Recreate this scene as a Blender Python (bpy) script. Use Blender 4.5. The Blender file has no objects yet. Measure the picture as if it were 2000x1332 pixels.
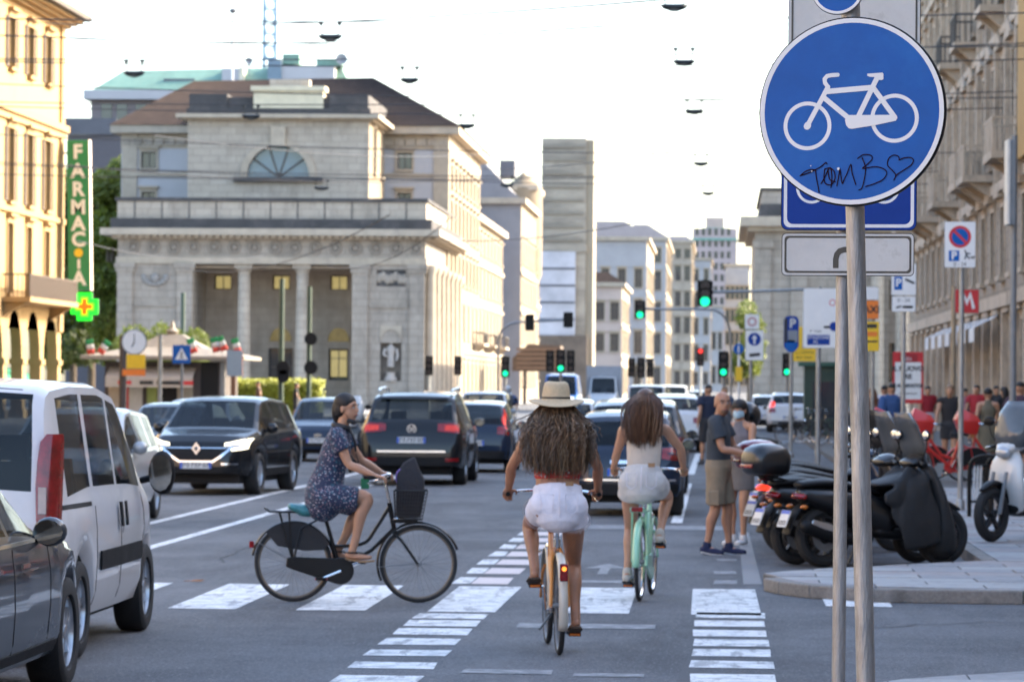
import bpy, bmesh, math, random
import numpy as np
from mathutils import Vector, Matrix
from mathutils.bvhtree import BVHTree
random.seed(7)
R = math.radians
sc = bpy.context.scene
COL = sc.collection
# ------------------------------------------------------------------ camera
CAM_H = 1.85
FPX = 7000.0                       # focal length in pixels of the 2000 px wide photograph
YAW, PITCH, ROLL = R(3.31), R(0.69), R(0.45)
cam = bpy.data.cameras.new('camera'); camo = bpy.data.objects.new('camera', cam)
COL.objects.link(camo); sc.camera = camo
camo.location = (0, 0, CAM_H)
CM = Matrix.Rotation(YAW, 3, 'Z') @ Matrix.Rotation(R(90) + PITCH, 3, 'X') @ Matrix.Rotation(ROLL, 3, 'Z')
camo.rotation_euler = CM.to_euler()
cam.sensor_width = 36.0; cam.lens = FPX / 2000 * 36.0
cam.clip_start = 0.5; cam.clip_end = 6000
cam.dof.use_dof = True; cam.dof.focus_distance = 13.0; cam.dof.aperture_fstop = 9.5; cam.dof.aperture_blades = 0
# ------------------------------------------------------------------ light
SUN_AZ, SUN_EL = R(68), R(27)      # clockwise from +Y (the street), above the horizon
w = bpy.data.worlds.new('World'); sc.world = w; w.use_nodes = True
nt = w.node_tree; bg = nt.nodes['Background']
sky = nt.nodes.new('ShaderNodeTexSky'); sky.sky_type = 'NISHITA'; sky.sun_disc = False
sky.sun_elevation = SUN_EL; sky.sun_rotation = SUN_AZ; sky.dust_density = 2.4; sky.air_density = 1.0; sky.ozone_density = 1.0
nt.links.new(sky.outputs[0], bg.inputs[0]); bg.inputs[1].default_value = 0.1
sl = bpy.data.lights.new('sun', 'SUN'); sl.energy = 2.0; sl.angle = R(0.53); sl.color = (1.0, 0.87, 0.68)
so = bpy.data.objects.new('sun', sl); COL.objects.link(so)
sdir = Vector((math.sin(SUN_AZ) * math.cos(SUN_EL), math.cos(SUN_AZ) * math.cos(SUN_EL), math.sin(SUN_EL)))
so.rotation_euler = (-sdir).to_track_quat('-Z', 'Y').to_euler(); so.location = (60, 40, 60)
sc.view_settings.view_transform = 'Standard'; sc.view_settings.look = 'None'
sc.view_settings.exposure = 3.0; sc.view_settings.gamma = 1.0; sc.view_settings.use_curve_mapping = False
sc.render.engine = 'CYCLES'
sc.cycles.max_bounces = 6; sc.cycles.diffuse_bounces = 3; sc.cycles.glossy_bounces = 3; sc.cycles.transparent_max_bounces = 8
sc.cycles.caustics_reflective = False; sc.cycles.caustics_refractive = False
sc.cycles.sample_clamp_indirect = 6.0

# ------------------------------------------------------------------ surveying: photograph pixel -> place on a given plane
def ray(px, py):
    return CM @ Vector(((px - 1000) / FPX, -(py - 666) / FPX, -1.0))
def at(px, py, Y):
    d = ray(px, py); t = Y / d.y
    return Vector((d.x * t, Y, CAM_H + d.z * t))
def gnd(px, py, z=0.0):
    d = ray(px, py); t = (z - CAM_H) / d.z
    return Vector((d.x * t, d.y * t, z))
# ------------------------------------------------------------------ materials
MATS = {}
def M(name, col, rough=.6, metal=0., var=.12, vs=6., bump=0., bs=60., coat=0., emit=None, es=0., spec=.5, stretch=None, sss=0.):
    if name in MATS: return MATS[name]
    m = bpy.data.materials.new(name); m.use_nodes = True; MATS[name] = m
    n = m.node_tree.nodes; l = m.node_tree.links; b = n['Principled BSDF']
    c = tuple(col) + (1,)
    b.inputs['Base Color'].default_value = c; b.inputs['Roughness'].default_value = rough; b.inputs['Metallic'].default_value = metal
    b.inputs['Specular IOR Level'].default_value = spec
    if coat: b.inputs['Coat Weight'].default_value = coat; b.inputs['Coat Roughness'].default_value = .04
    if sss: b.inputs['Subsurface Weight'].default_value = sss; b.inputs['Subsurface Radius'].default_value = (.02, .008, .004)
    if emit: b.inputs['Emission Color'].default_value = tuple(emit) + (1,); b.inputs['Emission Strength'].default_value = es
    tc = n.new('ShaderNodeTexCoord'); vec = tc.outputs['Object']
    if stretch:
        mp = n.new('ShaderNodeMapping'); mp.inputs['Scale'].default_value = stretch; l.new(vec, mp.inputs[0]); vec = mp.outputs[0]
    if var:
        nz = n.new('ShaderNodeTexNoise'); nz.inputs['Scale'].default_value = vs; nz.inputs['Detail'].default_value = 5; nz.inputs['Roughness'].default_value = .65
        l.new(vec, nz.inputs['Vector'])
        rp = n.new('ShaderNodeValToRGB'); rp.color_ramp.elements[0].position = .3; rp.color_ramp.elements[1].position = .72
        rp.color_ramp.elements[0].color = tuple(x * (1 - var) for x in col) + (1,); rp.color_ramp.elements[1].color = tuple(min(1, x * (1 + var)) for x in col) + (1,)
        l.new(nz.outputs['Fac'], rp.inputs[0]); l.new(rp.outputs[0], b.inputs['Base Color'])
        mr = n.new('ShaderNodeMapRange'); mr.inputs[3].default_value = max(0.02, rough * .85); mr.inputs[4].default_value = min(1, rough * 1.15)
        l.new(nz.outputs['Fac'], mr.inputs[0]); l.new(mr.outputs[0], b.inputs['Roughness'])
    if bump:
        n2 = n.new('ShaderNodeTexNoise'); n2.inputs['Scale'].default_value = bs; n2.inputs['Detail'].default_value = 4; l.new(vec, n2.inputs['Vector'])
        bp = n.new('ShaderNodeBump'); bp.inputs['Strength'].default_value = min(1, bump); bp.inputs['Distance'].default_value = .02
        l.new(n2.outputs['Fac'], bp.inputs['Height']); l.new(bp.outputs[0], b.inputs['Normal'])
    return m
def overlay(m, col, scale, lo, hi, amt=1.0, stretch=None, detail=6):
    """a second noise layer (stains, soot, wear) mixed over a material's colour"""
    n = m.node_tree.nodes; l = m.node_tree.links; b = n['Principled BSDF']
    src = b.inputs['Base Color'].links[0].from_socket if b.inputs['Base Color'].links else None
    tc = n.new('ShaderNodeTexCoord'); vec = tc.outputs['Object']
    if stretch:
        mp = n.new('ShaderNodeMapping'); mp.inputs['Scale'].default_value = stretch; l.new(vec, mp.inputs[0]); vec = mp.outputs[0]
    nz = n.new('ShaderNodeTexNoise'); nz.inputs['Scale'].default_value = scale; nz.inputs['Detail'].default_value = detail; nz.inputs['Roughness'].default_value = .7
    l.new(vec, nz.inputs['Vector'])
    mr = n.new('ShaderNodeMapRange'); mr.inputs[1].default_value = lo; mr.inputs[2].default_value = hi; mr.inputs[4].default_value = amt
    l.new(nz.outputs['Fac'], mr.inputs[0])
    mx = n.new('ShaderNodeMix'); mx.data_type = 'RGBA'; l.new(mr.outputs[0], mx.inputs[0])
    if src: l.new(src, mx.inputs[6])
    else: mx.inputs[6].default_value = b.inputs['Base Color'].default_value
    mx.inputs[7].default_value = tuple(col) + (1,); l.new(mx.outputs[2], b.inputs['Base Color'])
    return m
def courses(m, h, wd, dark=.75, bw=.02):
    """masonry joints pressed into a far wall too distant to tell its stones apart"""
    n = m.node_tree.nodes; l = m.node_tree.links; b = n['Principled BSDF']
    src = b.inputs['Base Color'].links[0].from_socket
    tc = n.new('ShaderNodeTexCoord'); sp = n.new('ShaderNodeSeparateXYZ'); l.new(tc.outputs['Object'], sp.inputs[0])
    ad = n.new('ShaderNodeMath'); l.new(sp.outputs[0], ad.inputs[0]); l.new(sp.outputs[1], ad.inputs[1])
    cb = n.new('ShaderNodeCombineXYZ'); l.new(ad.outputs[0], cb.inputs[0]); l.new(sp.outputs[2], cb.inputs[1])
    br = n.new('ShaderNodeTexBrick'); br.inputs['Scale'].default_value = 1; br.inputs['Brick Width'].default_value = wd; br.inputs['Row Height'].default_value = h
    br.inputs['Mortar Size'].default_value = bw; br.inputs['Color1'].default_value = (1, 1, 1, 1); br.inputs['Color2'].default_value = (.9, .89, .87, 1); br.inputs['Mortar'].default_value = (dark, dark, dark, 1)
    l.new(cb.outputs[0], br.inputs['Vector'])
    mx = n.new('ShaderNodeMix'); mx.data_type = 'RGBA'; mx.blend_type = 'MULTIPLY'; mx.inputs[0].default_value = 1
    l.new(src, mx.inputs[6]); l.new(br.outputs['Color'], mx.inputs[7]); l.new(mx.outputs[2], b.inputs['Base Color'])
    return m
# ------------------------------------------------------------------ mesh builder
class MB:
    def __init__(s): s.v = []; s.f = []; s.mi = []; s.cur = 0; s.T = Matrix.Identity(4)
    def mat(s, i): s.cur = i; return s
    def add(s, vs, fs):
        o = len(s.v); s.v += [tuple(s.T @ Vector(p)) for p in vs]
        for f in fs: s.f.append(tuple(i + o for i in f)); s.mi.append(s.cur)
        return s
    def box(s, x0, x1, y0, y1, z0, z1):
        return s.add([(x0, y0, z0), (x1, y0, z0), (x1, y1, z0), (x0, y1, z0), (x0, y0, z1), (x1, y0, z1), (x1, y1, z1), (x0, y1, z1)],
                     [(0, 3, 2, 1), (4, 5, 6, 7), (0, 1, 5, 4), (1, 2, 6, 5), (2, 3, 7, 6), (3, 0, 4, 7)])
    def cbox(s, c, d, rot=None):
        K = s.T; s.T = K @ Matrix.Translation(c) @ (rot.to_4x4() if rot else Matrix.Identity(4))
        s.box(-d[0] / 2, d[0] / 2, -d[1] / 2, d[1] / 2, -d[2] / 2, d[2] / 2); s.T = K; return s
    def tube(s, pts, r, n=8, closed=False, caps=True, flat=None):
        pts = [Vector(p) for p in pts]; N = len(pts)
        rs = r if isinstance(r, (list, tuple)) else [r] * N
        vs = []; fs = []; up = None
        for i, p in enumerate(pts):
            if closed: t = pts[(i + 1) % N] - pts[i - 1]
            else: t = pts[min(i + 1, N - 1)] - pts[max(i - 1, 0)]
            if t.length < 1e-9: t = Vector((0, 0, 1))
            t.normalize()
            if up is None:
                up = Vector((0, 0, 1)) if abs(t.z) < .9 else Vector((0, 1, 0))
                if flat is not None: up = Vector(flat[0])
            a = up - t * up.dot(t)
            if a.length < 1e-6: a = t.orthogonal()
            a.normalize(); up = a; b = t.cross(a)
            ra = rs[i]; rb = ra
            if flat is not None: rb = ra * flat[1]
            for k in range(n):
                g = 2 * math.pi * k / n; vs.append(p + a * (math.cos(g) * ra) + b * (math.sin(g) * rb))
        for i in range(N if closed else N - 1):
            j = (i + 1) % N
            for k in range(n): q = (k + 1) % n; fs.append((i * n + k, i * n + q, j * n + q, j * n + k))
        if caps and not closed: fs.append(tuple(range(n))[::-1]); fs.append(tuple((N - 1) * n + k for k in range(n)))
        return s.add(vs, fs)
    def lathe(s, prof, n=24, c=(0, 0, 0), axis='Z', a0=0., a1=2 * math.pi):
        full = abs(a1 - a0 - 2 * math.pi) < 1e-6; m = n if full else n + 1; vs = []; fs = []
        for (r, h) in prof:
            for k in range(m):
                g = a0 + (a1 - a0) * k / n; x, y = r * math.cos(g), r * math.sin(g)
                p = {'Z': (x, y, h), 'X': (h, x, y), 'Y': (x, h, y)}[axis]
                vs.append((p[0] + c[0], p[1] + c[1], p[2] + c[2]))
        for i in range(len(prof) - 1):
            for k in range(n): q = (k + 1) % m; fs.append((i * m + k, i * m + q, (i + 1) * m + q, (i + 1) * m + k))
        return s.add(vs, fs)
    def prism(s, poly, h0, h1, M4=None):
        K = s.T
        if M4 is not None: s.T = K @ M4
        n = len(poly); vs = [(x, y, h0) for x, y in poly] + [(x, y, h1) for x, y in poly]
        s.add(vs, [tuple(range(n))[::-1], tuple(range(n, 2 * n))] + [(i, (i + 1) % n, n + (i + 1) % n, n + i) for i in range(n)]); s.T = K; return s
    def ell(s, c, r, n=14, m=9, M3=None):
        vs = []; fs = []
        for i in range(m + 1):
            th = math.pi * i / m
            for k in range(n):
                g = 2 * math.pi * k / n; p = Vector((r[0] * math.sin(th) * math.cos(g), r[1] * math.sin(th) * math.sin(g), r[2] * math.cos(th)))
                if M3 is not None: p = M3 @ p
                vs.append(p + Vector(c))
        for i in range(m):
            for k in range(n): q = (k + 1) % n; fs.append((i * n + k, (i + 1) * n + k, (i + 1) * n + q, i * n + q))
        return s.add(vs, fs)
    def loft(s, rings, closed=True, caps=True):
        n = len(rings[0]); vs = [p for r in rings for p in r]; fs = []
        for i in range(len(rings) - 1):
            for k in range(n if closed else n - 1): q = (k + 1) % n; fs.append((i * n + k, i * n + q, (i + 1) * n + q, (i + 1) * n + k))
        if caps: fs.append(tuple(range(n))[::-1]); fs.append(tuple((len(rings) - 1) * n + k for k in range(n)))
        return s.add(vs, fs)
    def mesh(s, name, mats, smooth=35):
        me = bpy.data.meshes.new(name); me.from_pydata(s.v, [], s.f)
        if not isinstance(mats, (list, tuple)): mats = [mats]
        for m in mats: me.materials.append(m)
        if len(mats) > 1: me.polygons.foreach_set('material_index', s.mi)
        bm = bmesh.new(); bm.from_mesh(me); bmesh.ops.recalc_face_normals(bm, faces=bm.faces); bm.to_mesh(me); bm.free()
        if smooth:
            me.polygons.foreach_set('use_smooth', [True] * len(me.polygons)); me.set_sharp_from_angle(angle=R(smooth))
        me.update(); return me
    def build(s, name, mats, parent=None, smooth=35, loc=None, **kw):
        return ob(name, s.mesh(name, mats, smooth), parent, loc, **kw)
def ob(name, me, parent=None, loc=None, rz=None, label=None, cat=None, group=None, kind=None):
    o = bpy.data.objects.new(name, me); COL.objects.link(o)
    if parent: o.parent = parent
    if loc is not None: o.location = loc
    if rz is not None: o.rotation_euler = (0, 0, rz)
    return tag(o, label, cat, group, kind)
def tag(o, label=None, cat=None, group=None, kind=None):
    if label: o['label'] = label
    if cat: o['category'] = cat
    if group: o['group'] = group
    if kind: o['kind'] = kind
    return o
def thing(name, label, cat, loc=(0, 0, 0), rz=0., group=None):
    return ob(name, None, None, loc, rz, label, cat, group)
def bevel(o, wd=.01, seg=2):
    b = o.modifiers.new('bevel', 'BEVEL'); b.width = wd; b.segments = seg; b.limit_method = 'ANGLE'; b.angle_limit = R(40); return o
def facing(n, up=(0, 0, 1)):
    """3x3 whose local X is right, Y is up, Z is the normal n"""
    z = Vector(n).normalized(); x = Vector(up).cross(z).normalized(); y = z.cross(x)
    return Matrix((x, y, z)).transposed()
def copy_tree(o, parent=None, loc=None, rz=None, label=None):
    c = o.copy(); COL.objects.link(c)
    if parent is not None: c.parent = parent
    if loc is not None: c.location = loc
    if rz is not None: c.rotation_euler = (0, 0, rz)
    if label: c['label'] = label
    for ch in [x for x in KIDS.get(o.name, [])] or list(o.children): copy_tree(ch, c)
    return c
KIDS = {}
def text_mesh(s, size, extrude=.004, bold=0., align='CENTER'):
    cu = bpy.data.curves.new('t', 'FONT'); cu.body = s; cu.size = size; cu.extrude = extrude; cu.offset = bold; cu.align_x = align; cu.align_y = 'CENTER'
    cu.resolution_u = 3
    o = bpy.data.objects.new('t', cu); COL.objects.link(o)
    me = bpy.data.meshes.new_from_object(o.evaluated_get(bpy.context.evaluated_depsgraph_get()))
    bpy.data.objects.remove(o); bpy.data.curves.remove(cu); return me
def text(s, size, mat, parent, Mt, name='lettering', **kw):
    me = text_mesh(s, size, **kw); me.materials.clear(); me.materials.append(mat)
    o = ob(name, me, parent); o.matrix_local = Mt if len(Mt) == 4 else Mt.to_4x4(); return o
def circ(r, n=40, cx=0, cy=0, a0=0, a1=2 * math.pi): return [(cx + r * math.cos(a0 + (a1 - a0) * k / n), cy + r * math.sin(a0 + (a1 - a0) * k / n)) for k in range(n)]
def rrect(w, h, r, n=5):
    p = []
    for (sx, sy, a) in ((1, 1, 0), (-1, 1, 90), (-1, -1, 180), (1, -1, 270)):
        for k in range(n + 1): g = R(a + 90 * k / n); p.append((sx * (w / 2 - r) + r * math.cos(g), sy * (h / 2 - r) + r * math.sin(g)))
    return p
def ring2d(mb, outer, inner, h0, h1):
    n = len(outer); vs = [(x, y, h0) for x, y in outer] + [(x, y, h0) for x, y in inner] + [(x, y, h1) for x, y in outer] + [(x, y, h1) for x, y in inner]; fs = []
    for i in range(n):
        j = (i + 1) % n
        fs += [(i, j, n + j, n + i), (2 * n + i, 3 * n + i, 3 * n + j, 2 * n + j), (i, 2 * n + i, 2 * n + j, j), (n + i, n + j, 3 * n + j, 3 * n + i)]
    mb.add(vs, fs)
def stroke(mb, path, wd, h, t=.0006, caps=True, k=[0]):
    """flat painted line along a 2D path, each a hair above the one before"""
    k[0] = (k[0] + 1) % 12; h = h + k[0] * .00012
    P = [Vector(p) for p in path]; n = len(P); L = []; Rr = []
    for i in range(n):
        a = (P[i] - P[i - 1]).normalized() if i else None; b = (P[i + 1] - P[i]).normalized() if i < n - 1 else None
        t_ = ((a or b) + (b or a)).normalized(); nn = Vector((-t_.y, t_.x)); q = 1 / max(.5, nn.dot(Vector((-(b or a).y, (b or a).x))))
        L.append(P[i] + nn * wd / 2 * q); Rr.append(P[i] - nn * wd / 2 * q)
    if caps:
        d = (P[-1] - P[-2]).normalized(); ang = math.atan2(d.y, d.x)
        e = [P[-1] + Vector((math.cos(ang + R(g)), math.sin(ang + R(g)))) * wd / 2 for g in (60, 30, 0, -30, -60)]
        d = (P[0] - P[1]).normalized(); ang = math.atan2(d.y, d.x)
        e0 = [P[0] + Vector((math.cos(ang + R(g)), math.sin(ang + R(g)))) * wd / 2 for g in (60, 30, 0, -30, -60)]
    m = len(L); mb.add([(p.x, p.y, h + t) for p in L] + [(p.x, p.y, h + t) for p in Rr], [(i, m + i, m + i + 1, i + 1) for i in range(m - 1)])
    if caps:
        for c, ee, (a, b) in ((P[-1], e, (L[-1], Rr[-1])), (P[0], e0, (Rr[0], L[0]))):
            q = [a] + ee + [b]; mb.add([(p.x, p.y, h + t) for p in q], [tuple(range(len(q)))])
# ------------------------------------------------------------------ shared materials
asphalt = M('asphalt', (.145, .15, .16), .85, var=.45, vs=40, bump=.6, bs=120, spec=.3)
overlay(asphalt, (.08, .084, .092), .45, .42, .64, .85)
overlay(asphalt, (.065, .067, .073), .2, .47, .58, .7, stretch=(1.6, .35, 1))
overlay(asphalt, (.32, .325, .335), 42, .58, .68, .75, detail=2); overlay(asphalt, (.04, .042, .047), 38, .58, .68, .8, detail=2)
overlay(asphalt, (.19, .195, .205), .9, .55, .7, .6, stretch=(1, .12, 1))
patchm = M('asphalt_patch', (.085, .088, .096), .85, var=.25, vs=120, bump=.5, bs=200)
paint = M('road_paint', (.72, .72, .71), .7, var=.1, vs=30, bump=.2, bs=200)
overlay(paint, (.34, .35, .36), 5, .45, .64, .8); overlay(paint, (.12, .125, .135), 32, .57, .66, .85); overlay(paint, (.2, .2, .21), 2.2, .53, .6, .7, stretch=(3, .6, 1))
paint_old = M('worn_road_paint', (.32, .32, .33), .75, var=.15, vs=30)
overlay(paint_old, (.14, .145, .155), 9, .36, .54, .95)
paint_pink = M('pinkish_road_paint', (.6, .52, .5), .75, var=.12, vs=30); overlay(paint_pink, (.12, .12, .13), 30, .58, .66, .7)
slabm = [M('paving_stone_%s' % a, c, .78, var=.14, vs=14, bump=.25, bs=90) for a, c in (('grey', (.27, .265, .27)), ('rose', (.31, .275, .265)), ('pale', (.34, .335, .33)))]
for m_ in slabm: overlay(m_, (.12, .115, .11), 3, .56, .72, .6)
mortar = M('pavement_joint', (.1, .095, .09), .9, vs=20)
kerbm = M('kerb_granite', (.23, .21, .19), .8, var=.22, vs=35, bump=.3, bs=120); overlay(kerbm, (.08, .075, .07), 5, .52, .7, .7)
galv = M('galvanised_steel', (.33, .34, .345), .48, .7, var=.35, vs=30, bump=.25, bs=160, stretch=(1, 1, .12)); overlay(galv, (.2, .2, .19), 18, .5, .65, .7, stretch=(1, 1, .2))
steel = M('grey_painted_steel', (.2, .21, .22), .5, .3, var=.12)
greenpost = M('dark_green_post', (.035, .06, .045), .5, .2, var=.15)
black = M('black_plastic', (.008, .008, .009), .5, var=.2, vs=20, spec=.22)
blackmetal = M('black_enamel', (.008, .008, .009), .3, .0, var=.1, spec=.35)
rubber = M('tyre_rubber', (.02, .02, .021), .8, var=.25, vs=40, bump=.15, bs=80)
chrome = M('chrome', (.75, .76, .78), .13, 1., var=.05)
alloy = M('alloy_rim', (.5, .51, .53), .3, .9, var=.08)
white_p = M('white_sign_sheet', (.74, .74, .73), .4, var=.04, vs=4); overlay(white_p, (.5, .48, .44), 9, .6, .75, .35)
white_s = M('worn_white_sign_sheet', (.56, .545, .51), .45, var=.08, vs=7); overlay(white_s, (.35, .33, .29), 14, .56, .72, .5)
blue_s = M('blue_sign_sheet', (.004, .095, .37), .35, var=.12, vs=5, bump=.03, bs=900, spec=.2); overlay(blue_s, (.012, .15, .46), 3, .5, .75, .6)
blue_d = M('deep_blue_sign_sheet', (.006, .04, .25), .4, var=.08, spec=.2)
red_s = M('red_sign_sheet', (.55, .02, .025), .4, var=.08)
yellow_s = M('yellow_sign_sheet', (.8, .5, .015), .45, var=.07)
orange_s = M('orange_sign_sheet', (.8, .2, .02), .45, var=.07)
ink = M('black_sign_ink', (.015, .015, .017), .5, var=.1)
brown_ink = M('brown_marker_ink', (.022, .008, .004), .8, var=.2, vs=60, spec=.0)
olive_ink = M('dark_olive_ink', (.07, .06, .045), .5, var=.15)
glass_win = M('window_glass', (.035, .045, .055), .06, var=.2, vs=.4, spec=.8)
# ------------------------------------------------------------------ ground and road
MB().add([(-3000, -200, 0), (3000, -200, 0), (3000, 5000, 0), (-3000, 5000, 0)], [(0, 1, 2, 3)]).build('ground', M('distant_ground', (.09, .09, .095), .9, vs=.05), kind='structure')
rb = MB()
rb.add([(-36, -30, .004), (60, -30, .004), (60, 420, .004), (-36, 420, .004)], [(0, 1, 2, 3)])
road = rb.build('road', asphalt, kind='structure')
def flat(name, poly, mat, z=.008, parent=road):
    return MB().add([(p[0], p[1], z) for p in poly], [tuple(range(len(poly)))]).build(name, mat, parent, smooth=0)
def wob(x0, x1, y0, y1, a=.012):
    return [(x0 + random.uniform(-a, a), y0 + random.uniform(-a, a) * 2), (x1 + random.uniform(-a, a), y0 + random.uniform(-a, a) * 2), (x1 + random.uniform(-a, a), y1 + random.uniform(-a, a) * 2), (x0 + random.uniform(-a, a), y1 + random.uniform(-a, a) * 2)]
xz = gnd(835, 1195).x; xz5 = gnd(1350, 1187).x; per = (xz5 - xz) / 2
for k in range(-4, 3):
    flat('zebra_stripe', wob(xz + k * per, xz + k * per + .56, gnd(900, 1196).y, gnd(900, 1146).y), paint)
for x0, ys in ((gnd(752, 1250).x, ((1201, 1211), (1214, 1226), (1230, 1243), (1250, 1263), (1273, 1285), (1297, 1310), (1324, 1338))),
               (gnd(1354, 1250).x, ((1193, 1203), (1208, 1220), (1227, 1239), (1245, 1258), (1264, 1278), (1287, 1301), (1313, 1330)))):
    for a, b in ys: flat('crossing_bar', wob(x0, x0 + .55, gnd(1000, b).y, gnd(1000, a).y), paint)
xn = gnd(881, 1141).x; xw = gnd(921, 1141).x
for k in range(11):
    y0 = gnd(900, 1141).y + 1.78 * k
    flat('lane_dash', wob(xn, xn + .16, y0, y0 + 1.1), paint)
    flat('wide_lane_dash', wob(xw, xw + .34, y0, y0 + 1.1), paint_pink)
xe = gnd(1333, 985).x
for a, b in ((1022, 945), (927, 886), (868, 848), (838, 828)): flat('edge_line_dash', wob(xe - .07, xe + .07, gnd(1333, a).y, gnd(1333, b).y), paint)
flat('stop_line', wob(gnd(1132, 1033).x, gnd(1412, 1033).x, gnd(1300, 1035).y, gnd(1300, 1027).y), paint_old)
for (a, b) in (((320, 1063), (590, 985)), ((330, 1018), (580, 950))):
    xl = (gnd(*a).x + gnd(*b).x) / 2
    flat('lane_line', [(xl - .07, 30), (xl + .07, 30), (xl + .07, 150), (xl - .07, 150)], paint)
c = gnd(1182, 1112)
flat('bike_lane_arrow', [(c.x - .05, c.y - 1.0), (c.x + .05, c.y - 1.0), (c.x + .05, c.y + .1), (c.x + .22, c.y + .1), (c.x, c.y + 1.1), (c.x - .22, c.y + .1), (c.x - .05, c.y + .1)], paint_old)
for px0, px1, py0, py1 in ((1005, 1280, 1227, 1218), (1130, 1240, 1139, 1134), (900, 1080, 1316, 1308), (1120, 1260, 1322, 1316), (1400, 1440, 1096, 1092), (1395, 1440, 1122, 1116), (1395, 1440, 1141, 1134)):
    flat('faded_marking', wob(gnd(px0, py0).x, gnd(px1, py0).x, gnd(px0, py0).y, gnd(px0, py1).y), paint_old)
flat('kerbside_dash', wob(gnd(1612, 1185).x, gnd(1742, 1185).x, gnd(1700, 1186).y, gnd(1700, 1171).y), paint)
pp = [gnd(*q) for q in ((1318, 1338), (1352, 1338), (1420, 1180), (1398, 1190), (1372, 1225))]
flat('repair_seam', pp, patchm, .0062)
rc = random.Random(12)
for a, b in (((700, 1168), (800, 1172)), ((1000, 1060), (1130, 1120)), ((1560, 1230), (1980, 1215)), ((420, 1100), (560, 1035))):
    A_, B_ = gnd(*a), gnd(*b); mb = MB(); stroke(mb, [A_.xy.lerp(B_.xy, k / 9) + Vector((rc.gauss(0, .05), rc.gauss(0, .08))) for k in range(10)], .022, .0092, caps=False); mb.build('crack', M('tar_crack', (.03, .031, .034), .8, var=.3), road, smooth=0)
# stone gutter strip beside the scooter bay
flat('gutter_strip', [tuple(gnd(*q))[:2] for q in ((1452, 1142), (1488, 1142), (1462, 1040), (1442, 1040))], M('pale_gutter_stone', (.2, .2, .205), .8, vs=20), .0075)
# ------------------------------------------------------------------ pavements
def clip(poly, conv):
    out = poly
    for i in range(len(conv)):
        a = conv[i]; b = conv[(i + 1) % len(conv)]; inp = out; out = []
        def side(p): return (b[0] - a[0]) * (p[1] - a[1]) - (b[1] - a[1]) * (p[0] - a[0])
        for j in range(len(inp)):
            p, q = inp[j - 1], inp[j]; sp, sq = side(p), side(q)
            if (sp >= 0) != (sq >= 0): t = sp / (sp - sq); out.append((p[0] + (q[0] - p[0]) * t, p[1] + (q[1] - p[1]) * t))
            if sq >= 0: out.append(q)
        if not out: return []
    return out
def inset(poly, d):
    n = len(poly); cx = sum(p[0] for p in poly) / n; cy = sum(p[1] for p in poly) / n; r = []
    for p in poly:
        v = Vector((cx - p[0], cy - p[1])); L = v.length; r.append((p[0] + v.x / L * d, p[1] + v.y / L * d) if L > d * 2 else p)
    return r
def pavement(conv, sx, sy, ox=0., oy=0., ang=0., top=.12, lim=None):
    """mortar bed with every slab laid as its own stone"""
    p = MB().prism(conv, .002, top - .012).build('pavement', mortar, kind='structure')
    xs = [q[0] for q in conv]; ys = [q[1] for q in conv]; i = 0
    if lim: y1 = min(max(ys), lim)
    else: y1 = max(ys)
    y = min(ys) + oy; row = 0
    while y < y1:
        x = min(xs) + ox - sx + (row % 2) * sx * .5
        while x < max(xs):
            q = clip([(x, y), (x + sx, y), (x + sx, y + sy), (x, y + sy)], conv)
            if len(q) > 2:
                q = inset(q, .012); dz = random.uniform(-.003, .003)
                MB().prism(q, top - .03, top + dz).build('paving_slab', random.choice(slabm), p, smooth=0); i += 1
            x += sx
        y += sy; row += 1
    return p
nose_f = [gnd(px, py, .12) for px, py in ((1491, 1128), (1520, 1135), (1580, 1142), (1702, 1150), (2000, 1154))]
nose_b = [gnd(px, py, .12) for px, py in ((1491, 1119), (1541, 1113), (1737, 1103), (1916, 1093))]
bx, by = nose_b[-1].x, nose_b[-1].y
kb = .16
front = [(p.x, p.y) for p in nose_f] + [(6.5, 29.9)]
inner = []
for i, p in enumerate(front):
    a = front[max(0, i - 1)]; b = front[min(len(front) - 1, i + 1)]; t = Vector((b[0] - a[0], b[1] - a[1])).normalized(); inner.append((p[0] - t.y * kb, p[1] + t.x * kb))
# kerb stones along the front of the corner
kerb = thing('kerb', 'rounded granite kerb edging the pavement corner beside the parked scooters', 'kerb'); kerb['kind'] = 'structure'; del kerb['category']
segs = []
for i in range(len(front) - 1):
    L = math.dist(front[i], front[i + 1]); n = max(1, round(L / .9))
    for k in range(n):
        f = lambda P, t: (P[i][0] + (P[i + 1][0] - P[i][0]) * t, P[i][1] + (P[i + 1][1] - P[i][1]) * t)
        a, b = k / n + .004 / L, (k + 1) / n - .004 / L
        bevel(MB().prism([f(front, a), f(front, b), f(inner, b), f(inner, a)], .0, .122).build('kerb_stone', kerbm, kerb, smooth=0), .015, 2)
nose = [(inner[0][0] + .01, inner[0][1])] + inner[1:] + [(6.5, by), (bx, by)] + [(p.x, p.y) for p in reversed(nose_b[:-1])]
pavement(nose, .95, .55)
pavement([(bx + .15, by + .01), (9, by + .01), (9, 240), (bx + .15, 240)], 1.0, .62, lim=62)
for k in range(26):  # kerb of the scooter bay
    MB().box(bx, bx + .145, by + .02 + k * 1.0, by + .99 + k * 1.0, 0, .122).build('kerb_stone', kerbm, kerb, smooth=0)
MB().prism([(6.52, 29.9), (40, 29.9), (40, by), (6.52, by)], .002, .118).build('pavement', slabm[0], kind='structure')
ne = [gnd(px, py, .12) for px, py in ((1690, 1336), (1760, 1326), (2000, 1309))]
near = [(.22, -25), (9, -25), (9, ne[2].y + .6), (ne[2].x, ne[2].y), (ne[1].x, ne[1].y), (ne[0].x, ne[0].y), (.4, ne[0].y - .9), (.22, ne[0].y - 2.2)]
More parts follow.
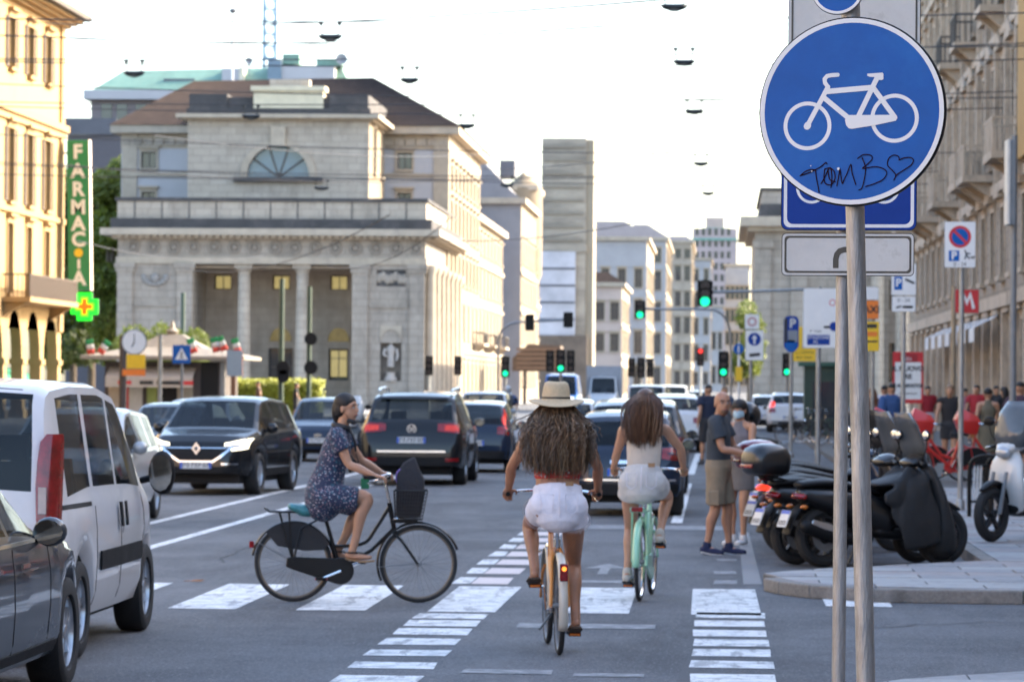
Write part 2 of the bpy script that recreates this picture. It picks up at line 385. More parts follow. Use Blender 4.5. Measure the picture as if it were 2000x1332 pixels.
pv = MB().prism(near, .002, .108).build('pavement', mortar, kind='structure')
y = 10.
row = 0
while y < 24:
    x = .0 - (row % 2) * .5
    while x < 4:
        q = clip([(x, y), (x + 1, y), (x + 1, y + .6), (x, y + .6)], near)
        if len(q) > 2: MB().prism(inset(q, .01), .09, .12 + random.uniform(-.003, .003)).build('paving_slab', random.choice(slabm), pv, smooth=0)
        x += 1
    y += .6; row += 1
# left pavement in front of the yellow house and the gate square
MB().prism([(-60, 60), (-21.5, 150), (-21.5, 225), (-19, 236), (-19, 420), (-60, 420)], .002, .12).build('pavement', slabm[0], kind='structure')
MB().prism([(1.5, 236), (40, 236), (40, 420), (1.5, 420)], .002, .12).build('pavement', slabm[0], kind='structure')
# dry leaf lying on the asphalt and litter in the bay
c = gnd(383, 1137)
lf = MB(); pts = [(-.09, .0), (-.05, .035), (-.01, .03), (.03, .045), (.06, .02), (.1, .0), (.05, -.025), (.01, -.03), (-.04, -.035)]
lf.add([(0, 0, .028)] + [(x, y, .012 + .05 * abs(y)) for x, y in pts], [(0, i + 1, (i + 1) % len(pts) + 1) for i in range(len(pts))])
lf.tube([(-.12, -.01, .008), (-.08, 0, .012), (.08, 0, .03)], .003, 5)
lo = lf.build('fallen_leaf', M('dry_leaf', (.28, .11, .03), .7, var=.3, vs=30), loc=(c.x, c.y, 0), rz=R(-20), label='single dry brown leaf lying on the asphalt beside the white van', cat='leaf')
c = gnd(1868, 1083)
lt = MB()
for k in range(26):
    a = random.uniform(0, 6.3); p = (random.gauss(0, .12), random.gauss(0, .25), .012); s_ = random.uniform(.02, .05)
    lt.cbox(p, (s_, s_ * .7, .012), Matrix.Rotation(a, 3, 'Z') @ Matrix.Rotation(random.uniform(-.5, .5), 3, 'X'))
lt.build('litter', M('litter_scraps', (.5, .52, .5), .6, var=.4, vs=8), loc=(c.x, c.y, 0), label='scraps of litter gathered against the kerb of the scooter bay', cat='litter', kind='stuff')
# ------------------------------------------------------------------ sign posts beside the camera
def lean_post(name, parent, base, top, r, mat=galv, n=20, cap=True):
    mb = MB(); a = Vector(base); b = Vector(top); d = (b - a).normalized()
    mb.tube([a, a + (b - a) * .33, a + (b - a) * .66, b], r, n)
    if cap: mb.tube([b - d * .002, b + d * .012, b + d * .016], [r * 1.05, r * 1.05, r * .6], n)
    return mb.build(name, mat, parent)
Y1 = 11.78
p_lo, p_hi = at(1691, 1332, Y1), at(1670, 405, Y1)
dz = (p_hi - p_lo) / (p_hi.z - p_lo.z)
base = p_lo + dz * (.115 - p_lo.z); topp = p_hi + dz * (3.55 - p_hi.z)
S1 = thing('cycle_sign_post', 'round blue cycle path sign with marker scrawl on a leaning galvanised post', 'road sign', base)
lean_post('post', S1, (0, 0, 0), topp - base, .031)
dn = Matrix.Rotation(R(-13), 3, 'Z') @ Vector((0, -1, 0))
def local_frame(root, c, n): return Matrix.Translation(Vector(c) - root.location) @ facing(n).to_4x4()
c1 = at(1663, 218, Y1 - .075); F1 = local_frame(S1, c1, dn)
mb = MB(); mb.T = F1
mb.lathe([(.0, -.002), (.303, -.002), (.3085, -.006), (.3095, -.02), (.306, -.022), (.303, -.01), (0, -.008)], 72)
mb.build('sign_rim', black, S1)
mb = MB(); mb.T = F1; mb.prism(circ(.302, 72), -.001, .0004); disc = mb.build('sign_face', blue_s, S1)
mb = MB(); mb.T = F1; ring2d(mb, circ(.3035, 72), circ(.2885, 72), .0005, .0013); mb.build('border_ring', white_p, S1)
zz = lambda x, y: ((x - 486) / 431 * .30, -(y - 516) / 440 * .30)
def zpath(*p): return [zz(*q) for q in p]
mb = MB(); mb.T = F1
for cx, cy in ((277, 583), (690, 552)):
    u, v = zz(cx, cy); ring2d(mb, circ(.0795, 48, u, v), circ(.0668, 48, u, v), .0005, .0010 + cx * 1e-7)
stroke(mb, zpath((277, 583), (345, 455), (374, 398)), .0155, .0011); stroke(mb, zpath((276, 585), (279, 580)), .023, .0011)
stroke(mb, zpath((374, 398), (360, 378), (358, 360), (370, 346), (390, 342), (420, 341)), .0135, .0011)
stroke(mb, zpath((368, 420), (585, 404)), .0175, .0011); stroke(mb, zpath((352, 446), (482, 556)), .0165, .0011)
stroke(mb, zpath((518, 545), (610, 352)), .0165, .0011); stroke(mb, zpath((588, 404), (692, 548)), .0165, .0011)
for poly in ([(560, 338), (632, 334), (637, 340), (637, 366), (628, 370), (612, 368), (598, 355), (572, 353), (560, 347)],
             [(472, 534), (690, 536), (700, 540), (703, 552), (697, 564), (600, 584), (490, 600), (474, 597), (462, 582), (457, 560), (460, 542)]):
    mb.add([zz(*q) + (.0031,) for q in poly], [tuple(range(len(poly)))[::-1]])
mb.build('bicycle_pictogram', white_p, S1)
mb = MB(); mb.T = F1
for pa in (((244, 822), (275, 812), (310, 797), (345, 778), (366, 760), (372, 766)), ((318, 795), (322, 830), (330, 870), (336, 903)),
           ((244, 822), (272, 800), (300, 792), (318, 797)), ((345, 860), (362, 830), (378, 795), (390, 787), (396, 830), (392, 880)), ((362, 790), (358, 830), (366, 860), (392, 866), (410, 840), (408, 806), (388, 786), (362, 790)), ((378, 800), (386, 840), (412, 852)),
           ((420, 872), (428, 830), (434, 792), (440, 830), (446, 860), (456, 838), (470, 808)), ((470, 808), (486, 770), (492, 810), (510, 866)),
           ((540, 740), (556, 790), (548, 850), (538, 884), (524, 892)), ((518, 742), (545, 724), (580, 728), (586, 746), (562, 772), (542, 790), (600, 782), (640, 792), (656, 812), (640, 842), (600, 862), (556, 876)),
           ((690, 845), (698, 822), (682, 800), (660, 776), (664, 745), (686, 728), (710, 734), (714, 752)), ((714, 752), (736, 742), (766, 740), (781, 752), (770, 776), (735, 800), (705, 820), (690, 846))):
    # smooth the pen line
    P = [Vector(q) for q in pa]; Q = []
    for i in range(len(P) - 1):
        p0 = P[max(0, i - 1)]; p1 = P[i]; p2 = P[i + 1]; p3 = P[min(len(P) - 1, i + 2)]
        for k in range(5):
            t = k / 5; Q.append(.5 * ((2 * p1) + (p2 - p0) * t + (2 * p0 - 5 * p1 + 4 * p2 - p3) * t * t + (3 * p1 - p0 - 3 * p2 + p3) * t ** 3))
    Q.append(P[-1]); stroke(mb, [zz(*q) for q in Q], .0036, .0032, t=.0001)
mb.build('marker_scrawl', brown_ink, S1)
for (x, y, r) in ((427, 790, .0045), (295, 775, .002), (300, 800, .0022), (598, 96, .004), (545, 86, .003)):
    mb = MB(); mb.T = F1; u, v = zz(x, y); mb.prism(circ(r, 9, u, v), .0034, .0037); mb.build('chipped_spot', white_p, S1)
for dzz in (.11, -.11):
    mb = MB(); q = c1 + Vector((0, 0, dzz)) - base; mb.tube([q + Vector((0, .03, 0)), q + Vector((0, .1, 0))], .012, 8); mb.cbox(q + Vector((.0, .07, 0)), (.085, .1, .03)); mb.build('clamp', galv, S1)
cs = at(1636, -24, Y1 - .05); F2 = local_frame(S1, cs, dn)
mb = MB(); mb.T = F2; mb.lathe([(0, -.001), (.087, -.001), (.09, -.006), (.088, -.014), (0, -.012)], 48); mb.build('small_disc_rim', galv, S1)
mb = MB(); mb.T = F2; mb.prism(circ(.0865, 48), -.0009, .0004); mb.build('small_disc_face', blue_s, S1)
mb = MB(); mb.T = F2; ring2d(mb, circ(.087, 48), circ(.078, 48), .0005, .0013); mb.build('small_disc_border', white_p, S1)
# second post just behind it
Y2 = 15.4
q_lo, q_hi = at(1637.5, 1332, Y2), at(1646, 545, Y2); dz2 = (q_hi - q_lo) / (q_hi.z - q_lo.z)
base2 = q_lo + dz2 * (.115 - q_lo.z); top2 = q_hi + dz2 * (3.95 - q_hi.z)
S2 = thing('sign_post', 'thin galvanised post carrying a square blue cycle panel above a white arrow plate', 'road sign', base2)
lean_post('post', S2, (0, 0, 0), top2 - base2, .029)
def plate(root, px0, py0, px1, py1, Y, mat, n=(0, -1, 0), name='sign_panel', r=.02, edge=black, th=.012, border=None, bw=.012, inset_=.012):
    a = at(px0, py0, Y); b = at(px1, py1, Y); c = (a + b) / 2; wd = abs(b.x - a.x) / max(.3, abs(Vector(n).normalized().y)); ht = abs(a.z - b.z)
    F = local_frame(root, c, n)
    mb = MB(); mb.T = F; mb.prism(rrect(wd, ht, r), -th, -.0006); mb.build(name + '_back', edge, root, smooth=0)
    mb = MB(); mb.T = F; mb.prism(rrect(wd - .006, ht - .006, max(.002, r - .003)), -.0005, .0006); mb.build(name, mat, root, smooth=0)
    if border:
        mb = MB(); mb.T = F; ring2d(mb, rrect(wd - 2 * inset_, ht - 2 * inset_, max(.004, r - inset_ * .3), 6), rrect(wd - 2 * inset_ - 2 * bw, ht - 2 * inset_ - 2 * bw, max(.004, r - inset_ * .3), 6), .0007, .0012); mb.build(name + '_border', border, root, smooth=0)
    return F, wd, ht
tl = R(-2); n2 = (math.sin(R(-3)), -1, 0)
F, wd, ht = plate(S2, 1527, 178, 1790, 451, Y2 - .05, blue_d, n2, 'blue_panel', .03, border=white_p, bw=.014)
s = wd / 263
mb = MB(); mb.T = F
for cx in (1585, 1725):
    ring2d(mb, circ(.066, 44, (cx - 1657) * s, -(368 - 314.5) * s), circ(.0545, 44, (cx - 1657) * s, -(368 - 314.5) * s), .0014, .0018)
stroke(mb, [((1585 - 1657) * s, -.12), ((1625 - 1657) * s, .01), ((1710 - 1657) * s, .03), ((1725 - 1657) * s, -.12)], .012, .0018)
mb.build('bicycle_pictogram', white_p, S2)
F, wd, ht = plate(S2, 1527, 455, 1785, 540, Y2 - .05, white_s, n2, 'arrow_plate', .02, border=olive_ink, bw=.009, inset_=.012)
mb = MB(); mb.T = F
stroke(mb, [(-.051, -.058), (-.051, -.02), (-.046, .001), (-.034, .015), (-.014, .021), (.03, .021)], .024, .0014, caps=False)
mb.build('turn_arrow', olive_ink, S2)
F, wd, ht = plate(S2, 1541, -150, 1797, 172, Y2 - .05, white_s, n2, 'upper_panel', .02, border=None)
for e in (wd / 2 - .022, -wd / 2 + .014): mb = MB(); mb.T = F; mb.box(e, e + .008, -ht / 2 + .01, ht / 2 - .01, .0012, .003); mb.build('panel_rail', olive_ink, S2)
# ================================================================== BUILDINGS
Z = Vector((0, 0, 1))
def stone(name, c, h=.5, wd=1.2, soot=.5, dark=.8):
    m = M(name, c, .85, var=.12, vs=.9); courses(m, h, wd, dark); overlay(m, tuple(x * .42 for x in c), .5, .5, .72, soot, stretch=(1, 1, .35)); return m
cream_st = stone('sunlit_stone', (.25, .2, .14)); pale_st = stone('pale_stone', (.43, .365, .295), soot=.7, dark=.62); grey_st = stone('grey_stone', (.36, .305, .25), soot=.75, dark=.58)  # sun and shade put in colour: warm for sides, greyer for fronts
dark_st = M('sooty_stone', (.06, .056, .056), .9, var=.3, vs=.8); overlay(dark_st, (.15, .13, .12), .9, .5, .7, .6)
trim_st = M('cornice_stone', (.41, .34, .26), .8, var=.15, vs=1.2); overlay(trim_st, (.2, .18, .16), .9, .55, .75, .6, stretch=(1, 1, .4))
plaster_w = M('white_plaster', (.42, .41, .42), .85, var=.06, vs=.6); plaster_g = M('grey_plaster', (.24, .23, .24), .85, var=.1, vs=.5)
plaster_y = M('yellow_plaster', (.37, .245, .105), .85, var=.08, vs=.5); overlay(plaster_y, (.22, .105, .03), .6, .55, .75, .5, stretch=(1, 1, .3))
plaster_o = M('ochre_plaster', (.42, .25, .08), .85, var=.1, vs=.5)
trim_y = M('pale_yellow_trim', (.34, .215, .09), .8, var=.08, vs=1)
shut = M('brown_shutter_wood', (.065, .042, .028), .7, var=.2, vs=3); shut_g = M('grey_shutter', (.2, .19, .18), .7, var=.15, vs=3)
frame_w = M('pale_window_frame', (.5, .48, .44), .6, var=.1); frame_d = M('dark_window_frame', (.07, .06, .055), .6, var=.1)
tilem = M('brown_roof_tiles', (.042, .031, .027), .9, var=.3, vs=1.4, spec=.08); copper = M('green_copper_roof', (.17, .28, .22), .7, var=.18, vs=.7)
overlay(copper, (.09, .22, .19), 1.2, .5, .7, .6, stretch=(1, 1, .2))
slate = M('grey_roof', (.11, .11, .125), .8, var=.15, vs=.7)
WCACHE = {}
def win_mesh(w, h, kind):
    k = (round(w, 2), round(h, 2), kind)
    if k in WCACHE: return WCACHE[k]
    t = .07; f = MB()
    f.box(0, w, 0, t, 0, .06); f.box(0, w, h - t, h, 0, .06); f.box(0, t, t, h - t, 0, .06); f.box(w - t, w, t, h - t, 0, .06)
    f.box(w / 2 - t / 2, w / 2 + t / 2, t, h - t, 0, .055)
    if h > 1.6: f.box(t, w - t, h * .68, h * .68 + t * .8, 0, .05)
    p = MB().add([(t, t, .02), (w - t, t, .02), (w - t, h - t, .02), (t, h - t, .02)], [(0, 1, 2, 3)])
    fm = {'pale': frame_w, 'dark': frame_d, 'shut': shut, 'shutg': shut_g}[kind if kind in ('pale', 'dark') else 'dark']
    r = (f.mesh('window', fm, 0), p.mesh('pane', glass_win, 0)); WCACHE[k] = r; return r
def shutter_mesh(w, h, kind):
    k = (round(w, 2), round(h, 2), 's' + kind)
    if k in WCACHE: return WCACHE[k]
    b = MB(); b.box(0, .06, 0, h, 0, .05); b.box(w - .06, w, 0, h, 0, .05); b.box(.06, w - .06, 0, .08, 0, .05); b.box(.06, w - .06, h - .08, h, 0, .05)
    n = max(4, int(h / .16))
    for i in range(n):
        z0 = .08 + (h - .16) * i / n; b.add([(.06, z0, .035), (w - .06, z0, .035), (w - .06, z0 + (h - .16) / n, .005), (.06, z0 + (h - .16) / n, .005)], [(0, 1, 2, 3)])
    WCACHE[k] = b.mesh('shutter', shut if kind == 'shut' else shut_g, 0); return WCACHE[k]
def facade(root, O, u, W, H, ops, mat, rec=.25, name='wall', trim=None, sill=True, z0=0.):
    """wall plane with real openings; ops: (u0,u1,v0,v1,kind)"""
    O = Vector(O); u = Vector(u).normalized(); n = u.cross(Z)
    us = sorted(set([0, W] + [round(x, 3) for o in ops for x in o[:2]])); vs = sorted(set([z0, H] + [round(x, 3) for o in ops for x in o[2:4]]))
    mb = MB(); P = lambda a, b, d=0.: O + u * a + Z * b - n * d
    for i in range(len(us) - 1):
        # merge runs of wall cells in the column
        j = 0
        while j < len(vs) - 1:
            cu = (us[i] + us[i + 1]) / 2; cv = (vs[j] + vs[j + 1]) / 2
            if any(o[0] < cu < o[1] and o[2] < cv < o[3] for o in ops): j += 1; continue
            mb.add([P(us[i], vs[j]), P(us[i + 1], vs[j]), P(us[i + 1], vs[j + 1]), P(us[i], vs[j + 1])], [(0, 1, 2, 3)]); j += 1
    for (a, b, c, d, k) in [o[:5] for o in ops]:
        mb.add([P(a, c), P(b, c), P(b, d), P(a, d), P(a, c, rec), P(b, c, rec), P(b, d, rec), P(a, d, rec)], [(0, 4, 5, 1), (1, 5, 6, 2), (2, 6, 7, 3), (3, 7, 4, 0)])
    wall = mb.build(name, mat, root, smooth=0)
    bm = bmesh.new(); bm.from_mesh(wall.data); bmesh.ops.remove_doubles(bm, verts=bm.verts, dist=.0005); bm.to_mesh(wall.data); bm.free()
    R4 = Matrix((u, Z, n)).transposed().to_4x4()
    for o in ops:
        a, b, c, d, k = o[:5]; w_, h_ = b - a, d - c
        if k == 'open': continue
        f, p = win_mesh(w_, h_, 'pale' if k in ('pale', 'shut', 'ped') else 'dark')
        wo = ob('window', f, root); wo.matrix_local = Matrix.Translation(P(a, c, rec - .002)) @ R4
        ob('pane', p, wo)
        if k in ('shut', 'shutg'):
            sm = shutter_mesh(w_ / 2 - .02, h_ - .04, k)
            for x in (a + .01, a + w_ / 2 + .01): so_ = ob('shutter', sm, root); so_.matrix_local = Matrix.Translation(P(x, c + .02, rec - .09)) @ R4
        if k == 'sopen':
            sm = shutter_mesh(w_ * .55, h_, 'shut')
            for x in (a - w_ * .57, b + w_ * .02): so_ = ob('shutter', sm, root); so_.matrix_local = Matrix.Translation(P(x, c, -.02)) @ R4
        if sill and trim:
            key = (round(w_, 2), 'sill', trim.name)
            if key not in WCACHE: WCACHE[key] = MB().box(-.12, w_ + .12, -.16, 0, -.02, .22).mesh('sill', trim, 0)
            so_ = ob('sill', WCACHE[key], root); so_.matrix_local = Matrix.Translation(P(a, c)) @ R4
            key = (round(w_, 2), round(h_, 2), 'arch', trim.name, k)
            if key not in WCACHE:
                b_ = MB(); t = .16; b_.box(-t, 0, 0, h_ + t, -.02, .07); b_.box(w_, w_ + t, 0, h_ + t, -.02, .07); b_.box(0, w_, h_, h_ + t, -.02, .07)
                b_.box(-.25, w_ + .25, h_ + t + .12, h_ + t + .26, -.02, .28); b_.box(-.15, w_ + .15, h_ + t, h_ + t + .12, -.02, .1)
                if k == 'ped': b_.prism([(-.3, h_ + t + .26), (w_ + .3, h_ + t + .26), (w_ / 2, h_ + t + .75)], .0, .26)
                WCACHE[key] = b_.mesh('window_surround', trim, 0)
            so_ = ob('window_surround', WCACHE[key], root); so_.matrix_local = Matrix.Translation(P(a, c)) @ R4
    return wall
def band(root, O, u, a, b, z0, z1, out, mat, name='cornice', back=.05, steps=1):
    O = Vector(O); u = Vector(u).normalized(); n = u.cross(Z); mb = MB()
    R4 = Matrix((u, Z, n)).transposed().to_4x4(); mb.T = Matrix.Translation(O) @ R4
    if steps == 1: mb.box(a, b, z0, z1, -back, out)
    else:
        for i in range(steps):
            e = out * (i + 1) / steps; mb.box(a - e * .0, b + e * .0, z0 + (z1 - z0) * i / steps, z0 + (z1 - z0) * (i + 1) / steps - .001, -back, e)
    return mb.build(name, mat, root, smooth=0)
def grid(us, w_, rows, kind): return [(a - w_ / 2, a + w_ / 2, z0, z1, kind) for (z0, z1) in rows for a in us]
def balcony(root, O, u, a, b, z, out, slabm_, railm, n=None, h=1.0, solid=False):
    O = Vector(O); u = Vector(u).normalized(); nn = u.cross(Z); R4 = Matrix.Translation(O) @ Matrix((u, Z, nn)).transposed().to_4x4()
    s = MB(); s.T = R4; s.box(a, b, z - .22, z, -.02, out)
    for x in (a + .25, b - .55): s.prism([(z - .9, -.02), (z - .22, -.02), (z - .22, out * .85)], x, x + .3, Matrix(((0, 0, 1, 0), (1, 0, 0, 0), (0, 1, 0, 0), (0, 0, 0, 1))))
    bal = s.build('balcony', slabm_, root, smooth=0)
    r = MB(); r.T = R4; r.box(a, b, z + h - .07, z + h, out - .1, out - .02); r.box(a, a + .08, z + h - .07, z + h, 0, out - .1); r.box(b - .08, b, z + h - .07, z + h, 0, out - .1)
    st = .16 if not solid else .24; wd = .03 if not solid else .13; k = a + .05
    while k < b - .05: r.box(k, k + wd, z, z + h - .07, out - .09, out - .03); k += st
    for x in (a + .01, b - .04):
        k = .1
        while k < out - .1: r.box(x, x + .03, z, z + h - .07, k, k + .03); k += .2
    r.build('railing', railm, bal, smooth=0)
# ------------------------------------------------------------------ yellow house with the arcade (left)
YX = at(119, 600, 174).x; YE = 174.0
yh = thing('yellow_house', 'yellow corner house with brown shutters, wooden balcony and pale street arcade', 'building', (0, 0, 0))
O = (YX, 114, 0); W = YE - 114
zy = lambda py: at(87, py, 170).z
cols = [170 - 4.45 * k - 114 for k in range(10)]
ops = grid(cols, 1.25, [(zy(165), zy(72)), (zy(412), zy(276))], 'sopen') + grid(cols, 1.25, [(zy(582), zy(452))], 'shutg')
facade(yh, O, (0, 1, 0), W, zy(30), ops, plaster_y, .3, trim=trim_y, z0=zy(646))
MB().box(YX - 12, YX - .3, 114, YE, 4.6, zy(30)).build('house_body', plaster_y, yh, smooth=0)
band(yh, O, (0, 1, 0), 0, W + .35, zy(276) + .35, zy(276) + 1.0, .3, trim_y, 'string_course', steps=2)
band(yh, O, (0, 1, 0), 0, W + .3, zy(446) + .35, zy(446) + .6, .16, trim_y, 'string_course')
band(yh, O, (0, 1, 0), 0, W + .5, zy(40), zy(24), .9, trim_y, 'cornice', steps=3)
band(yh, O, (0, 1, 0), 0, W + .9, zy(24), zy(14), 1.25, M('dark_eave', (.09, .075, .06), .8), 'eave')
band(yh, O, (0, 1, 0), W - .9, W + .02, zy(646), zy(40), .12, trim_y, 'corner_pilaster')
balcony(yh, O, (0, 1, 0), cols[2] - 1.6, cols[0] + 1.6, zy(590), 1.3, trim_y, shut, h=1.05, solid=True)
# arcade: arches springing from pillars
def arch_wall(root, O, u, spans, zs, ztop, th, mat, name='arch'):
    """one arch per span: (a, b) opening between pillars"""
    O = Vector(O); u = Vector(u).normalized(); n = u.cross(Z); R4 = Matrix.Translation(O) @ Matrix((u, Z, n)).transposed().to_4x4()
    for (a, b) in spans:
        mb = MB(); mb.T = R4; c = (a + b) / 2; r = (b - a) / 2; N = 14; poly = []
        for k in range(N + 1): g = math.pi * k / N; poly.append((c + r * math.cos(g), zs + r * 1.25 * math.sin(g)))
        vs = []; fs = []
        for k, (x, y) in enumerate(poly): vs += [(x, y, 0), (x, ztop, 0), (x, y, -th), (x, ztop, -th)]
        for k in range(N): i = 4 * k; fs += [(i, i + 1, i + 5, i + 4), (i, i + 4, i + 6, i + 2), (i + 2, i + 6, i + 7, i + 3), (i + 1, i + 3, i + 7, i + 5)]
        mb.add(vs, fs); mb.build(name, mat, root, smooth=50)
pil = .9; pier = [W - 4.45 * k for k in range(10)]
for k, x in enumerate(pier):
    mb = MB(); mb.T = Matrix.Translation(O) @ Matrix((Vector((0, 1, 0)), Z, Vector((1, 0, 0)))).transposed().to_4x4()
    mb.box(x - pil, x, 0, .5, -.6, .1); mb.box(x - pil + .08, x - .08, .5, 2.6, -.52, .02); mb.box(x - pil, x, 2.6, 2.85, -.6, .1); mb.build('arcade_pillar', trim_y, yh, smooth=0)
arch_wall(yh, O, (0, 1, 0), [(pier[k + 1], pier[k] - pil) for k in range(9)], 2.85, zy(646), .5, trim_y, 'arcade_arch')
for k in range(9):
    mb = MB(); mb.T = Matrix.Translation(O) @ Matrix((Vector((0, 1, 0)), Z, Vector((1, 0, 0)))).transposed().to_4x4()
    mb.box(pier[k] - pil, pier[k], 2.85, zy(646), -.5, 0); mb.build('arcade_spandrel', trim_y, yh, smooth=0)
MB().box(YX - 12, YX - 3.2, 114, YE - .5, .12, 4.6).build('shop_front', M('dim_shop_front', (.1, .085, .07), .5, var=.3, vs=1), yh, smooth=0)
aw = MB(); aw.add([(YX - 3.19, 120, 2.7), (YX - 3.19, YE - 1, 2.7), (YX - .9, YE - 1, 2.05), (YX - .9, 120, 2.05), (YX - .9, YE - 1, 1.75), (YX - .9, 120, 1.75)], [(0, 1, 2, 3), (3, 2, 4, 5)]); aw.build('awning', M('green_awning', (.03, .22, .13), .8), yh, smooth=0)
# pharmacy sign
fy = 173.2
gA = at(136, 274, fy); gB = at(176, 567, fy); gc = (gA + gB) / 2
fs_ = thing('pharmacy_sign', 'tall green vertical sign reading FARMACIA in white letters', 'shop sign', (gc.x, fy, gB.z))
wd, ht = abs(gB.x - gA.x), gA.z - gB.z; lean = Matrix.Rotation(R(-1.2), 4, 'Y'); fs_.rotation_euler = lean.to_euler()
bevel(MB().box(-wd / 2, wd / 2, .004, .6, 0, ht).build('sign_case', M('green_sign_case', (.01, .2, .06), .4, var=.06), fs_, smooth=0), .02)
MB().box(wd / 2 + .003, wd / 2 + .03, .0, .62, -.02, ht + .02).build('sign_side', M('sunlit_sign_side', (.6, .5, .42), .5), fs_, smooth=0)  # beige tone stands for sun on the sign's side
lm = M('cream_letter', (.75, .72, .6), .5, var=.03)
ys = [303, 344, 383, 420, 454, 0, 523, 540]
for ch, py in zip('FARMACIA', (298, 335, 371, 406, 438, 469, 517, 545)):
    t_ = text(ch, .96 if ch != 'I' else .6, lm, fs_, Matrix.Translation((0, -.012, at(156, py, fy).z - gB.z)) @ facing((0, -1, 0)).to_4x4() @ Matrix.Diagonal((1.0, 1, 1, 1)), name='letter', extrude=.02, bold=.035)
u_ = at(158, 494, fy).z - gB.z
mb = MB(); mb.T = Matrix.Translation((0, -.02, u_)) @ facing((0, -1, 0)).to_4x4(); mb.prism(circ(.21, 20), 0, .05); mb.build('yellow_dot', yellow_s, fs_, smooth=0)
mb = MB(); mb.tube([(-wd / 2, .3, .4), (-1.4, .3, .4)], .05, 8); mb.build('bracket', steel, fs_)
mb = MB(); mb.tube([(-wd / 2, .3, ht - .6), (-1.4, .3, ht - .6)], .05, 8); mb.build('bracket', steel, fs_)
def cross_poly(a, b): return [(-b, -a), (b, -a), (b, -b), (a, -b), (a, b), (b, b), (b, a), (-b, a), (-b, b), (-a, b), (-a, -b), (-b, -b)]
cc = at(165, 599, fy); s_ = 28 / 7000 * fy
pc = thing('pharmacy_cross', 'glowing green pharmacy cross with an orange cross inside, under the tall sign', 'pharmacy sign', cc)
Fc = facing((0, -1, 0)).to_4x4()
mb = MB(); mb.T = Fc; mb.prism(cross_poly(s_, s_ * .55), -.3, -.03); bevel(mb.build('cross_case', black, pc, smooth=0), .05)
gcr = M('green_neon', (.01, .3, .02), .4, var=0, emit=(.0, 1., .02), es=.3)
gyc = M('yellow_green_neon', (.2, .3, .02), .4, var=0, emit=(.1, .8, .01), es=.3)
org = M('orange_neon', (.3, .08, .0), .4, var=0, emit=(1., .16, .0), es=.13)
mb = MB(); mb.T = Fc; mb.prism(cross_poly(s_ * .97, s_ * .53), -.029, .01); bevel(mb.build('green_tubes', gcr, pc, smooth=0), .06)
mb = MB(); mb.T = Fc; mb.prism(cross_poly(s_ * .68, s_ * .27), .011, .016); mb.build('yellow_tubes', gyc, pc, smooth=0)
mb = MB(); mb.T = Fc; mb.prism(cross_poly(s_ * .56, s_ * .17), .017, .026); mb.build('orange_tubes', org, pc, smooth=0)
mb = MB(); mb.tube([(-s_, .15, 0), (-1.3, .15, .0)], .05, 8); mb.build('bracket', steel, pc)
# ------------------------------------------------------------------ neoclassical toll gate (left)
GY = 240.0
gx = lambda px, Y=GY: at(px, 600, Y).x
gz = lambda py, px=540, Y=GY: at(px, py, Y).z
gt = thing('gatehouse', 'neoclassical stone gatehouse with columned portico, half-round window and brown hip roof', 'building', (0, 0, 0))
x0, x1 = gx(229), gx(830); zc0, zc1 = gz(516), gz(441)         # entablature
D = 27.0
shade0 = M('shaded_niche_stone', (.2, .17, .14), .9, var=.2, vs=2)  # darker stone puts the niche's shade into its colour
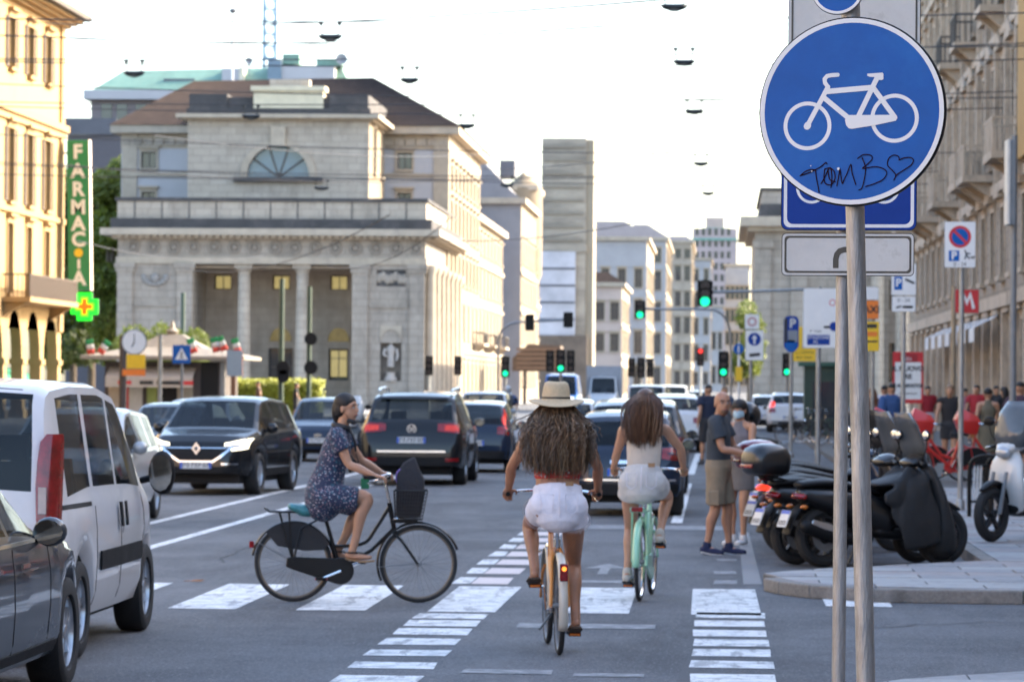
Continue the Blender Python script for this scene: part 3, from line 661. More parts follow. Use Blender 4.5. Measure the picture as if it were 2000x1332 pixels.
# solid corner blocks either side of the portico
for a, b, nm in ((229, 376, 'left'), (688, 830, 'right')):
    xa, xb = gx(a), gx(b); Wb = xb - xa; o_ = (xa, GY, 0)
    if nm == 'right':
        c_ = gx(764) - xa; facade(gt, o_, (1, 0, 0), Wb, zc0, [(c_ - .72, c_ + .72, gz(742), gz(668), 'open'), (gx(735) - xa, gx(792) - xa, gz(558), gz(526), 'open')], grey_st, .5, name='corner_wall')
        MB().box(xa + 2, xb - .6, GY + .52, GY + 5, 0, zc0 - .01).build('corner_mass', grey_st, gt, smooth=0)
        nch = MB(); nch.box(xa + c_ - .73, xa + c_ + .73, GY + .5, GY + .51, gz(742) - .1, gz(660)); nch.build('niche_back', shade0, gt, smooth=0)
        arch_wall(gt, (xa, GY - .06, 0), (1, 0, 0), [(c_ - .72, c_ + .72)], gz(668), gz(668) + 1.15, .35, trim_st, 'niche_arch')
        # statue in the niche
        st = MB(); zb = gz(742); h = gz(655) - zb; cx = xa + c_
        st.lathe([(0, 0), (.42, 0), (.42, .25), (.3, .3), (.3, .55), (.36, .6), (0, .6)], 14, (cx, GY + .2, zb))
        prof = [(.34, .6), (.36, .9), (.3, 1.25), (.33, 1.5), (.4, 1.72), (.34, 1.9), (.13, 1.98), (.11, 2.08), (.17, 2.2), (.17, 2.36), (.1, 2.47), (0, 2.5)]
        k_ = (h - .35) / 2.5
        st.lathe([(r * .72, .3 + z * k_) for r, z in prof], 14, (cx, GY + .2, zb))
        st.tube([(cx - .36, GY + .2, zb + .3 + 1.75 * k_), (cx - .5, GY + .1, zb + .3 + 1.4 * k_), (cx - .25, GY - .05, zb + .3 + 1.25 * k_)], [.12, .1, .07], 8)
        st.tube([(cx + .36, GY + .2, zb + .3 + 1.75 * k_), (cx + .46, GY + .15, zb + .3 + 1.35 * k_), (cx + .38, GY, zb + .3 + 1.0 * k_)], [.12, .1, .07], 8)
        st.build('statue', M('statue_marble', (.42, .37, .33), .7, var=.2, vs=2), gt)
        MB().box(gx(737), gx(790), GY + .1, GY + .12, gz(557), gz(527)).build('relief_panel', dark_st, gt, smooth=0)
        rl = MB()
        for k in range(7): rl.ell((gx(740) + k * .28, GY + .08, gz(542) + .12 * math.sin(k * 2)), (.2, .12, .35), 8, 6)
        rl.build('relief', grey_st, gt)
    else:
        facade(gt, o_, (1, 0, 0), Wb, zc0, [], grey_st, .5, name='corner_wall')
        rl = MB(); rz_ = gz(552); rx = gx(302)
        for k in range(9): g = math.pi * (1 + k / 8); rl.ell((rx + .75 * math.cos(g), GY - .06, rz_ + .35 + .5 * math.sin(g)), (.2, .12, .18), 8, 6)
        rl.ell((rx, GY - .1, rz_ + .25), (.3, .2, .32), 10, 7); rl.build('relief', M('relief_stone', (.26, .24, .22), .8), gt)
        MB().box(xa, xb, GY + .02, GY + 5, 0, zc0 - .01).build('corner_mass', grey_st, gt, smooth=0)
    for pa, pb in ((a, a + 30), (b - 30, b)):      # pilasters
        mb = MB(); xa_, xb_ = gx(pa), gx(pb); mb.box(xa_, xb_, GY - .22, GY + .05, .0, zc0 - .55); mb.box(xa_ - .1, xb_ + .1, GY - .3, GY + .05, zc0 - .55, zc0 - .3); mb.box(xa_ - .18, xb_ + .18, GY - .36, GY + .05, zc0 - .3, zc0); mb.box(xa_ - .1, xb_ + .1, GY - .32, GY + .05, -.02, .8)
        mb.build('pilaster', grey_st, gt, smooth=0)
    band(gt, o_, (1, 0, 0), gx(a + 32) - xa, gx(b - 32) - xa, gz(600), gz(592), .1, grey_st, 'string_course')
# porch: back wall with lit windows, columns
xa, xb = gx(376), gx(688); BY = GY + 6
shade_st = stone('portico_stone', (.42, .345, .27))
wn = [(gx(p, BY) - xa - 1.0 * 0, q) for p, q in ((435, 0), (549, 1), (662, 2))]
ops = [(u_ - .62, u_ + .62, gz(566, Y=BY), gz(537, Y=BY), 'dark') for u_, _ in wn]
MB().box(xa - 3, xa + .02, GY + 5, BY + 1, 0, zc0 - .02).build('porch_return', shade_st, gt, smooth=0); MB().box(xb - .02, xb + 3, GY + 5, BY + 1, 0, zc0 - .02).build('porch_return', shade_st, gt, smooth=0)
facade(gt, (xa, BY, 0), (1, 0, 0), xb - xa, zc0, ops + [(wn[2][0] - .7, wn[2][0] + .7, gz(742, Y=BY), gz(680, Y=BY), 'dark'), (wn[1][0] - .85, wn[1][0] + .85, .1, gz(680, Y=BY), 'dark')], shade_st, .3, name='porch_wall')
lit = M('lit_window', (.3, .25, .1), .4, var=.2, vs=2, emit=(1., .78, .3), es=.045)
for u_, _ in wn: MB().box(xa + u_ - .5, xa + u_ + .5, BY + .255, BY + .27, gz(564, Y=BY), gz(540, Y=BY)).build('lit_pane', lit, gt, smooth=0)
MB().box(xa + wn[2][0] - .55, xa + wn[2][0] + .55, BY + .255, BY + .27, gz(735, Y=BY), gz(684, Y=BY)).build('lit_pane', lit, gt, smooth=0)
for i in (1, 2):
    arch_wall(gt, (xa, BY - .08, 0), (1, 0, 0), [(wn[i][0] - .8, wn[i][0] + .8)], gz(668, Y=BY), gz(668, Y=BY) + 1.35, .1, shade_st, 'door_arch')
    mb = MB(); mb.T = Matrix.Translation((xa + wn[i][0], BY - .05, gz(666, Y=BY))) @ facing((0, -1, 0)).to_4x4(); mb.prism([(.75 * math.cos(math.pi * k / 10), .95 * math.sin(math.pi * k / 10)) for k in range(11)], 0, .02); mb.build('fanlight', M('dim_fanlight', (.16, .12, .04), .3, var=.4, vs=3, emit=(1, .7, .2), es=.012), gt, smooth=0)
band(gt, (xa, BY, 0), (1, 0, 0), 0, xb - xa, gz(602, Y=BY), gz(596, Y=BY), .1, shade_st, 'string_course')
MB().box(xa, xb, GY + .6, BY, zc0 - .25, zc0 - .1).build('porch_ceiling', shade_st, gt, smooth=0)
for p in (474, 588):
    cx = gx(p); mb = MB(); r = .46
    mb.lathe([(0, 0), (r * 1.35, 0), (r * 1.35, .25), (r * 1.15, .3), (r * 1.2, .45), (r, .55), (r * 1.0, 3), (r * .86, zc0 - .95), (r * .95, zc0 - .9), (r * .86, zc0 - .8), (r * .9, zc0 - .55), (r * 1.2, zc0 - .35), (r * 1.2, zc0 - .3)], 20, (cx, GY + .7, 0))
    mb.box(cx - r * 1.3, cx + r * 1.3, GY + .7 - r * 1.3, GY + .7 + r * 1.3, zc0 - .3, zc0); mb.build('column', pale_st, gt)
for k in range(3): MB().box(xa - .2, xb + .2, GY - .9 + k * .35, GY + 6, .0 + k * .16, .16 + k * .16).build('step', grey_st, gt, smooth=0)
# entablature round the front and the street side
ent = lambda z0_, z1_, out, nm, m_, e=0: MB().box(x0 - out, x1 + out, GY - out, GY + D, z0_, z1_).build(nm, m_, gt, smooth=0)
ent(zc0, gz(503), .12, 'architrave', trim_st); ent(gz(503), gz(468), .0, 'frieze', grey_st); ent(gz(468), gz(461), .35, 'cornice_moulding', trim_st)
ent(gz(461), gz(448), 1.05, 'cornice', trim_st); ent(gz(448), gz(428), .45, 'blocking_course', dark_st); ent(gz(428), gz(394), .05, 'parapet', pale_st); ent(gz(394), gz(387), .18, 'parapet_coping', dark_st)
n_ = 15; me_r = None
for k in range(n_):
    px = 260 + (812 - 260) * k / (n_ - 1); mb = MB(); mb.T = facing((0, -1, 0)).to_4x4(); mb.lathe([(.3, 0), (.3, .12), (.42, .12), (.46, .0)], 18); mb.lathe([(0, .16), (.16, .12), (.25, .02)], 12)
    if me_r is None: me_r = mb.mesh('roundel', M('roundel_stone', (.26, .22, .18), .8), 30)
    ob('roundel', me_r, gt, (gx(px), GY, gz(484)))
dent = MB()
for k in range(44): dx = x0 + (x1 - x0) * (k + .5) / 44; dent.box(dx - .16, dx + .16, GY - .75, GY - .34, gz(466), gz(461) - .002)
for k in range(40): dy = GY + D * (k + .5) / 40; dent.box(x1 + .34, x1 + .75, dy - .16, dy + .16, gz(466), gz(461) - .002)
dent.build('dentils', trim_st, gt, smooth=0, kind='stuff')
for k in range(11):
    px = 262 + k * 53; MB().box(gx(px) - .04, gx(px) + .04, GY - .075, GY - .045, gz(427), gz(395)).build('parapet_joint', dark_st, gt, smooth=0)
# street side of the portico: columns and bays facing the road
so_ = (x1, GY, 0)
sops = [(a, a + 1.5, z0_, z1_, 'dark') for a in (4.2, 8.4, 12.6, 16.8, 21) for z0_, z1_ in ((1.2, 4.2), (6.6, 8.6))]
facade(gt, so_, (0, 1, 0), D, zc0, sops, cream_st, .35, trim=trim_st, name='side_wall')
for k in range(7):
    yy = GY + .55 + k * 4.2; mb = MB(); mb.lathe([(.5, 0), (.5, .4), (.42, .5), (.42, 3), (.36, zc0 - .6), (.5, zc0 - .3), (.5, zc0)], 14, (x1 + .3, yy, 0)); mb.build('side_column', trim_st, gt)
# upper storey block with the lunette
UY = 246.5; ua, ub = gx(364, UY), gx(718, UY); UW = ub - ua; uz0, uz1 = gz(394, Y=UY) - 2, gz(236, Y=UY)
cx, rr, zl = gx(541, UY), 62 / 7000 * UY, gz(346, Y=UY)
wallm = MB(); N = 24
pts = [(cx + rr * math.cos(math.pi * k / N), zl + rr * math.sin(math.pi * k / N)) for k in range(N + 1)]
wallm.add([(ua, UY, uz0), (ub, UY, uz0), (ub, UY, zl), (ua, UY, zl)], [(0, 1, 2, 3)])
wallm.add([(ua, UY, zl), (cx - rr, UY, zl), (cx - rr, UY, uz1), (ua, UY, uz1)], [(0, 1, 2, 3)]); wallm.add([(cx + rr, UY, zl), (ub, UY, zl), (ub, UY, uz1), (cx + rr, UY, uz1)], [(0, 1, 2, 3)])
for k in range(N):
    (xa_, za_), (xb_, zb_) = pts[k], pts[k + 1]; wallm.add([(xa_, UY, za_), (xa_, UY, uz1), (xb_, UY, uz1), (xb_, UY, zb_)], [(0, 1, 2, 3)]); wallm.add([(xa_, UY, za_), (xb_, UY, zb_), (xb_, UY + .5, zb_), (xa_, UY + .5, za_)], [(0, 1, 2, 3)])
wallm.add([(cx - rr, UY, zl), (cx + rr, UY, zl), (cx + rr, UY + .5, zl), (cx - rr, UY + .5, zl)], [(0, 1, 2, 3)])
wallm.build('upper_wall', pale_st, gt, smooth=0)
MB().box(ua, ub - .4, UY + .6, UY + 14, uz0, uz1 - .01).build('upper_mass', pale_st, gt, smooth=0)
facade(gt, (ub, UY, uz0), (0, 1, 0), 14, uz1 - uz0, [(3.2, 5.0, 4.2, 7.4, 'dark'), (8.6, 10.4, 4.2, 7.4, 'dark')], cream_st, .35, trim=trim_st, name='upper_side_wall')
mb = MB(); mb.T = Matrix.Translation((cx, UY + .42, zl)) @ facing((0, -1, 0)).to_4x4(); mb.prism([(rr * math.cos(math.pi * k / N), rr * math.sin(math.pi * k / N)) for k in range(N + 1)], -.02, 0)
mb.build('lunette_glass', M('lunette_glass', (.09, .16, .22), .08, var=.15, vs=.6, spec=.8), gt, smooth=0)
for g in (36, 72, 108, 144):
    mb = MB(); a = R(g); mb.tube([(cx, UY + .38, zl), (cx + rr * math.cos(a), UY + .38, zl + rr * math.sin(a))], .06, 6); mb.build('lunette_bar', frame_d, gt)
mb = MB(); ap = [(cx + (rr + .45) * math.cos(math.pi * k / N), zl + (rr + .45) * math.sin(math.pi * k / N)) for k in range(N + 1)]
for k in range(N):
    a, b, c_, d = pts[k], pts[k + 1], ap[k + 1], ap[k]
    mb.add([(a[0], UY - .15, a[1]), (b[0], UY - .15, b[1]), (c_[0], UY - .15, c_[1]), (d[0], UY - .15, d[1]), (a[0], UY + .1, a[1]), (b[0], UY + .1, b[1]), (c_[0], UY + .05, c_[1]), (d[0], UY + .05, d[1])], [(0, 1, 2, 3), (3, 2, 6, 7), (0, 4, 5, 1)])
mb.build('lunette_surround', trim_st, gt, smooth=50)
MB().box(cx - .5, cx + .5, UY - .35, UY + .05, zl + rr - .1, zl + rr + 1.3).build('keystone', trim_st, gt, smooth=0)
MB().box(cx - rr - .9, cx + rr + .9, UY - .3, UY + .05, zl - .35, zl - .02).build('lunette_sill', dark_st, gt, smooth=0)
up = lambda a, b, o_, nm, m_: MB().box(ua - o_, ub + o_, UY - o_, UY + 14 + o_, a, b).build(nm, m_, gt, smooth=0)
up(uz1, gz(232, Y=UY), .35, 'upper_moulding', trim_st); up(gz(232, Y=UY), gz(224, Y=UY), .75, 'upper_cornice', trim_st)
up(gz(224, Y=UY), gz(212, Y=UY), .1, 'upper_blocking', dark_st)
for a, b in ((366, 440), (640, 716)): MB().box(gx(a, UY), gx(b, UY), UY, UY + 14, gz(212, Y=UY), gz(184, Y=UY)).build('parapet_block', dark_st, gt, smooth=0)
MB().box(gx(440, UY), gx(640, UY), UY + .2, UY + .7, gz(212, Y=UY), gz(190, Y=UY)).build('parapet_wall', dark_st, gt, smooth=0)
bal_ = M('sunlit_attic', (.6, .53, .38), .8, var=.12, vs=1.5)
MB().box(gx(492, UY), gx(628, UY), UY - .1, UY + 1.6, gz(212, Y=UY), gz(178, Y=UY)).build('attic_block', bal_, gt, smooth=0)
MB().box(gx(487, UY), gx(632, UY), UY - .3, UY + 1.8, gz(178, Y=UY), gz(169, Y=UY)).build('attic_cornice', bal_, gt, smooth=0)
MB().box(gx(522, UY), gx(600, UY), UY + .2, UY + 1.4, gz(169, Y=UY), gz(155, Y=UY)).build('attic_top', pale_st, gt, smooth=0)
# main body behind with the hip roof
PY = 258.; pa, pb = gx(234, PY), gx(874, PY); pz = gz(262, Y=PY); PD = 34.
wops = []
for p in (288, 788): u_ = gx(p, PY) - pa; wops += [(u_ - .55, u_ + .55, gz(330, Y=PY), gz(298, Y=PY), 'dark'), (u_ - .5, u_ + .5, gz(398, Y=PY), gz(376, Y=PY), 'dark')]
facade(gt, (pa, PY, 0), (1, 0, 0), pb - pa, pz, wops, plaster_w, .3, trim=trim_st, name='rear_wall', z0=8)
band(gt, (pa, PY, 0), (1, 0, 0), 0, pb - pa, gz(345, Y=PY), gz(338, Y=PY), .15, trim_st, 'string_course')
for p in (236, 845): band(gt, (gx(p, PY), PY, 0), (1, 0, 0), 0, 1.1, 8, pz, .12, trim_st, 'corner_strip')
facade(gt, (pb, PY, 0), (0, 1, 0), PD, pz, [(a, a + 1.3, z0_, z1_, 'dark') for a in (2.5, 6.5, 10.5, 14.5, 18.5, 22.5, 26.5, 30.5) for z0_, z1_ in ((9.3, 11.4), (12.8, 15.2), (16.2, 17.8))], cream_st, .35, trim=trim_st, name='rear_side_wall', z0=8)
MB().box(pa - .02, pb + .02, PY - .02, PY + PD + .2, pz - 1.1, pz - .02).build('eaves_frieze', trim_st, gt, smooth=0)
for k in range(30): dx = pa + (pb - pa) * (k + .5) / 30; MB().box(dx - .3, dx + .3, PY - .16, PY - .03, pz - .85, pz - .35).build('frieze_panel', pale_st, gt, smooth=0)
MB().box(pa - .7, pb + .8, PY - .7, PY + PD + .7, pz, pz + .55).build('eaves', trim_st, gt, smooth=0)
ez = pz + .55; rz0 = gz(158, Y=PY + 10)
rd = MB(); A = [(pa - .8, PY - .8, ez), (pb + .9, PY - .8, ez), (pb + .9, PY + PD + .8, ez), (pa - .8, PY + PD + .8, ez)]
rl_, rr_ = Vector((gx(372, PY + 10), PY + 11, rz0)), Vector((gx(722, PY + 10), PY + 11, gz(150, Y=PY + 10)))
def ribbed(mb, a, b, c_, d, n=90, h=.05):
    a, b, c_, d = map(Vector, (a, b, c_, d)); nn = (b - a).cross(d - a).normalized(); lo, hi = [], []
    for i in range(2 * n + 1):
        t = i / (2 * n); off = nn * (h if i % 2 else 0); lo.append(a.lerp(b, t) + off); hi.append(d.lerp(c_, t) + off)
    mb.add(lo + hi, [(i, i + 1, 2 * n + 2 + i, 2 * n + 1 + i) for i in range(2 * n)])
ribbed(rd, A[0], A[1], rr_, rl_); ribbed(rd, A[1], A[2], rr_, rr_, 60); ribbed(rd, A[2], A[3], rl_, rr_, 40); ribbed(rd, A[3], A[0], rl_, rl_, 60)
rd.build('roof', tilem, gt, smooth=0)
# ------------------------------------------------------------------ the rest of the town
def block(name, label, px0, px1, pyt, Y, depth, mf, ms, rows, colsf=3, colss=5, rooft=None, trim=trim_st, cat='building', group=None, ww=1.2, kf='dark', ks='shutg', front_ops=True, roofm=None, cor=.5):
    """house seen from the street: a front turned to the camera and a long side along the road"""
    b = thing(name, label, cat, group=group); xa, xb = at(px0, 700, Y).x, at(px1, 700, Y).x; H = at((px0 + px1) / 2, pyt, Y).z; W_ = xb - xa
    rws = [(H * a, H * c_) for a, c_ in rows]
    fo = grid([W_ * (k + .5) / colsf for k in range(colsf)], ww, rws, kf) if front_ops and colsf else []
    facade(b, (xa, Y, 0), (1, 0, 0), W_, H, fo, mf, .25, trim=trim if colsf else None, name='front_wall')
    so2 = grid([depth * (k + .5) / colss for k in range(colss)], ww, rws, ks)
    facade(b, (xb, Y, 0), (0, 1, 0), depth, H, so2, ms, .25, trim=trim, name='street_wall')
    MB().box(xa, xb - .3, Y + .35, Y + depth, 0, H - .02).build('house_body', mf, b, smooth=0)
    MB().box(xa - cor, xb + cor, Y - cor, Y + depth + cor, H, H + .6).build('cornice', trim, b, smooth=0)
    for k in range(1, len(rows)):
        z_ = H * rows[k][0] - 1.15
        MB().box(xb, xb + .18, Y - .1, Y + depth, z_, z_ + .3).build('string_course', trim, b, smooth=0)
    if rooft:
        h = rooft; mb = MB(); e = H + .6; q = min(W_ * .45, depth * .45, h * 1.4)
        mb.loft([[(xa - .3, Y - .3, e), (xb + .3, Y - .3, e), (xb + .3, Y + depth, e), (xa - .3, Y + depth, e)], [(xa + q, Y + q, e + h), (xb - q, Y + q, e + h), (xb - q, Y + depth - q, e + h), (xa + q, Y + depth - q, e + h)]])
        mb.build('roof', roofm or slate, b, smooth=0)
    return b, xa, xb, H
far_c = M('sunlit_render', (.3, .255, .19), .85, var=.1, vs=.4); far_g = M('shaded_render', (.36, .35, .355), .85, var=.1, vs=.4); far_p = M('rosy_render', (.48, .38, .33), .85, var=.1, vs=.4)  # sunlit sides coloured warm, shaded fronts grey and paled for haze
# left side of the street beyond the gate
b, xa, xb, H = block('stone_palace', 'pale stone palace with tall shuttered windows beside the gatehouse', 880, 893, 408, 300, 62, pale_st, cream_st, [(.06, .22), (.34, .52), (.6, .76), (.83, .94)], 1, 12, group=None)
for k in (4, 8, 12): balcony(b, (xb, 300, 0), (0, 1, 0), k * 4 + 2, k * 4 + 8, H * .33, 1.1, trim_st, frame_d)
b, xa, xb, H = block('gabled_house', 'grey gabled house with a blank side wall above the stone palace', 890, 1016, 398, 366, 30, plaster_g, cream_st, [(.08, .2), (.3, .42), (.5, .62), (.7, .82)], 0, 6)
mb = MB(); g0, g1, g2 = at(890, 398, 366), at(1016, 398, 366), at(935, 306, 366)
mb.add([(g0.x, 366, H + .6), (g1.x, 366, H + .6), (g1.x - 1, 366, at(1016, 372, 366).z), (g2.x, 366, g2.z), (g0.x, 366, g2.z)], [(0, 1, 2, 3, 4)])
mb.add([(g0.x, 366, g2.z), (g2.x, 366, g2.z), (g1.x - 1, 366, at(1016, 372, 366).z), (g1.x - 1, 396, at(1016, 372, 366).z), (g2.x, 396, g2.z), (g0.x, 396, g2.z)], [(0, 1, 4, 5), (1, 2, 3, 4)])
mb.build('gable', plaster_g, b, smooth=0)
MB().box(at(975, 320, 367).x, at(1004, 320, 367).x, 368, 371, at(975, 345, 367).z, at(975, 312, 367).z).build('chimney', slate, b, smooth=0)
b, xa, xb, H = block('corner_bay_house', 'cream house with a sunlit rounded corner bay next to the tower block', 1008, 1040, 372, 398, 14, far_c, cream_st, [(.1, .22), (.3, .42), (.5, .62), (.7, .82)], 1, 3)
mb = MB(); mb.lathe([(1.6, 0), (1.6, H * .55), (2.1, H * .6), (2.1, H + .3), (0, H + 2.2)], 20, (xb - 1.2, 399.5, 0)); mb.build('corner_bay', cream_st, b, smooth=30)
# the tower
tw = thing('tower_block', 'tall narrow concrete tower with a pale lower sheet and dirty upper storeys', 'building')
TY = 430.; ta, tb = at(1056, 600, TY).x, at(1143, 600, TY).x; tH = at(1100, 270, TY).z
conc = M('stained_concrete', (.36, .31, .245), .9, var=.3, vs=.35, stretch=(.4, 1, 1.6)); overlay(conc, (.13, .115, .1), .25, .48, .7, .8, stretch=(.3, 1, 1.5))
sheet = M('pale_building_sheet', (.5, .49, .52), .8, var=.22, vs=.3)
MB().box(ta, tb, TY, TY + 9, 0, tH).build('tower_wall', conc, tw, smooth=0)
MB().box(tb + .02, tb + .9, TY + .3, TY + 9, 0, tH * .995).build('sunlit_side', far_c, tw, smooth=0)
for k in range(8):
    z_ = at(1100, 285 + k * 26, TY).z; MB().box(ta + .3, tb - .3, TY - .2, TY + .02, z_ - .25, z_).build('floor_band', M('floor_band_concrete', (.25, .215, .17), .9, var=.2), tw, smooth=0)
    for q in (.18, .5, .82):
        xq = ta + (tb - ta) * q; MB().box(xq - .55, xq + .55, TY - .06, TY + .02, z_ - 1.35, z_ - .45).build('window_recess', conc, tw, smooth=0)
MB().box(ta - 1.0, tb - 1.2, TY - .5, TY - .22, at(1100, 655, TY).z, at(1100, 492, TY).z).build('pale_sheet', sheet, tw, smooth=0)
for k in range(1, 5):
    z_ = at(1100, 492 + k * 33, TY).z; MB().box(ta - .95, tb - 1.25, TY - .56, TY - .51, z_ - .12, z_ + .12).build('sheet_seam', slate, tw, smooth=0)
MB().box(ta - 1.2, tb + .3, TY - .9, TY - .05, 0, at(1100, 655, TY).z).build('hoarding', M('brown_hoarding', (.17, .13, .1), .85, var=.25, vs=.6), tw, smooth=0)
MB().box(ta - 1.4, tb + .1, TY - .2, TY + 3, at(1100, 492, TY).z, at(1100, 478, TY).z).build('setback_ledge', conc, tw, smooth=0)
# brown market awning below the tower
kb_ = thing('site_canopy', 'dark brown site canopy under the tower with slatted front', 'canopy', (at(1058, 700, 330).x, 330, 0))
cw = at(1095, 700, 330).x - at(1022, 700, 330).x
MB().prism([(-cw / 2 - 1, at(1058, 700, 330).z), (-cw / 2 + .5, at(1058, 672, 330).z), (cw / 2, at(1058, 675, 330).z), (cw / 2, at(1058, 725, 330).z), (-cw / 2 - 1, at(1058, 725, 330).z)], 0, 6, Matrix(((1, 0, 0, 0), (0, 0, 1, 0), (0, 1, 0, 0), (0, 0, 0, 1)))).build('canopy_roof', M('brown_canopy', (.13, .09, .065), .85, var=.25, vs=1), kb_, smooth=0)
for k in range(5):
    z_ = at(1058, 682 + k * 9, 330).z; MB().box(-cw / 2 - .6, cw / 2 - .2, -.12, -.005, z_ - .15, z_ + .1).build('canopy_slat', M('canopy_slat', (.19, .12, .08), .8), kb_, smooth=0)
for x in (-cw / 2, cw / 2 - .3): MB().box(x, x + .3, .3, .6, 0, at(1058, 725, 330).z).build('canopy_post', frame_d, kb_, smooth=0)
# far street beyond the tower, left side
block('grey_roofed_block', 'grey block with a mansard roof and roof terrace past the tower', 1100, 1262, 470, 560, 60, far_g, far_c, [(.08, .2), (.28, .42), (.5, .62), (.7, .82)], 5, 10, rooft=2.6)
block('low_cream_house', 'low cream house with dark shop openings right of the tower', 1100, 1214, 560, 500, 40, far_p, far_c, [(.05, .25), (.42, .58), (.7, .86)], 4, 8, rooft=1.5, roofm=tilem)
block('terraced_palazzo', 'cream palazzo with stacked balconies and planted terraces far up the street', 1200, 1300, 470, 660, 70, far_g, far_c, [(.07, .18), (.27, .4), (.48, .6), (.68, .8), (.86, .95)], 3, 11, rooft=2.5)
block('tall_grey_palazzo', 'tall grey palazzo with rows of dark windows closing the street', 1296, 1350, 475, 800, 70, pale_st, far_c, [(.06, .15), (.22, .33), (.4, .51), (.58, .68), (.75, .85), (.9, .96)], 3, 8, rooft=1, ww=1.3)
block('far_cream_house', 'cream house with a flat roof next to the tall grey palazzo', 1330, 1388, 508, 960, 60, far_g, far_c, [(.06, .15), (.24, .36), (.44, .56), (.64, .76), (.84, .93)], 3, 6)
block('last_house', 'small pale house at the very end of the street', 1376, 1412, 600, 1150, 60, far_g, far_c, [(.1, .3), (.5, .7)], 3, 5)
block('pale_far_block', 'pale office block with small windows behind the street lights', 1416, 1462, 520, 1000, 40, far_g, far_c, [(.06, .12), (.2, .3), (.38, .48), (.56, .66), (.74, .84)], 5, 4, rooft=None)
gtw = thing('far_tower', 'far rosy tower with a green copper roof above the end of the street', 'tower')
FYY = 1250.; fa, fb = at(1352, 600, FYY).x, at(1438, 600, FYY).x; fh = at(1395, 470, FYY).z
facade(gtw, (fa, FYY, 0), (1, 0, 0), fb - fa, fh, grid([2.2 * k + 1.5 for k in range(6)], 1.3, [(fh * .5 + 4 * k, fh * .5 + 4 * k + 2.4) for k in range(8)], 'dark'), M('rosy_tower_wall', (.42, .34, .33), .85, vs=.3), .2)
facade(gtw, (fb, FYY, 0), (0, 1, 0), 12, fh, [], far_p, .2)
mb = MB(); e1 = at(1395, 445, FYY).z; e2 = at(1395, 424, FYY).z; mb.loft([[(fa - .5, FYY - .5, fh), (fb + .5, FYY - .5, fh), (fb + .5, FYY + 13, fh), (fa - .5, FYY + 13, fh)], [(fa + 3, FYY + 2, e1), (fb - 3, FYY + 2, e1), (fb - 3, FYY + 10, e1), (fa + 3, FYY + 10, e1)]]); mb.build('copper_roof', copper, gtw, smooth=0)
MB().box(fa + 4.5, fb - 4.5, FYY + 3, FYY + 9, e1 - .2, e2).build('lantern', far_p, gtw, smooth=0)
# building with the green copper roof behind the gatehouse
gb = thing('copper_roof_building', 'modern block with a green copper roof and grey terraces behind the gatehouse', 'building')
CY = 330.; ca, cb = at(178, 200, CY).x, at(690, 200, CY).x; z1, z2, z3 = at(400, 196, CY).z, at(400, 178, CY).z, at(400, 134, CY).z
MB().box(at(140, 600, CY).x, cb, CY - 3, CY + 18, 0, at(150, 268, CY).z).build('lower_storeys', M('dark_facade', (.1, .09, .1), .7, var=.2), gb, smooth=0)
MB().box(at(140, 600, CY).x - .2, at(236, 600, CY).x, CY - 3.3, CY - 3.05, at(150, 268, CY).z, at(150, 236, CY).z).build('terrace_parapet', slate, gb, smooth=0)
MB().box(ca, cb, CY, CY + 18, at(150, 268, CY).z, z1).build('top_storey', M('brown_grey_facade', (.2, .17, .17), .8, var=.2), gb, smooth=0)
MB().box(ca - .6, cb, CY - .8, CY + 18, z1, z2).build('roof_slab', plaster_w, gb, smooth=0)
for p in (195, 225, 262, 300): MB().box(at(p, 600, CY).x, at(p + 20, 600, CY).x, CY - .1, CY + .02, at(150, 255, CY).z, at(150, 203, CY).z).build('terrace_window', glass_win, gb, smooth=0)
mb = MB(); mb.add([(ca, CY, z2), (cb, CY, z2), (cb - 1.5, CY + 3, z3 + .5), (at(230, 200, CY).x, CY + 3, z3), (ca, CY + 16, z2), (cb, CY + 16, z2)], [(0, 1, 2, 3), (3, 2, 5, 4), (0, 3, 4), (1, 5, 2)]); mb.build('copper_roof', copper, gb, smooth=0)
MB().box(at(312, 600, CY).x, at(372, 600, CY).x, CY + 1.2, CY + 1.9, at(340, 163, CY).z, at(340, 152, CY).z).build('roof_slit', slate, gb, smooth=0)
MB().box(at(428, 600, CY).x, at(462, 600, CY).x, CY + .5, CY + 3, z2, at(440, 133, CY).z).build('roof_house', plaster_w, gb, smooth=0)
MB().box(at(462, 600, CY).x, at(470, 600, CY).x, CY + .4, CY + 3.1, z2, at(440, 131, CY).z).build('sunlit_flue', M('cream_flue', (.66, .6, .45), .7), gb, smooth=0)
MB().box(at(545, 600, CY).x, at(648, 600, CY).x, CY + .5, CY + 5, z2, at(600, 128, CY).z).build('roof_house', plaster_w, gb, smooth=0)
MB().box(at(612, 600, CY).x, at(660, 600, CY).x, CY + .8, CY + 4, at(640, 128, CY).z, at(640, 114, CY).z).build('roof_house_top', copper, gb, smooth=0)
MB().box(at(518, 600, CY).x, at(545, 600, CY).x, CY + .2, CY + 3, z2, at(530, 118, CY).z).build('stair_head', M('blue_grey_metal', (.16, .22, .27), .5), gb, smooth=0)
MB().box(at(545, 600, CY).x, at(578, 600, CY).x, CY + 1, CY + 3, at(560, 124, CY).z, at(560, 104, CY).z).build('plant_room', copper, gb, smooth=0)
for p, q, r in ((667, 116, .55), (486, 120, .36)):
    c_ = at(p, q, CY); mb = MB(); mb.T = Matrix.Translation(c_) @ facing((.3, -1, .2)).to_4x4(); mb.lathe([(0, -.12), (r * .6, -.08), (r, .05), (r * .97, .05), (0, -.1)], 20); mb.T = Matrix.Identity(4)
    mb.tube([(c_.x, c_.y + .2, c_.z), (c_.x, c_.y + .2, c_.z - 1.4)], .05, 6); mb.build('dish_aerial', steel, gb)
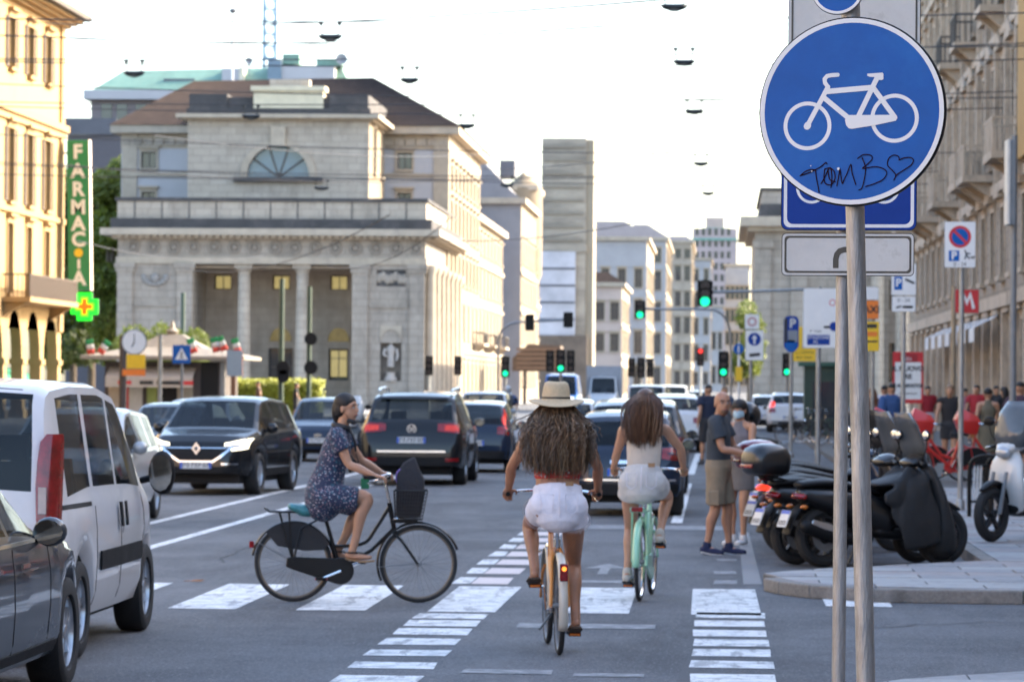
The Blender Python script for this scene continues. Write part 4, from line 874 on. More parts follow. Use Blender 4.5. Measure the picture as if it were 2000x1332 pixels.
# mast with lamp and lattice crane above the roofs
c_ = at(455, 22, CY - 20)
mm = thing('roof_mast', 'thin white mast with a dark lamp head above the roofs', 'mast', (c_.x, CY - 20, 0))
mb = MB(); mb.tube([(0, 0, at(460, 140, CY - 20).z - 12), (0, 0, c_.z)], .09, 8); mb.build('mast_pole', white_p, mm)
mb = MB(); mb.lathe([(0, .25), (.3, .15), (.36, 0), (.2, -.2), (0, -.25)], 14, (0, 0, c_.z)); mb.build('mast_lamp', slate, mm)
cr = thing('tower_crane', 'blue lattice tower crane mast rising behind the green roof', 'crane', (at(527, 60, 380).x, 380, 0))
cm_ = M('crane_blue_paint', (.14, .25, .36), .5, var=.15); hw = 11 / 7000 * 380
for sx in (-1, 1):
    for sy in (-1, 1): MB().box(sx * hw - .09, sx * hw + .09, sy * hw - .09, sy * hw + .09, 0, 60).build('crane_leg', cm_, cr, smooth=0)
z_ = 26.
while z_ < 48:
    for sy in (-1, 1):
        mb = MB(); mb.tube([(-hw, sy * hw, z_), (hw, sy * hw, z_ + 1.3)], .06, 5); mb.build('crane_brace', cm_, cr)
        mb = MB(); mb.tube([(-hw, sy * hw, z_ + 1.3), (hw, sy * hw, z_ + 1.3)], .06, 5); mb.build('crane_brace', cm_, cr)
    z_ += 1.3
# ------------------------------------------------------------------ right gatehouse, mostly behind the signs
rg = thing('right_gatehouse', 'matching grey stone gatehouse behind the cluster of traffic signs', 'building')
xa = gx(1474); xb = xa + 21
facade(rg, (xa, GY, 0), (1, 0, 0), xb - xa, gz(470, 1500), [(8, 9.4, 2.2, 4.8, 'dark'), (12, 13.4, 2.2, 4.8, 'dark'), (8, 9.4, 7, 9, 'dark'), (12, 13.4, 7, 9, 'dark')], grey_st, .4, name='front_wall')
facade(rg, (xa, GY + 27, 0), (0, -1, 0), 27, gz(470, 1500), [(a, a + 1.4, z0_, z1_, 'dark') for a in (4, 9, 14, 19) for z0_, z1_ in ((2, 4.6), (7, 9))], grey_st, .4, name='street_wall')
MB().box(xa + .6, xb, GY + .6, GY + 26.5, 0, gz(470, 1500) - .02).build('gate_mass', grey_st, rg, smooth=0)
for p in (1474, 1545, 1640, 1705):
    mb = MB(); X_ = gx(p); mb.box(X_ - .02, X_ + 1.05, GY - .25, GY + .05, 0, gz(470, 1500) - .5); mb.box(X_ - .15, X_ + 1.2, GY - .35, GY + .05, gz(470, 1500) - .5, gz(470, 1500)); mb.build('pilaster', grey_st, rg, smooth=0)
for p in (1712, 1760):
    mb = MB(); mb.lathe([(.62, 0), (.62, .4), (.48, .5), (.48, 3), (.42, gz(500, 1500)), (.6, gz(472, 1500))], 18, (gx(p), GY - 1.3, 0)); mb.build('column', pale_st, rg)
rr2 = lambda a, b, o_, nm, m_: MB().box(xa - o_, xb + o_, GY - o_, GY + 27 + o_, gz(a, 1500), gz(b, 1500)).build(nm, m_, rg, smooth=0)
rr2(470, 452, .0, 'frieze', grey_st); rr2(452, 443, .5, 'cornice_moulding', trim_st); rr2(443, 424, 1.0, 'cornice', trim_st); rr2(424, 398, -.3, 'blocking_course', dark_st); rr2(398, 372, -.45, 'parapet', grey_st); rr2(372, 366, -.3, 'coping', dark_st)
# ------------------------------------------------------------------ long ornate facade on the right
RX = 9.0; RE = 166.0; RN = -70.0
rf = thing('ornate_palace', 'long ornate grey palace with stone balconies lining the right pavement', 'building')
L = RE - RN; Ob = (RX, RE, 0); ud = (0, -1, 0)
rst = stone('rusticated_stone', (.32, .26, .2), .45, 1.0, .7, .55); rtrim = M('carved_stone', (.47, .375, .28), .8, var=.2, vs=1.5); overlay(rtrim, (.07, .06, .052), .8, .5, .7, .7, stretch=(1, 1, .4))
bay = 4.1; nb = 17
ops = []; cu = [2.2 + bay * k for k in range(nb)]
ops += [(u_ - .95, u_ + .95, .3, 3.9, 'dark') for u_ in cu] + [(u_ - .7, u_ + .7, 5.4, 7.6, 'dark') for u_ in cu] + [(u_ - .75, u_ + .75, 9.1, 12.3, 'ped') for u_ in cu] + [(u_ - .7, u_ + .7, 14.3, 17.0, 'pale') for u_ in cu] + [(u_ - .65, u_ + .65, 19.0, 21.2, 'pale') for u_ in cu]
facade(rf, Ob, ud, bay * nb + .4, 23.6, ops, rst, .35, trim=rtrim)
Ob2 = (RX, RE - bay * nb - .4, 0)
facade(rf, Ob2, ud, L - bay * nb - .4, 12.5, [(5 + 9 * k, 7 + 9 * k, z0_, z1_, 'dark') for k in range(17) for z0_, z1_ in ((.3, 3.9), (7, 10.3))], rst, .35, name='wall')
MB().box(RX + .5, RX + 14, 88, RE, 0, 23.6).build('palace_mass', rst, rf, smooth=0)
MB().box(RX + .5, RX + 14, RN, 88, 0, 12.5).build('unseen_low_wing', rst, rf, smooth=0)  # unseen near wing, height set to shade road and open sky
MB().box(RX - 1.1, RX + 14.5, 88, RE + .8, 23.6, 24.5).build('cornice', rtrim, rf, smooth=0)
for z0_, z1_, o_ in ((4.35, 4.75, .35), (8.05, 8.35, .25), (13.0, 13.25, .2), (17.9, 18.15, .2)): band(rf, Ob, ud, 0, bay * nb, z0_, z1_, o_, rtrim, 'string_course')
for k in range(nb + 1):
    u_ = .15 + bay * k
    band(rf, Ob, ud, u_ - .3, u_ + .3, .1, 4.35, .22, rtrim, 'pier'); band(rf, Ob, ud, u_ - .25, u_ + .25, 8.35, 13.0, .18, rtrim, 'pilaster'); band(rf, Ob, ud, u_ - .22, u_ + .22, 13.25, 17.9, .16, rtrim, 'pilaster'); band(rf, Ob, ud, u_ - .22, u_ + .22, 18.15, 23.5, .14, rtrim, 'pilaster')
for k in (0, 3, 4, 7, 10, 11, 14): balcony(rf, Ob, ud, cu[k] - 1.7, cu[k] + 1.7, 8.75, 1.15, rtrim, rtrim, h=1.0, solid=True)
for k in (1, 4, 7, 9, 12): balcony(rf, Ob, ud, cu[k] - 1.4, cu[k] + 1.4, 13.9, .9, rtrim, frame_d, h=1.0)
for k in range(8, 12): MB().box(RX - .02, RX + .02, RE - cu[k] - 1.75, RE - cu[k] + 1.75, 8.4, 23.4).build('ochre_bay', plaster_o, rf, smooth=0) if k > 11 else None
awn = M('white_awning', (.68, .68, .68), .8, var=.05)
for k in range(6, 13):
    mb = MB(); mb.T = Matrix.Translation((RX, RE - cu[k], 0)); mb.add([(-.02, -1.2, 4.25), (-.02, 1.2, 4.25), (-1.0, 1.2, 3.75), (-1.0, -1.2, 3.75), (-1.0, 1.2, 3.3), (-1.0, -1.2, 3.3)], [(0, 1, 2, 3), (3, 2, 4, 5)]); mb.build('awning', awn, rf, smooth=0)
# ochre neighbour panel at the right edge
MB().box(RX - .5, RX - .1, 88, 103.5, 8.4, 30).build('ochre_bay', plaster_o, rf, smooth=0)

# ------------------------------------------------------------------ unseen street around and behind the camera, added to cut sky reflections
for i, (x0_, x1_, y0_, y1_, h_, m_, lb) in enumerate(((-52, -34, -70, 20, 19, far_p, 'rosy terrace on the left side of the street behind the camera'), (-52, -33.5, 22, 112, 21, far_c, 'cream terrace on the left side of the street before the yellow house'), (-34, 40, -120, -95, 22, far_g, 'grey block closing the street behind the camera'))):
    bb_ = thing('unseen_terrace', lb, 'building'); MB().box(x0_, x1_, y0_, y1_, 0, h_).build('house_body', m_, bb_, smooth=0); MB().box(x0_ - .6, x1_ + .6, y0_ - .4, y1_ + .4, h_, h_ + .8).build('cornice', trim_st, bb_, smooth=0)
    if i < 2: facade(bb_, (x1_ + .05, y0_ + .5, 0), (0, 1, 0), y1_ - y0_ - 1, h_ - .2, grid([3 + 5 * k for k in range(int((y1_ - y0_ - 4) / 5))], 1.4, [(1, 3.6), (6, 8.6), (10.5, 13), (15, 17.2)], 'dark'), m_, .25, name='street_wall')
    else: facade(bb_, (x1_ - .5, y1_ + .05, 0), (-1, 0, 0), x1_ - x0_ - 1, h_ - .2, grid([3 + 5 * k for k in range(14)], 1.4, [(1, 3.6), (6, 8.6), (10.5, 13), (15, 17.2)], 'dark'), m_, .25, name='street_wall')
# ================================================================== VEHICLES
def paintm(name, c, metal=.0): return M(name, c, .45, metal, var=.04, vs=3, coat=.8, spec=.05)
car_black = paintm('black_car_paint', (.008, .009, .011)); car_navy = paintm('navy_car_paint', (.012, .022, .045)); car_white = paintm('white_car_paint', (.62, .63, .65)); car_grey = paintm('grey_car_paint', (.055, .06, .07), .3)
car_silver = paintm('silver_car_paint', (.36, .38, .4), .4); car_blue = paintm('blue_van_paint', (.03, .1, .3)); car_dgrey = paintm('dark_grey_car_paint', (.03, .033, .038), .2)
car_glass = M('car_glass', (.01, .014, .018), .04, var=.3, vs=1.2, spec=.5); trim_b = M('black_car_trim', (.011, .011, .012), .6, var=.15, spec=.2)
tail_r = M('tail_lamp_red', (.22, .004, .006), .15, var=.45, vs=12, coat=.6); tail_on = M('tail_lamp_lit', (.4, .01, .01), .2, var=0, emit=(1., .05, .02), es=.22)
head_on = M('headlamp_lit', (.8, .75, .6), .2, var=0, emit=(1., .88, .6), es=.5); head_off = M('headlamp_glass', (.45, .47, .5), .1, .3, var=.3, vs=12, coat=.5)
plate_w = M('number_plate_white', (.62, .63, .63), .4, var=.05); plate_b = M('number_plate_blue', (.02, .1, .5), .4, var=.05)
lensw = M('clear_lens', (.5, .45, .43), .15, var=.2, coat=.5)
def itp(x, pts): return float(np.interp(x, [p[0] for p in pts], [p[1] for p in pts]))
WHEELS = {}
def wheel_meshes(Rw, wt, style):
    k = (round(Rw, 3), wt, style)
    if k in WHEELS: return WHEELS[k]
    t = MB(); rr = Rw * .66; h = wt / 2
    t.lathe([(rr, -h * .8), (rr * 1.04, -h * .95), (Rw * .9, -h), (Rw * .975, -h * .85), (Rw, -h * .55), (Rw, h * .55), (Rw * .975, h * .85), (Rw * .9, h), (rr * 1.04, h * .95), (rr, h * .8), (rr * .97, h * .4), (rr * .97, -h * .4), (rr, -h * .8)], 36, axis='X')
    r = MB(); d = h * .75
    r.lathe([(rr * 1.0, d), (rr * .93, d + .008), (rr * .9, d - .02), (rr * .88, -d * .4), (rr * .2, -d * .5), (0, -d * .5)], 30, axis='X')
    n = {'five': 5, 'ten': 10, 'cover': 8}[style]; wd = {'five': .13, 'ten': .055, 'cover': .12}[style] * rr * 2
    for i in range(n):
        a = 2 * math.pi * i / n; K = r.T; r.T = Matrix.Rotation(a, 4, 'X')
        r.add([(d - .005, -wd * .55, rr * .12), (d - .005, wd * .55, rr * .12), (d - .012, wd * .4, rr * .93), (d - .012, -wd * .4, rr * .93), (d - .04, -wd * .7, rr * .12), (d - .04, wd * .7, rr * .12), (d - .045, wd * .5, rr * .93), (d - .045, -wd * .5, rr * .93)],
              [(0, 1, 2, 3), (0, 4, 5, 1), (1, 5, 6, 2), (2, 6, 7, 3), (3, 7, 4, 0)]); r.T = K
    r.lathe([(rr * .2, d - .03), (rr * .2, d + .002), (rr * .1, d + .008), (0, d + .008)], 16, axis='X')
    dk = MB(); dk.lathe([(rr * .9, -d * .1), (0, -d * .1)], 20, axis='X')
    WHEELS[k] = (t.mesh('wheel', rubber, 40), r.mesh('rim', alloy, 40)); return WHEELS[k]
mirr = M('mirror_surface', (.25, .27, .28), .06, 1., var=.3, vs=9)
for gm_ in (car_glass,):
    n = gm_.node_tree.nodes; l = gm_.node_tree.links; tr_ = n.new('ShaderNodeBsdfTransparent'); tr_.inputs[0].default_value = (.55, .6, .62, 1); mx = n.new('ShaderNodeMixShader'); mx.inputs[0].default_value = .5
    l.new(n['Principled BSDF'].outputs[0], mx.inputs[1]); l.new(tr_.outputs[0], mx.inputs[2]); l.new(mx.outputs[0], n['Material Output'].inputs[0])
seatm = M('dark_seat_fabric', (.03, .031, .034), .8, var=.2, vs=8); SEAT = {}
class Car: pass
def car(name, label, loc, rz, S, paint_, cat='car', group=None, detail=True):
    c = thing(name, label, cat, (loc[0], loc[1], .006), rz, group)
    L, Wd, Rw = S['L'], S['W'], S['R']; top = S['top']; belt = S['belt']; plan = S['plan']; sill = S.get('sill', .24); tumble = S.get('tum', .22); yr, yf = S['wh']
    ys = list(np.linspace(-L / 2, L / 2, S.get('n', 46)))
    keys = [p[0] for p in top] + [p[0] for p in plan] + [v for s in S['side'] for v in s] + list(S['wind']) + list(S['rear'])
    for yw in (yr, yf):
        ys += [yw + Rw * 1.17 * math.cos(math.pi * k / 10) for k in range(11)]
    ys = sorted(keys + [y for y in ys if all(abs(y - k) > .02 for k in keys)])
    o = [ys[0]]
    for y in ys[1:]:
        if y - o[-1] > .006: o.append(y)
    ys = o
    def zbot(y):
        z = sill + max(0, (abs(y) - (L / 2 - .5))) * .12
        for yw in (yr, yf):
            q = (Rw * 1.14) ** 2 - (y - yw) ** 2
            if q > 0: z = max(z, Rw * .98 + math.sqrt(q))
        return z
    K = 12; rings = []
    for y in ys:
        zt = itp(y, top); zb = min(zbot(y), zt - .02); zl = min(itp(y, belt), zt - .015); w = itp(y, plan); zb = min(zb, zl - .02)
        g = max(0, zt - zl); we = w * .955; wr = max(.2, we - tumble * g - .03); ze = zt - min(.055, g * .45)
        h = zl - zb
        P = [(w * .93, zb), (w * .985, zb + h * .18), (w * 1.0, zb + h * .45), (w * .995, zb + h * .72), (w * .975, zl - min(.04, h * .2)), (we, zl)]
        P += [(we + (wr - we) * .07, zl + (ze - zl) * .07), (we + (wr - we) * .93, zl + (ze - zl) * .93), (wr, ze), (wr * .9, zt - (zt - ze) * .38), (wr * .5, zt - (zt - ze) * .06), (0, zt)]
        rings.append([(x, y, z) for x, z in P] + [(-x, y, z) for x, z in reversed(P[:-1])])
    n = len(rings[0]); V = [p for r in rings for p in r]; body = []; gl = {}
    def cls(i, k):
        ym = (ys[i] + ys[i + 1]) / 2; kk = k if k < K - 1 else n - 2 - k
        if kk in (9, 10):
            if S['wind'][0] < ym < S['wind'][1]: return 'windscreen'
            if S['rear'][0] < ym < S['rear'][1]: return 'rear_window'
        if kk == 6:
            for j, (a, b) in enumerate(S['side']):
                if a < ym < b: return 'side_window' + ('%d%s' % (j, 'r' if k < K - 1 else 'l'))
        return None
    allf = []
    for i in range(len(ys) - 1):
        for k in range(n - 1):
            f = (i * n + k, (i + 1) * n + k, (i + 1) * n + k + 1, i * n + k + 1); allf.append(f); t = cls(i, k)
            (body if t is None else gl.setdefault(t, [])).append(f)
    e = (len(ys) - 1) * n
    caps = [tuple(range(n)), tuple(e + k for k in range(n))[::-1]]; body += caps; allf += caps
    def sub(fs, nm, mat, parent=c):
        ix = sorted(set(i for f in fs for i in f)); mp = {a: b for b, a in enumerate(ix)}; mb = MB(); mb.v = [V[i] for i in ix]; mb.f = [tuple(mp[i] for i in f) for f in fs]; mb.mi = [0] * len(fs)
        return mb.build(nm, mat, parent, smooth=38)
    bo = sub(body, 'body', paint_)
    for t, fs in gl.items(): sub(fs, 'side_window' if t.startswith('side') else t, car_glass)
    C = Car(); C.o = c; C.body = bo; C.bvh = BVHTree.FromPolygons(V, allf); C.L, C.W = L, Wd; C.V = V
    ub = MB(); wi = Wd / 2 * .74; ub.box(-wi, wi, -L / 2 + .2, L / 2 - .2, .19, .62); ub.build('underbody', trim_b, c, smooth=0)
    zs = max(p[1] for p in top)
    for (x, y, w_) in ((-.38, S['wind'][0] - .55, .48), (.38, S['wind'][0] - .55, .48), (0, max(S['rear'][1] + .45, S['wind'][0] - 1.5), 1.2)):
        k = round(w_, 2)
        if k not in SEAT:
            q = MB(); q.box(-w_ / 2, w_ / 2, -.1, .45, .0, .14); q.loft([[(-w_ / 2, -.1, .1), (w_ / 2, -.1, .1), (w_ / 2, .06, .1), (-w_ / 2, .06, .1)], [(-w_ / 2 * .85, -.26, .62), (w_ / 2 * .85, -.26, .62), (w_ / 2 * .85, -.14, .62), (-w_ / 2 * .85, -.14, .62)]])
            for hx_ in ([0] if w_ < 1 else [-.36, .36]): q.box(hx_ - .12, hx_ + .12, -.29, -.19, .63, .8)
            SEAT[k] = q.mesh('seat', seatm, 30)
        ob('seat', SEAT[k], c, (x * Wd / 1.83, y, zs - 1.18))
    MB().box(-Wd * .42, Wd * .42, S['wind'][1] - .55, S['wind'][1] - .1, .62, itp(0, belt) - .06).build('dashboard', trim_b, c, smooth=0)
    tm, rm = wheel_meshes(Rw, S.get('tw', .21), S.get('rim', 'five'))
    for sx in (1, -1):
        for yw in (yr, yf):
            wo = ob('wheel', tm, c, (sx * (Wd / 2 - S.get('tw', .21) / 2 - .025), yw, Rw)); wo.rotation_euler = (random.uniform(0, 1), 0, 0 if sx > 0 else math.pi)
            ob('rim', rm, wo)
    return C
def patch(C, name, lo, hi, side, mat, off=.008, n=8, m=3, parent=None, th=.012):
    """a lamp, trim strip or plate lying on the bodywork; lo and hi are outlines in (u, z) seen on that side"""
    def cast(u, z):
        if side in ('rear', 'front'):
            s = 1 if side == 'front' else -1; o = Vector((u, s * 6, z)); d = Vector((0, -s, 0))
        elif side == 'top': o = Vector((u, z, 5)); d = Vector((0, 0, -1))
        else:
            s = 1 if side == 'right' else -1; o = Vector((s * 4, u, z)); d = Vector((-s, 0, 0))
        h, nn, _, _ = C.bvh.ray_cast(o, d)
        if h is None:
            h, nn, _, _ = C.bvh.find_nearest(o + d * (6 - C.L / 2 if side in ('rear', 'front') else 4 - C.W / 2))
        return h, -d
    def samp(P, t):
        Ls = [0]
        for i in range(len(P) - 1): Ls.append(Ls[-1] + math.dist(P[i], P[i + 1]))
        x = t * Ls[-1]; return (np.interp(x, Ls, [p[0] for p in P]), np.interp(x, Ls, [p[1] for p in P]))
    top, bot = [], []; vs = []; vb = []
    for j in range(m + 1):
        for i in range(n + 1):
            a, b = samp(lo, i / n), samp(hi, i / n); t = j / m; h, nn = cast(a[0] + (b[0] - a[0]) * t, a[1] + (b[1] - a[1]) * t)
            vs.append(h + nn * off); vb.append(h + nn * (off - th))
    N = len(vs); fs = []
    I = lambda i, j: j * (n + 1) + i
    for j in range(m):
        for i in range(n): fs.append((I(i, j), I(i + 1, j), I(i + 1, j + 1), I(i, j + 1)))
    edge = [I(i, 0) for i in range(n)] + [I(n, j) for j in range(m)] + [I(i, m) for i in range(n, 0, -1)] + [I(0, j) for j in range(m, 0, -1)]
    for a, b in zip(edge, edge[1:] + edge[:1]): fs.append((a, b, N + b, N + a))
    return MB().add(vs + vb, fs).build(name, mat, parent or C.o, smooth=40)
def quad(C, name, u0, u1, z0, z1, side, mat, **kw): return patch(C, name, [(u0, z0), (u1, z0)], [(u0, z1), (u1, z1)], side, mat, **kw)
def plate_on(C, side, u, z, w_=.52, h_=.11, off=.03):
    s = 1 if side == 'front' else -1
    h, nn, _, _ = C.bvh.ray_cast(Vector((u, s * 6, z)), Vector((0, -s, 0)))
    F = Matrix.Translation(h + Vector((0, s * off, 0))) @ facing((0, s, 0)).to_4x4()
    mb = MB(); mb.T = F; mb.prism(rrect(w_, h_, .01, 2), -off, 0); p = mb.build('number_plate', plate_w, C.o, smooth=0)
    for e in (-1, 1):
        mb = MB(); mb.T = F; mb.box(e * (w_ / 2 - .021) - .02, e * (w_ / 2 - .021) + .02, -h_ / 2 + .004, h_ / 2 - .004, .0006, .0016); mb.build('blue_band', plate_b, p, smooth=0)
    mb = MB(); mb.T = F
    for k in range(7):
        x = -w_ * .36 + k * w_ * .115 + (.02 if k > 1 else 0) + (.01 if k > 4 else 0); mb.box(x - .02, x - .008, -h_ * .32, h_ * .32, .0006, .0014); mb.box(x + .008, x + .02, -h_ * (.32 if k % 2 else .0), h_ * .32, .0007, .0015); mb.box(x - .012, x + .012, h_ * .2, h_ * .32, .0008, .0016)
    mb.build('plate_characters', ink, p, smooth=0, kind='stuff')
def mirrors(C, y, z, x, mat, sz=(.1, .07, .085)):
    for s in (-1, 1):
        mb = MB(); mb.ell((s * (x + .1), y, z), (sz[0], sz[1], sz[2]), 14, 9); mb.tube([(s * (x - .06), y + .02, z - .06), (s * (x + .06), y, z - .03)], .025, 6); m_ = mb.build('wing_mirror', mat, C.o)
        g = MB(); g.T = Matrix.Translation((s * (x + .1), y - sz[1] * .93, z)) @ Matrix.Rotation(R(90), 4, 'X'); g.prism([(sz[0] * .86 * math.cos(k * .524), sz[2] * .84 * math.sin(k * .524)) for k in range(12)], -.01, .01); g.build('mirror_glass', mirr, m_, smooth=0)
def seam(C, path, side, w_=.012, mat=trim_b, name='door_seam'):
    lo = path; hi = []
    for i, p in enumerate(path):
        a = path[max(0, i - 1)]; b = path[min(len(path) - 1, i + 1)]; t = Vector((b[0] - a[0], b[1] - a[1])).normalized(); hi.append((p[0] - t.y * w_, p[1] + t.x * w_))
    return patch(C, name, lo, hi, side, mat, off=.0025, n=14, m=1, th=.006)
def wipers(C, y, z): pass
# --- body specifications (y from rear to front)
VAN = dict(L=4.4, W=1.83, R=.325, tw=.215, wh=(-1.30, 1.42), sill=.27, tum=.1, rim='cover', n=60,
    top=[(-2.2, .55), (-2.19, .8), (-2.15, 1.15), (-2.1, 1.45), (-2.03, 1.7), (-1.97, 1.79), (-1.85, 1.83), (-1.2, 1.86), (-.2, 1.85), (.45, 1.78), (.62, 1.71), (1.42, 1.16), (1.5, 1.12), (2.0, .98), (2.13, .86), (2.19, .7), (2.2, .5)],
    belt=[(-2.2, 1.0), (-1.0, 1.08), (1.3, 1.06), (2.2, .85)], plan=[(-2.2, .78), (-2.17, .85), (-2.1, .885), (-1.9, .905), (0, .915), (1.4, .9), (1.9, .83), (2.1, .72), (2.2, .55)],
    wind=(.62, 1.42), rear=(-2.15, -1.98), side=[(-1.72, -.92), (-.8, .05), (.13, 1.15)])
SUV = dict(L=4.75, W=1.94, R=.37, tw=.25, wh=(-1.42, 1.45), sill=.3, tum=.3, rim='five', n=56,
    top=[(-2.37, .5), (-2.36, .72), (-2.3, .95), (-2.22, 1.13), (-2.16, 1.18), (-1.78, 1.56), (-1.7, 1.62), (-1.4, 1.67), (-.2, 1.71), (.4, 1.68), (.62, 1.62), (1.3, 1.17), (1.4, 1.13), (2.05, 1.02), (2.28, .88), (2.36, .68), (2.37, .5)],
    belt=[(-2.37, 1.02), (-1.5, 1.1), (1.2, 1.05), (2.37, .82)], plan=[(-2.37, .72), (-2.34, .83), (-2.22, .92), (-1.9, .965), (0, .97), (1.4, .95), (2.0, .86), (2.25, .72), (2.37, .52)],
    wind=(.62, 1.3), rear=(-2.14, -1.79), side=[(-1.62, -1.05), (-.92, -.02), (.06, 1.0)])
CROSS = dict(SUV, L=4.45, W=1.84, R=.345, wh=(-1.3, 1.35),
    top=[(-2.22, .5), (-2.2, .75), (-2.12, 1.05), (-1.98, 1.15), (-1.62, 1.5), (-1.3, 1.56), (-.2, 1.61), (.35, 1.58), (.55, 1.53), (1.22, 1.1), (1.32, 1.07), (1.95, .98), (2.13, .86), (2.2, .68), (2.22, .5)],
    belt=[(-2.22, .98), (-1.4, 1.04), (1.2, 1.0), (2.22, .8)], plan=[(-2.22, .7), (-2.18, .8), (-2.05, .88), (-1.7, .915), (0, .92), (1.3, .905), (1.85, .84), (2.1, .72), (2.22, .54)],
    wind=(.55, 1.22), rear=(-1.96, -1.63), side=[(-1.5, -.95), (-.85, -.02), (.05, .95)])
HATCH = dict(SUV, L=3.95, W=1.7, R=.305, tw=.19, wh=(-1.2, 1.25), sill=.24, tum=.3, rim='cover',
    top=[(-1.97, .45), (-1.96, .7), (-1.9, .92), (-1.83, 1.0), (-1.55, 1.36), (-1.45, 1.42), (-1.1, 1.46), (-.2, 1.5), (.25, 1.47), (.45, 1.41), (1.2, .98), (1.3, .94), (1.72, .84), (1.88, .72), (1.95, .58), (1.97, .42)],
    belt=[(-1.97, .9), (-1.2, .94), (1.1, .9), (1.97, .66)], plan=[(-1.97, .62), (-1.93, .73), (-1.8, .81), (-1.4, .845), (0, .85), (1.2, .84), (1.65, .77), (1.88, .64), (1.97, .46)],
    wind=(.45, 1.2), rear=(-1.82, -1.5), side=[(-1.3, -.8), (-.7, .0), (.07, .95)])
MINI = dict(HATCH, L=3.57, W=1.63, R=.295, wh=(-1.1, 1.18), tum=.27,
    top=[(-1.78, .45), (-1.77, .7), (-1.71, .9), (-1.63, .98), (-1.42, 1.32), (-1.3, 1.4), (-1.0, 1.46), (-.2, 1.49), (.2, 1.46), (.42, 1.38), (1.0, 1.0), (1.1, .96), (1.5, .86), (1.68, .72), (1.76, .58), (1.785, .42)],
    belt=[(-1.78, .88), (-1.1, .93), (1.0, .9), (1.78, .66)], plan=[(-1.785, .52), (-1.74, .66), (-1.6, .765), (-1.2, .81), (0, .815), (1.1, .8), (1.5, .72), (1.7, .6), (1.785, .42)],
    wind=(.42, 1.0), rear=(-1.62, -1.4), side=[(-1.2, -.45), (-.35, .8)])
SEDAN = dict(HATCH, L=4.55, W=1.82, R=.335, tw=.225, wh=(-1.35, 1.4), rim='five', tum=.33,
    top=[(-2.27, .5), (-2.26, .75), (-2.18, .98), (-1.6, 1.05), (-1.5, 1.08), (-.85, 1.38), (-.6, 1.42), (-.1, 1.45), (.25, 1.42), (.42, 1.37), (1.2, .99), (1.3, .96), (1.95, .86), (2.15, .74), (2.25, .58), (2.27, .42)],
    belt=[(-2.27, .92), (-1.2, .97), (1.1, .93), (2.27, .68)], plan=[(-2.27, .7), (-2.22, .8), (-2.0, .88), (-1.6, .905), (0, .91), (1.4, .9), (1.9, .83), (2.15, .7), (2.27, .5)],
    wind=(.42, 1.2), rear=(-1.5, -.86), side=[(-1.05, -.62), (-.55, .1), (.17, 1.0)])
MVAN = dict(VAN, L=5.4, W=2.05, R=.35, wh=(-1.7, 1.8), sill=.3, tum=.1,
    top=[(-2.7, .55), (-2.69, 1.2), (-2.65, 2.2), (-2.5, 2.38), (-1, 2.42), (.9, 2.4), (1.2, 2.3), (1.95, 1.3), (2.05, 1.25), (2.5, 1.05), (2.66, .85), (2.7, .5)],
    belt=[(-2.7, 1.25), (1.8, 1.2), (2.7, .8)], plan=[(-2.7, .95), (-2.6, 1.0), (0, 1.02), (1.8, 1.0), (2.4, .9), (2.7, .66)], wind=(1.2, 1.95), rear=(-2.66, -2.6), side=[(.9, 1.7), (-.2, .8)])
def tail(C, mat=tail_r, u0=.5, u1=.84, z0=.78, z1=.98, lit=False):
    for s in (-1, 1): patch(C, 'tail_lamp', [(s * u0, z0 + .03), (s * u1, z0)], [(s * u0, z1 - .02), (s * u1, z1)], 'rear', tail_on if lit else mat, off=.012, n=6)
def heads(C, u0=.42, u1=.8, z0=.68, z1=.8, mat=head_off):
    for s in (-1, 1): patch(C, 'headlamp', [(s * u0, z0), (s * u1, z0 + .04)], [(s * u0, z1 - .03), (s * u1, z1 + .03)], 'front', mat, off=.012, n=6)
def generic(C, lit=False, hl=head_off, my=None):
    W2 = C.W / 2
    tail(C, lit=lit, u0=W2 * .62, u1=W2 * .97); heads(C, W2 * .5, W2 * .9, mat=hl)
    quad(C, 'rear_bumper', -W2 * .9, W2 * .9, .3, .46, 'rear', trim_b, off=.02, n=14); quad(C, 'front_grille', -W2 * .55, W2 * .55, .36, .54, 'front', trim_b, off=.012, n=10)
    plate_on(C, 'rear', 0, .62); plate_on(C, 'front', 0, .5)
    mirrors(C, my or (.72 if C.L < 4.2 else .85), .98, W2 * .93, C.body.data.materials[0])
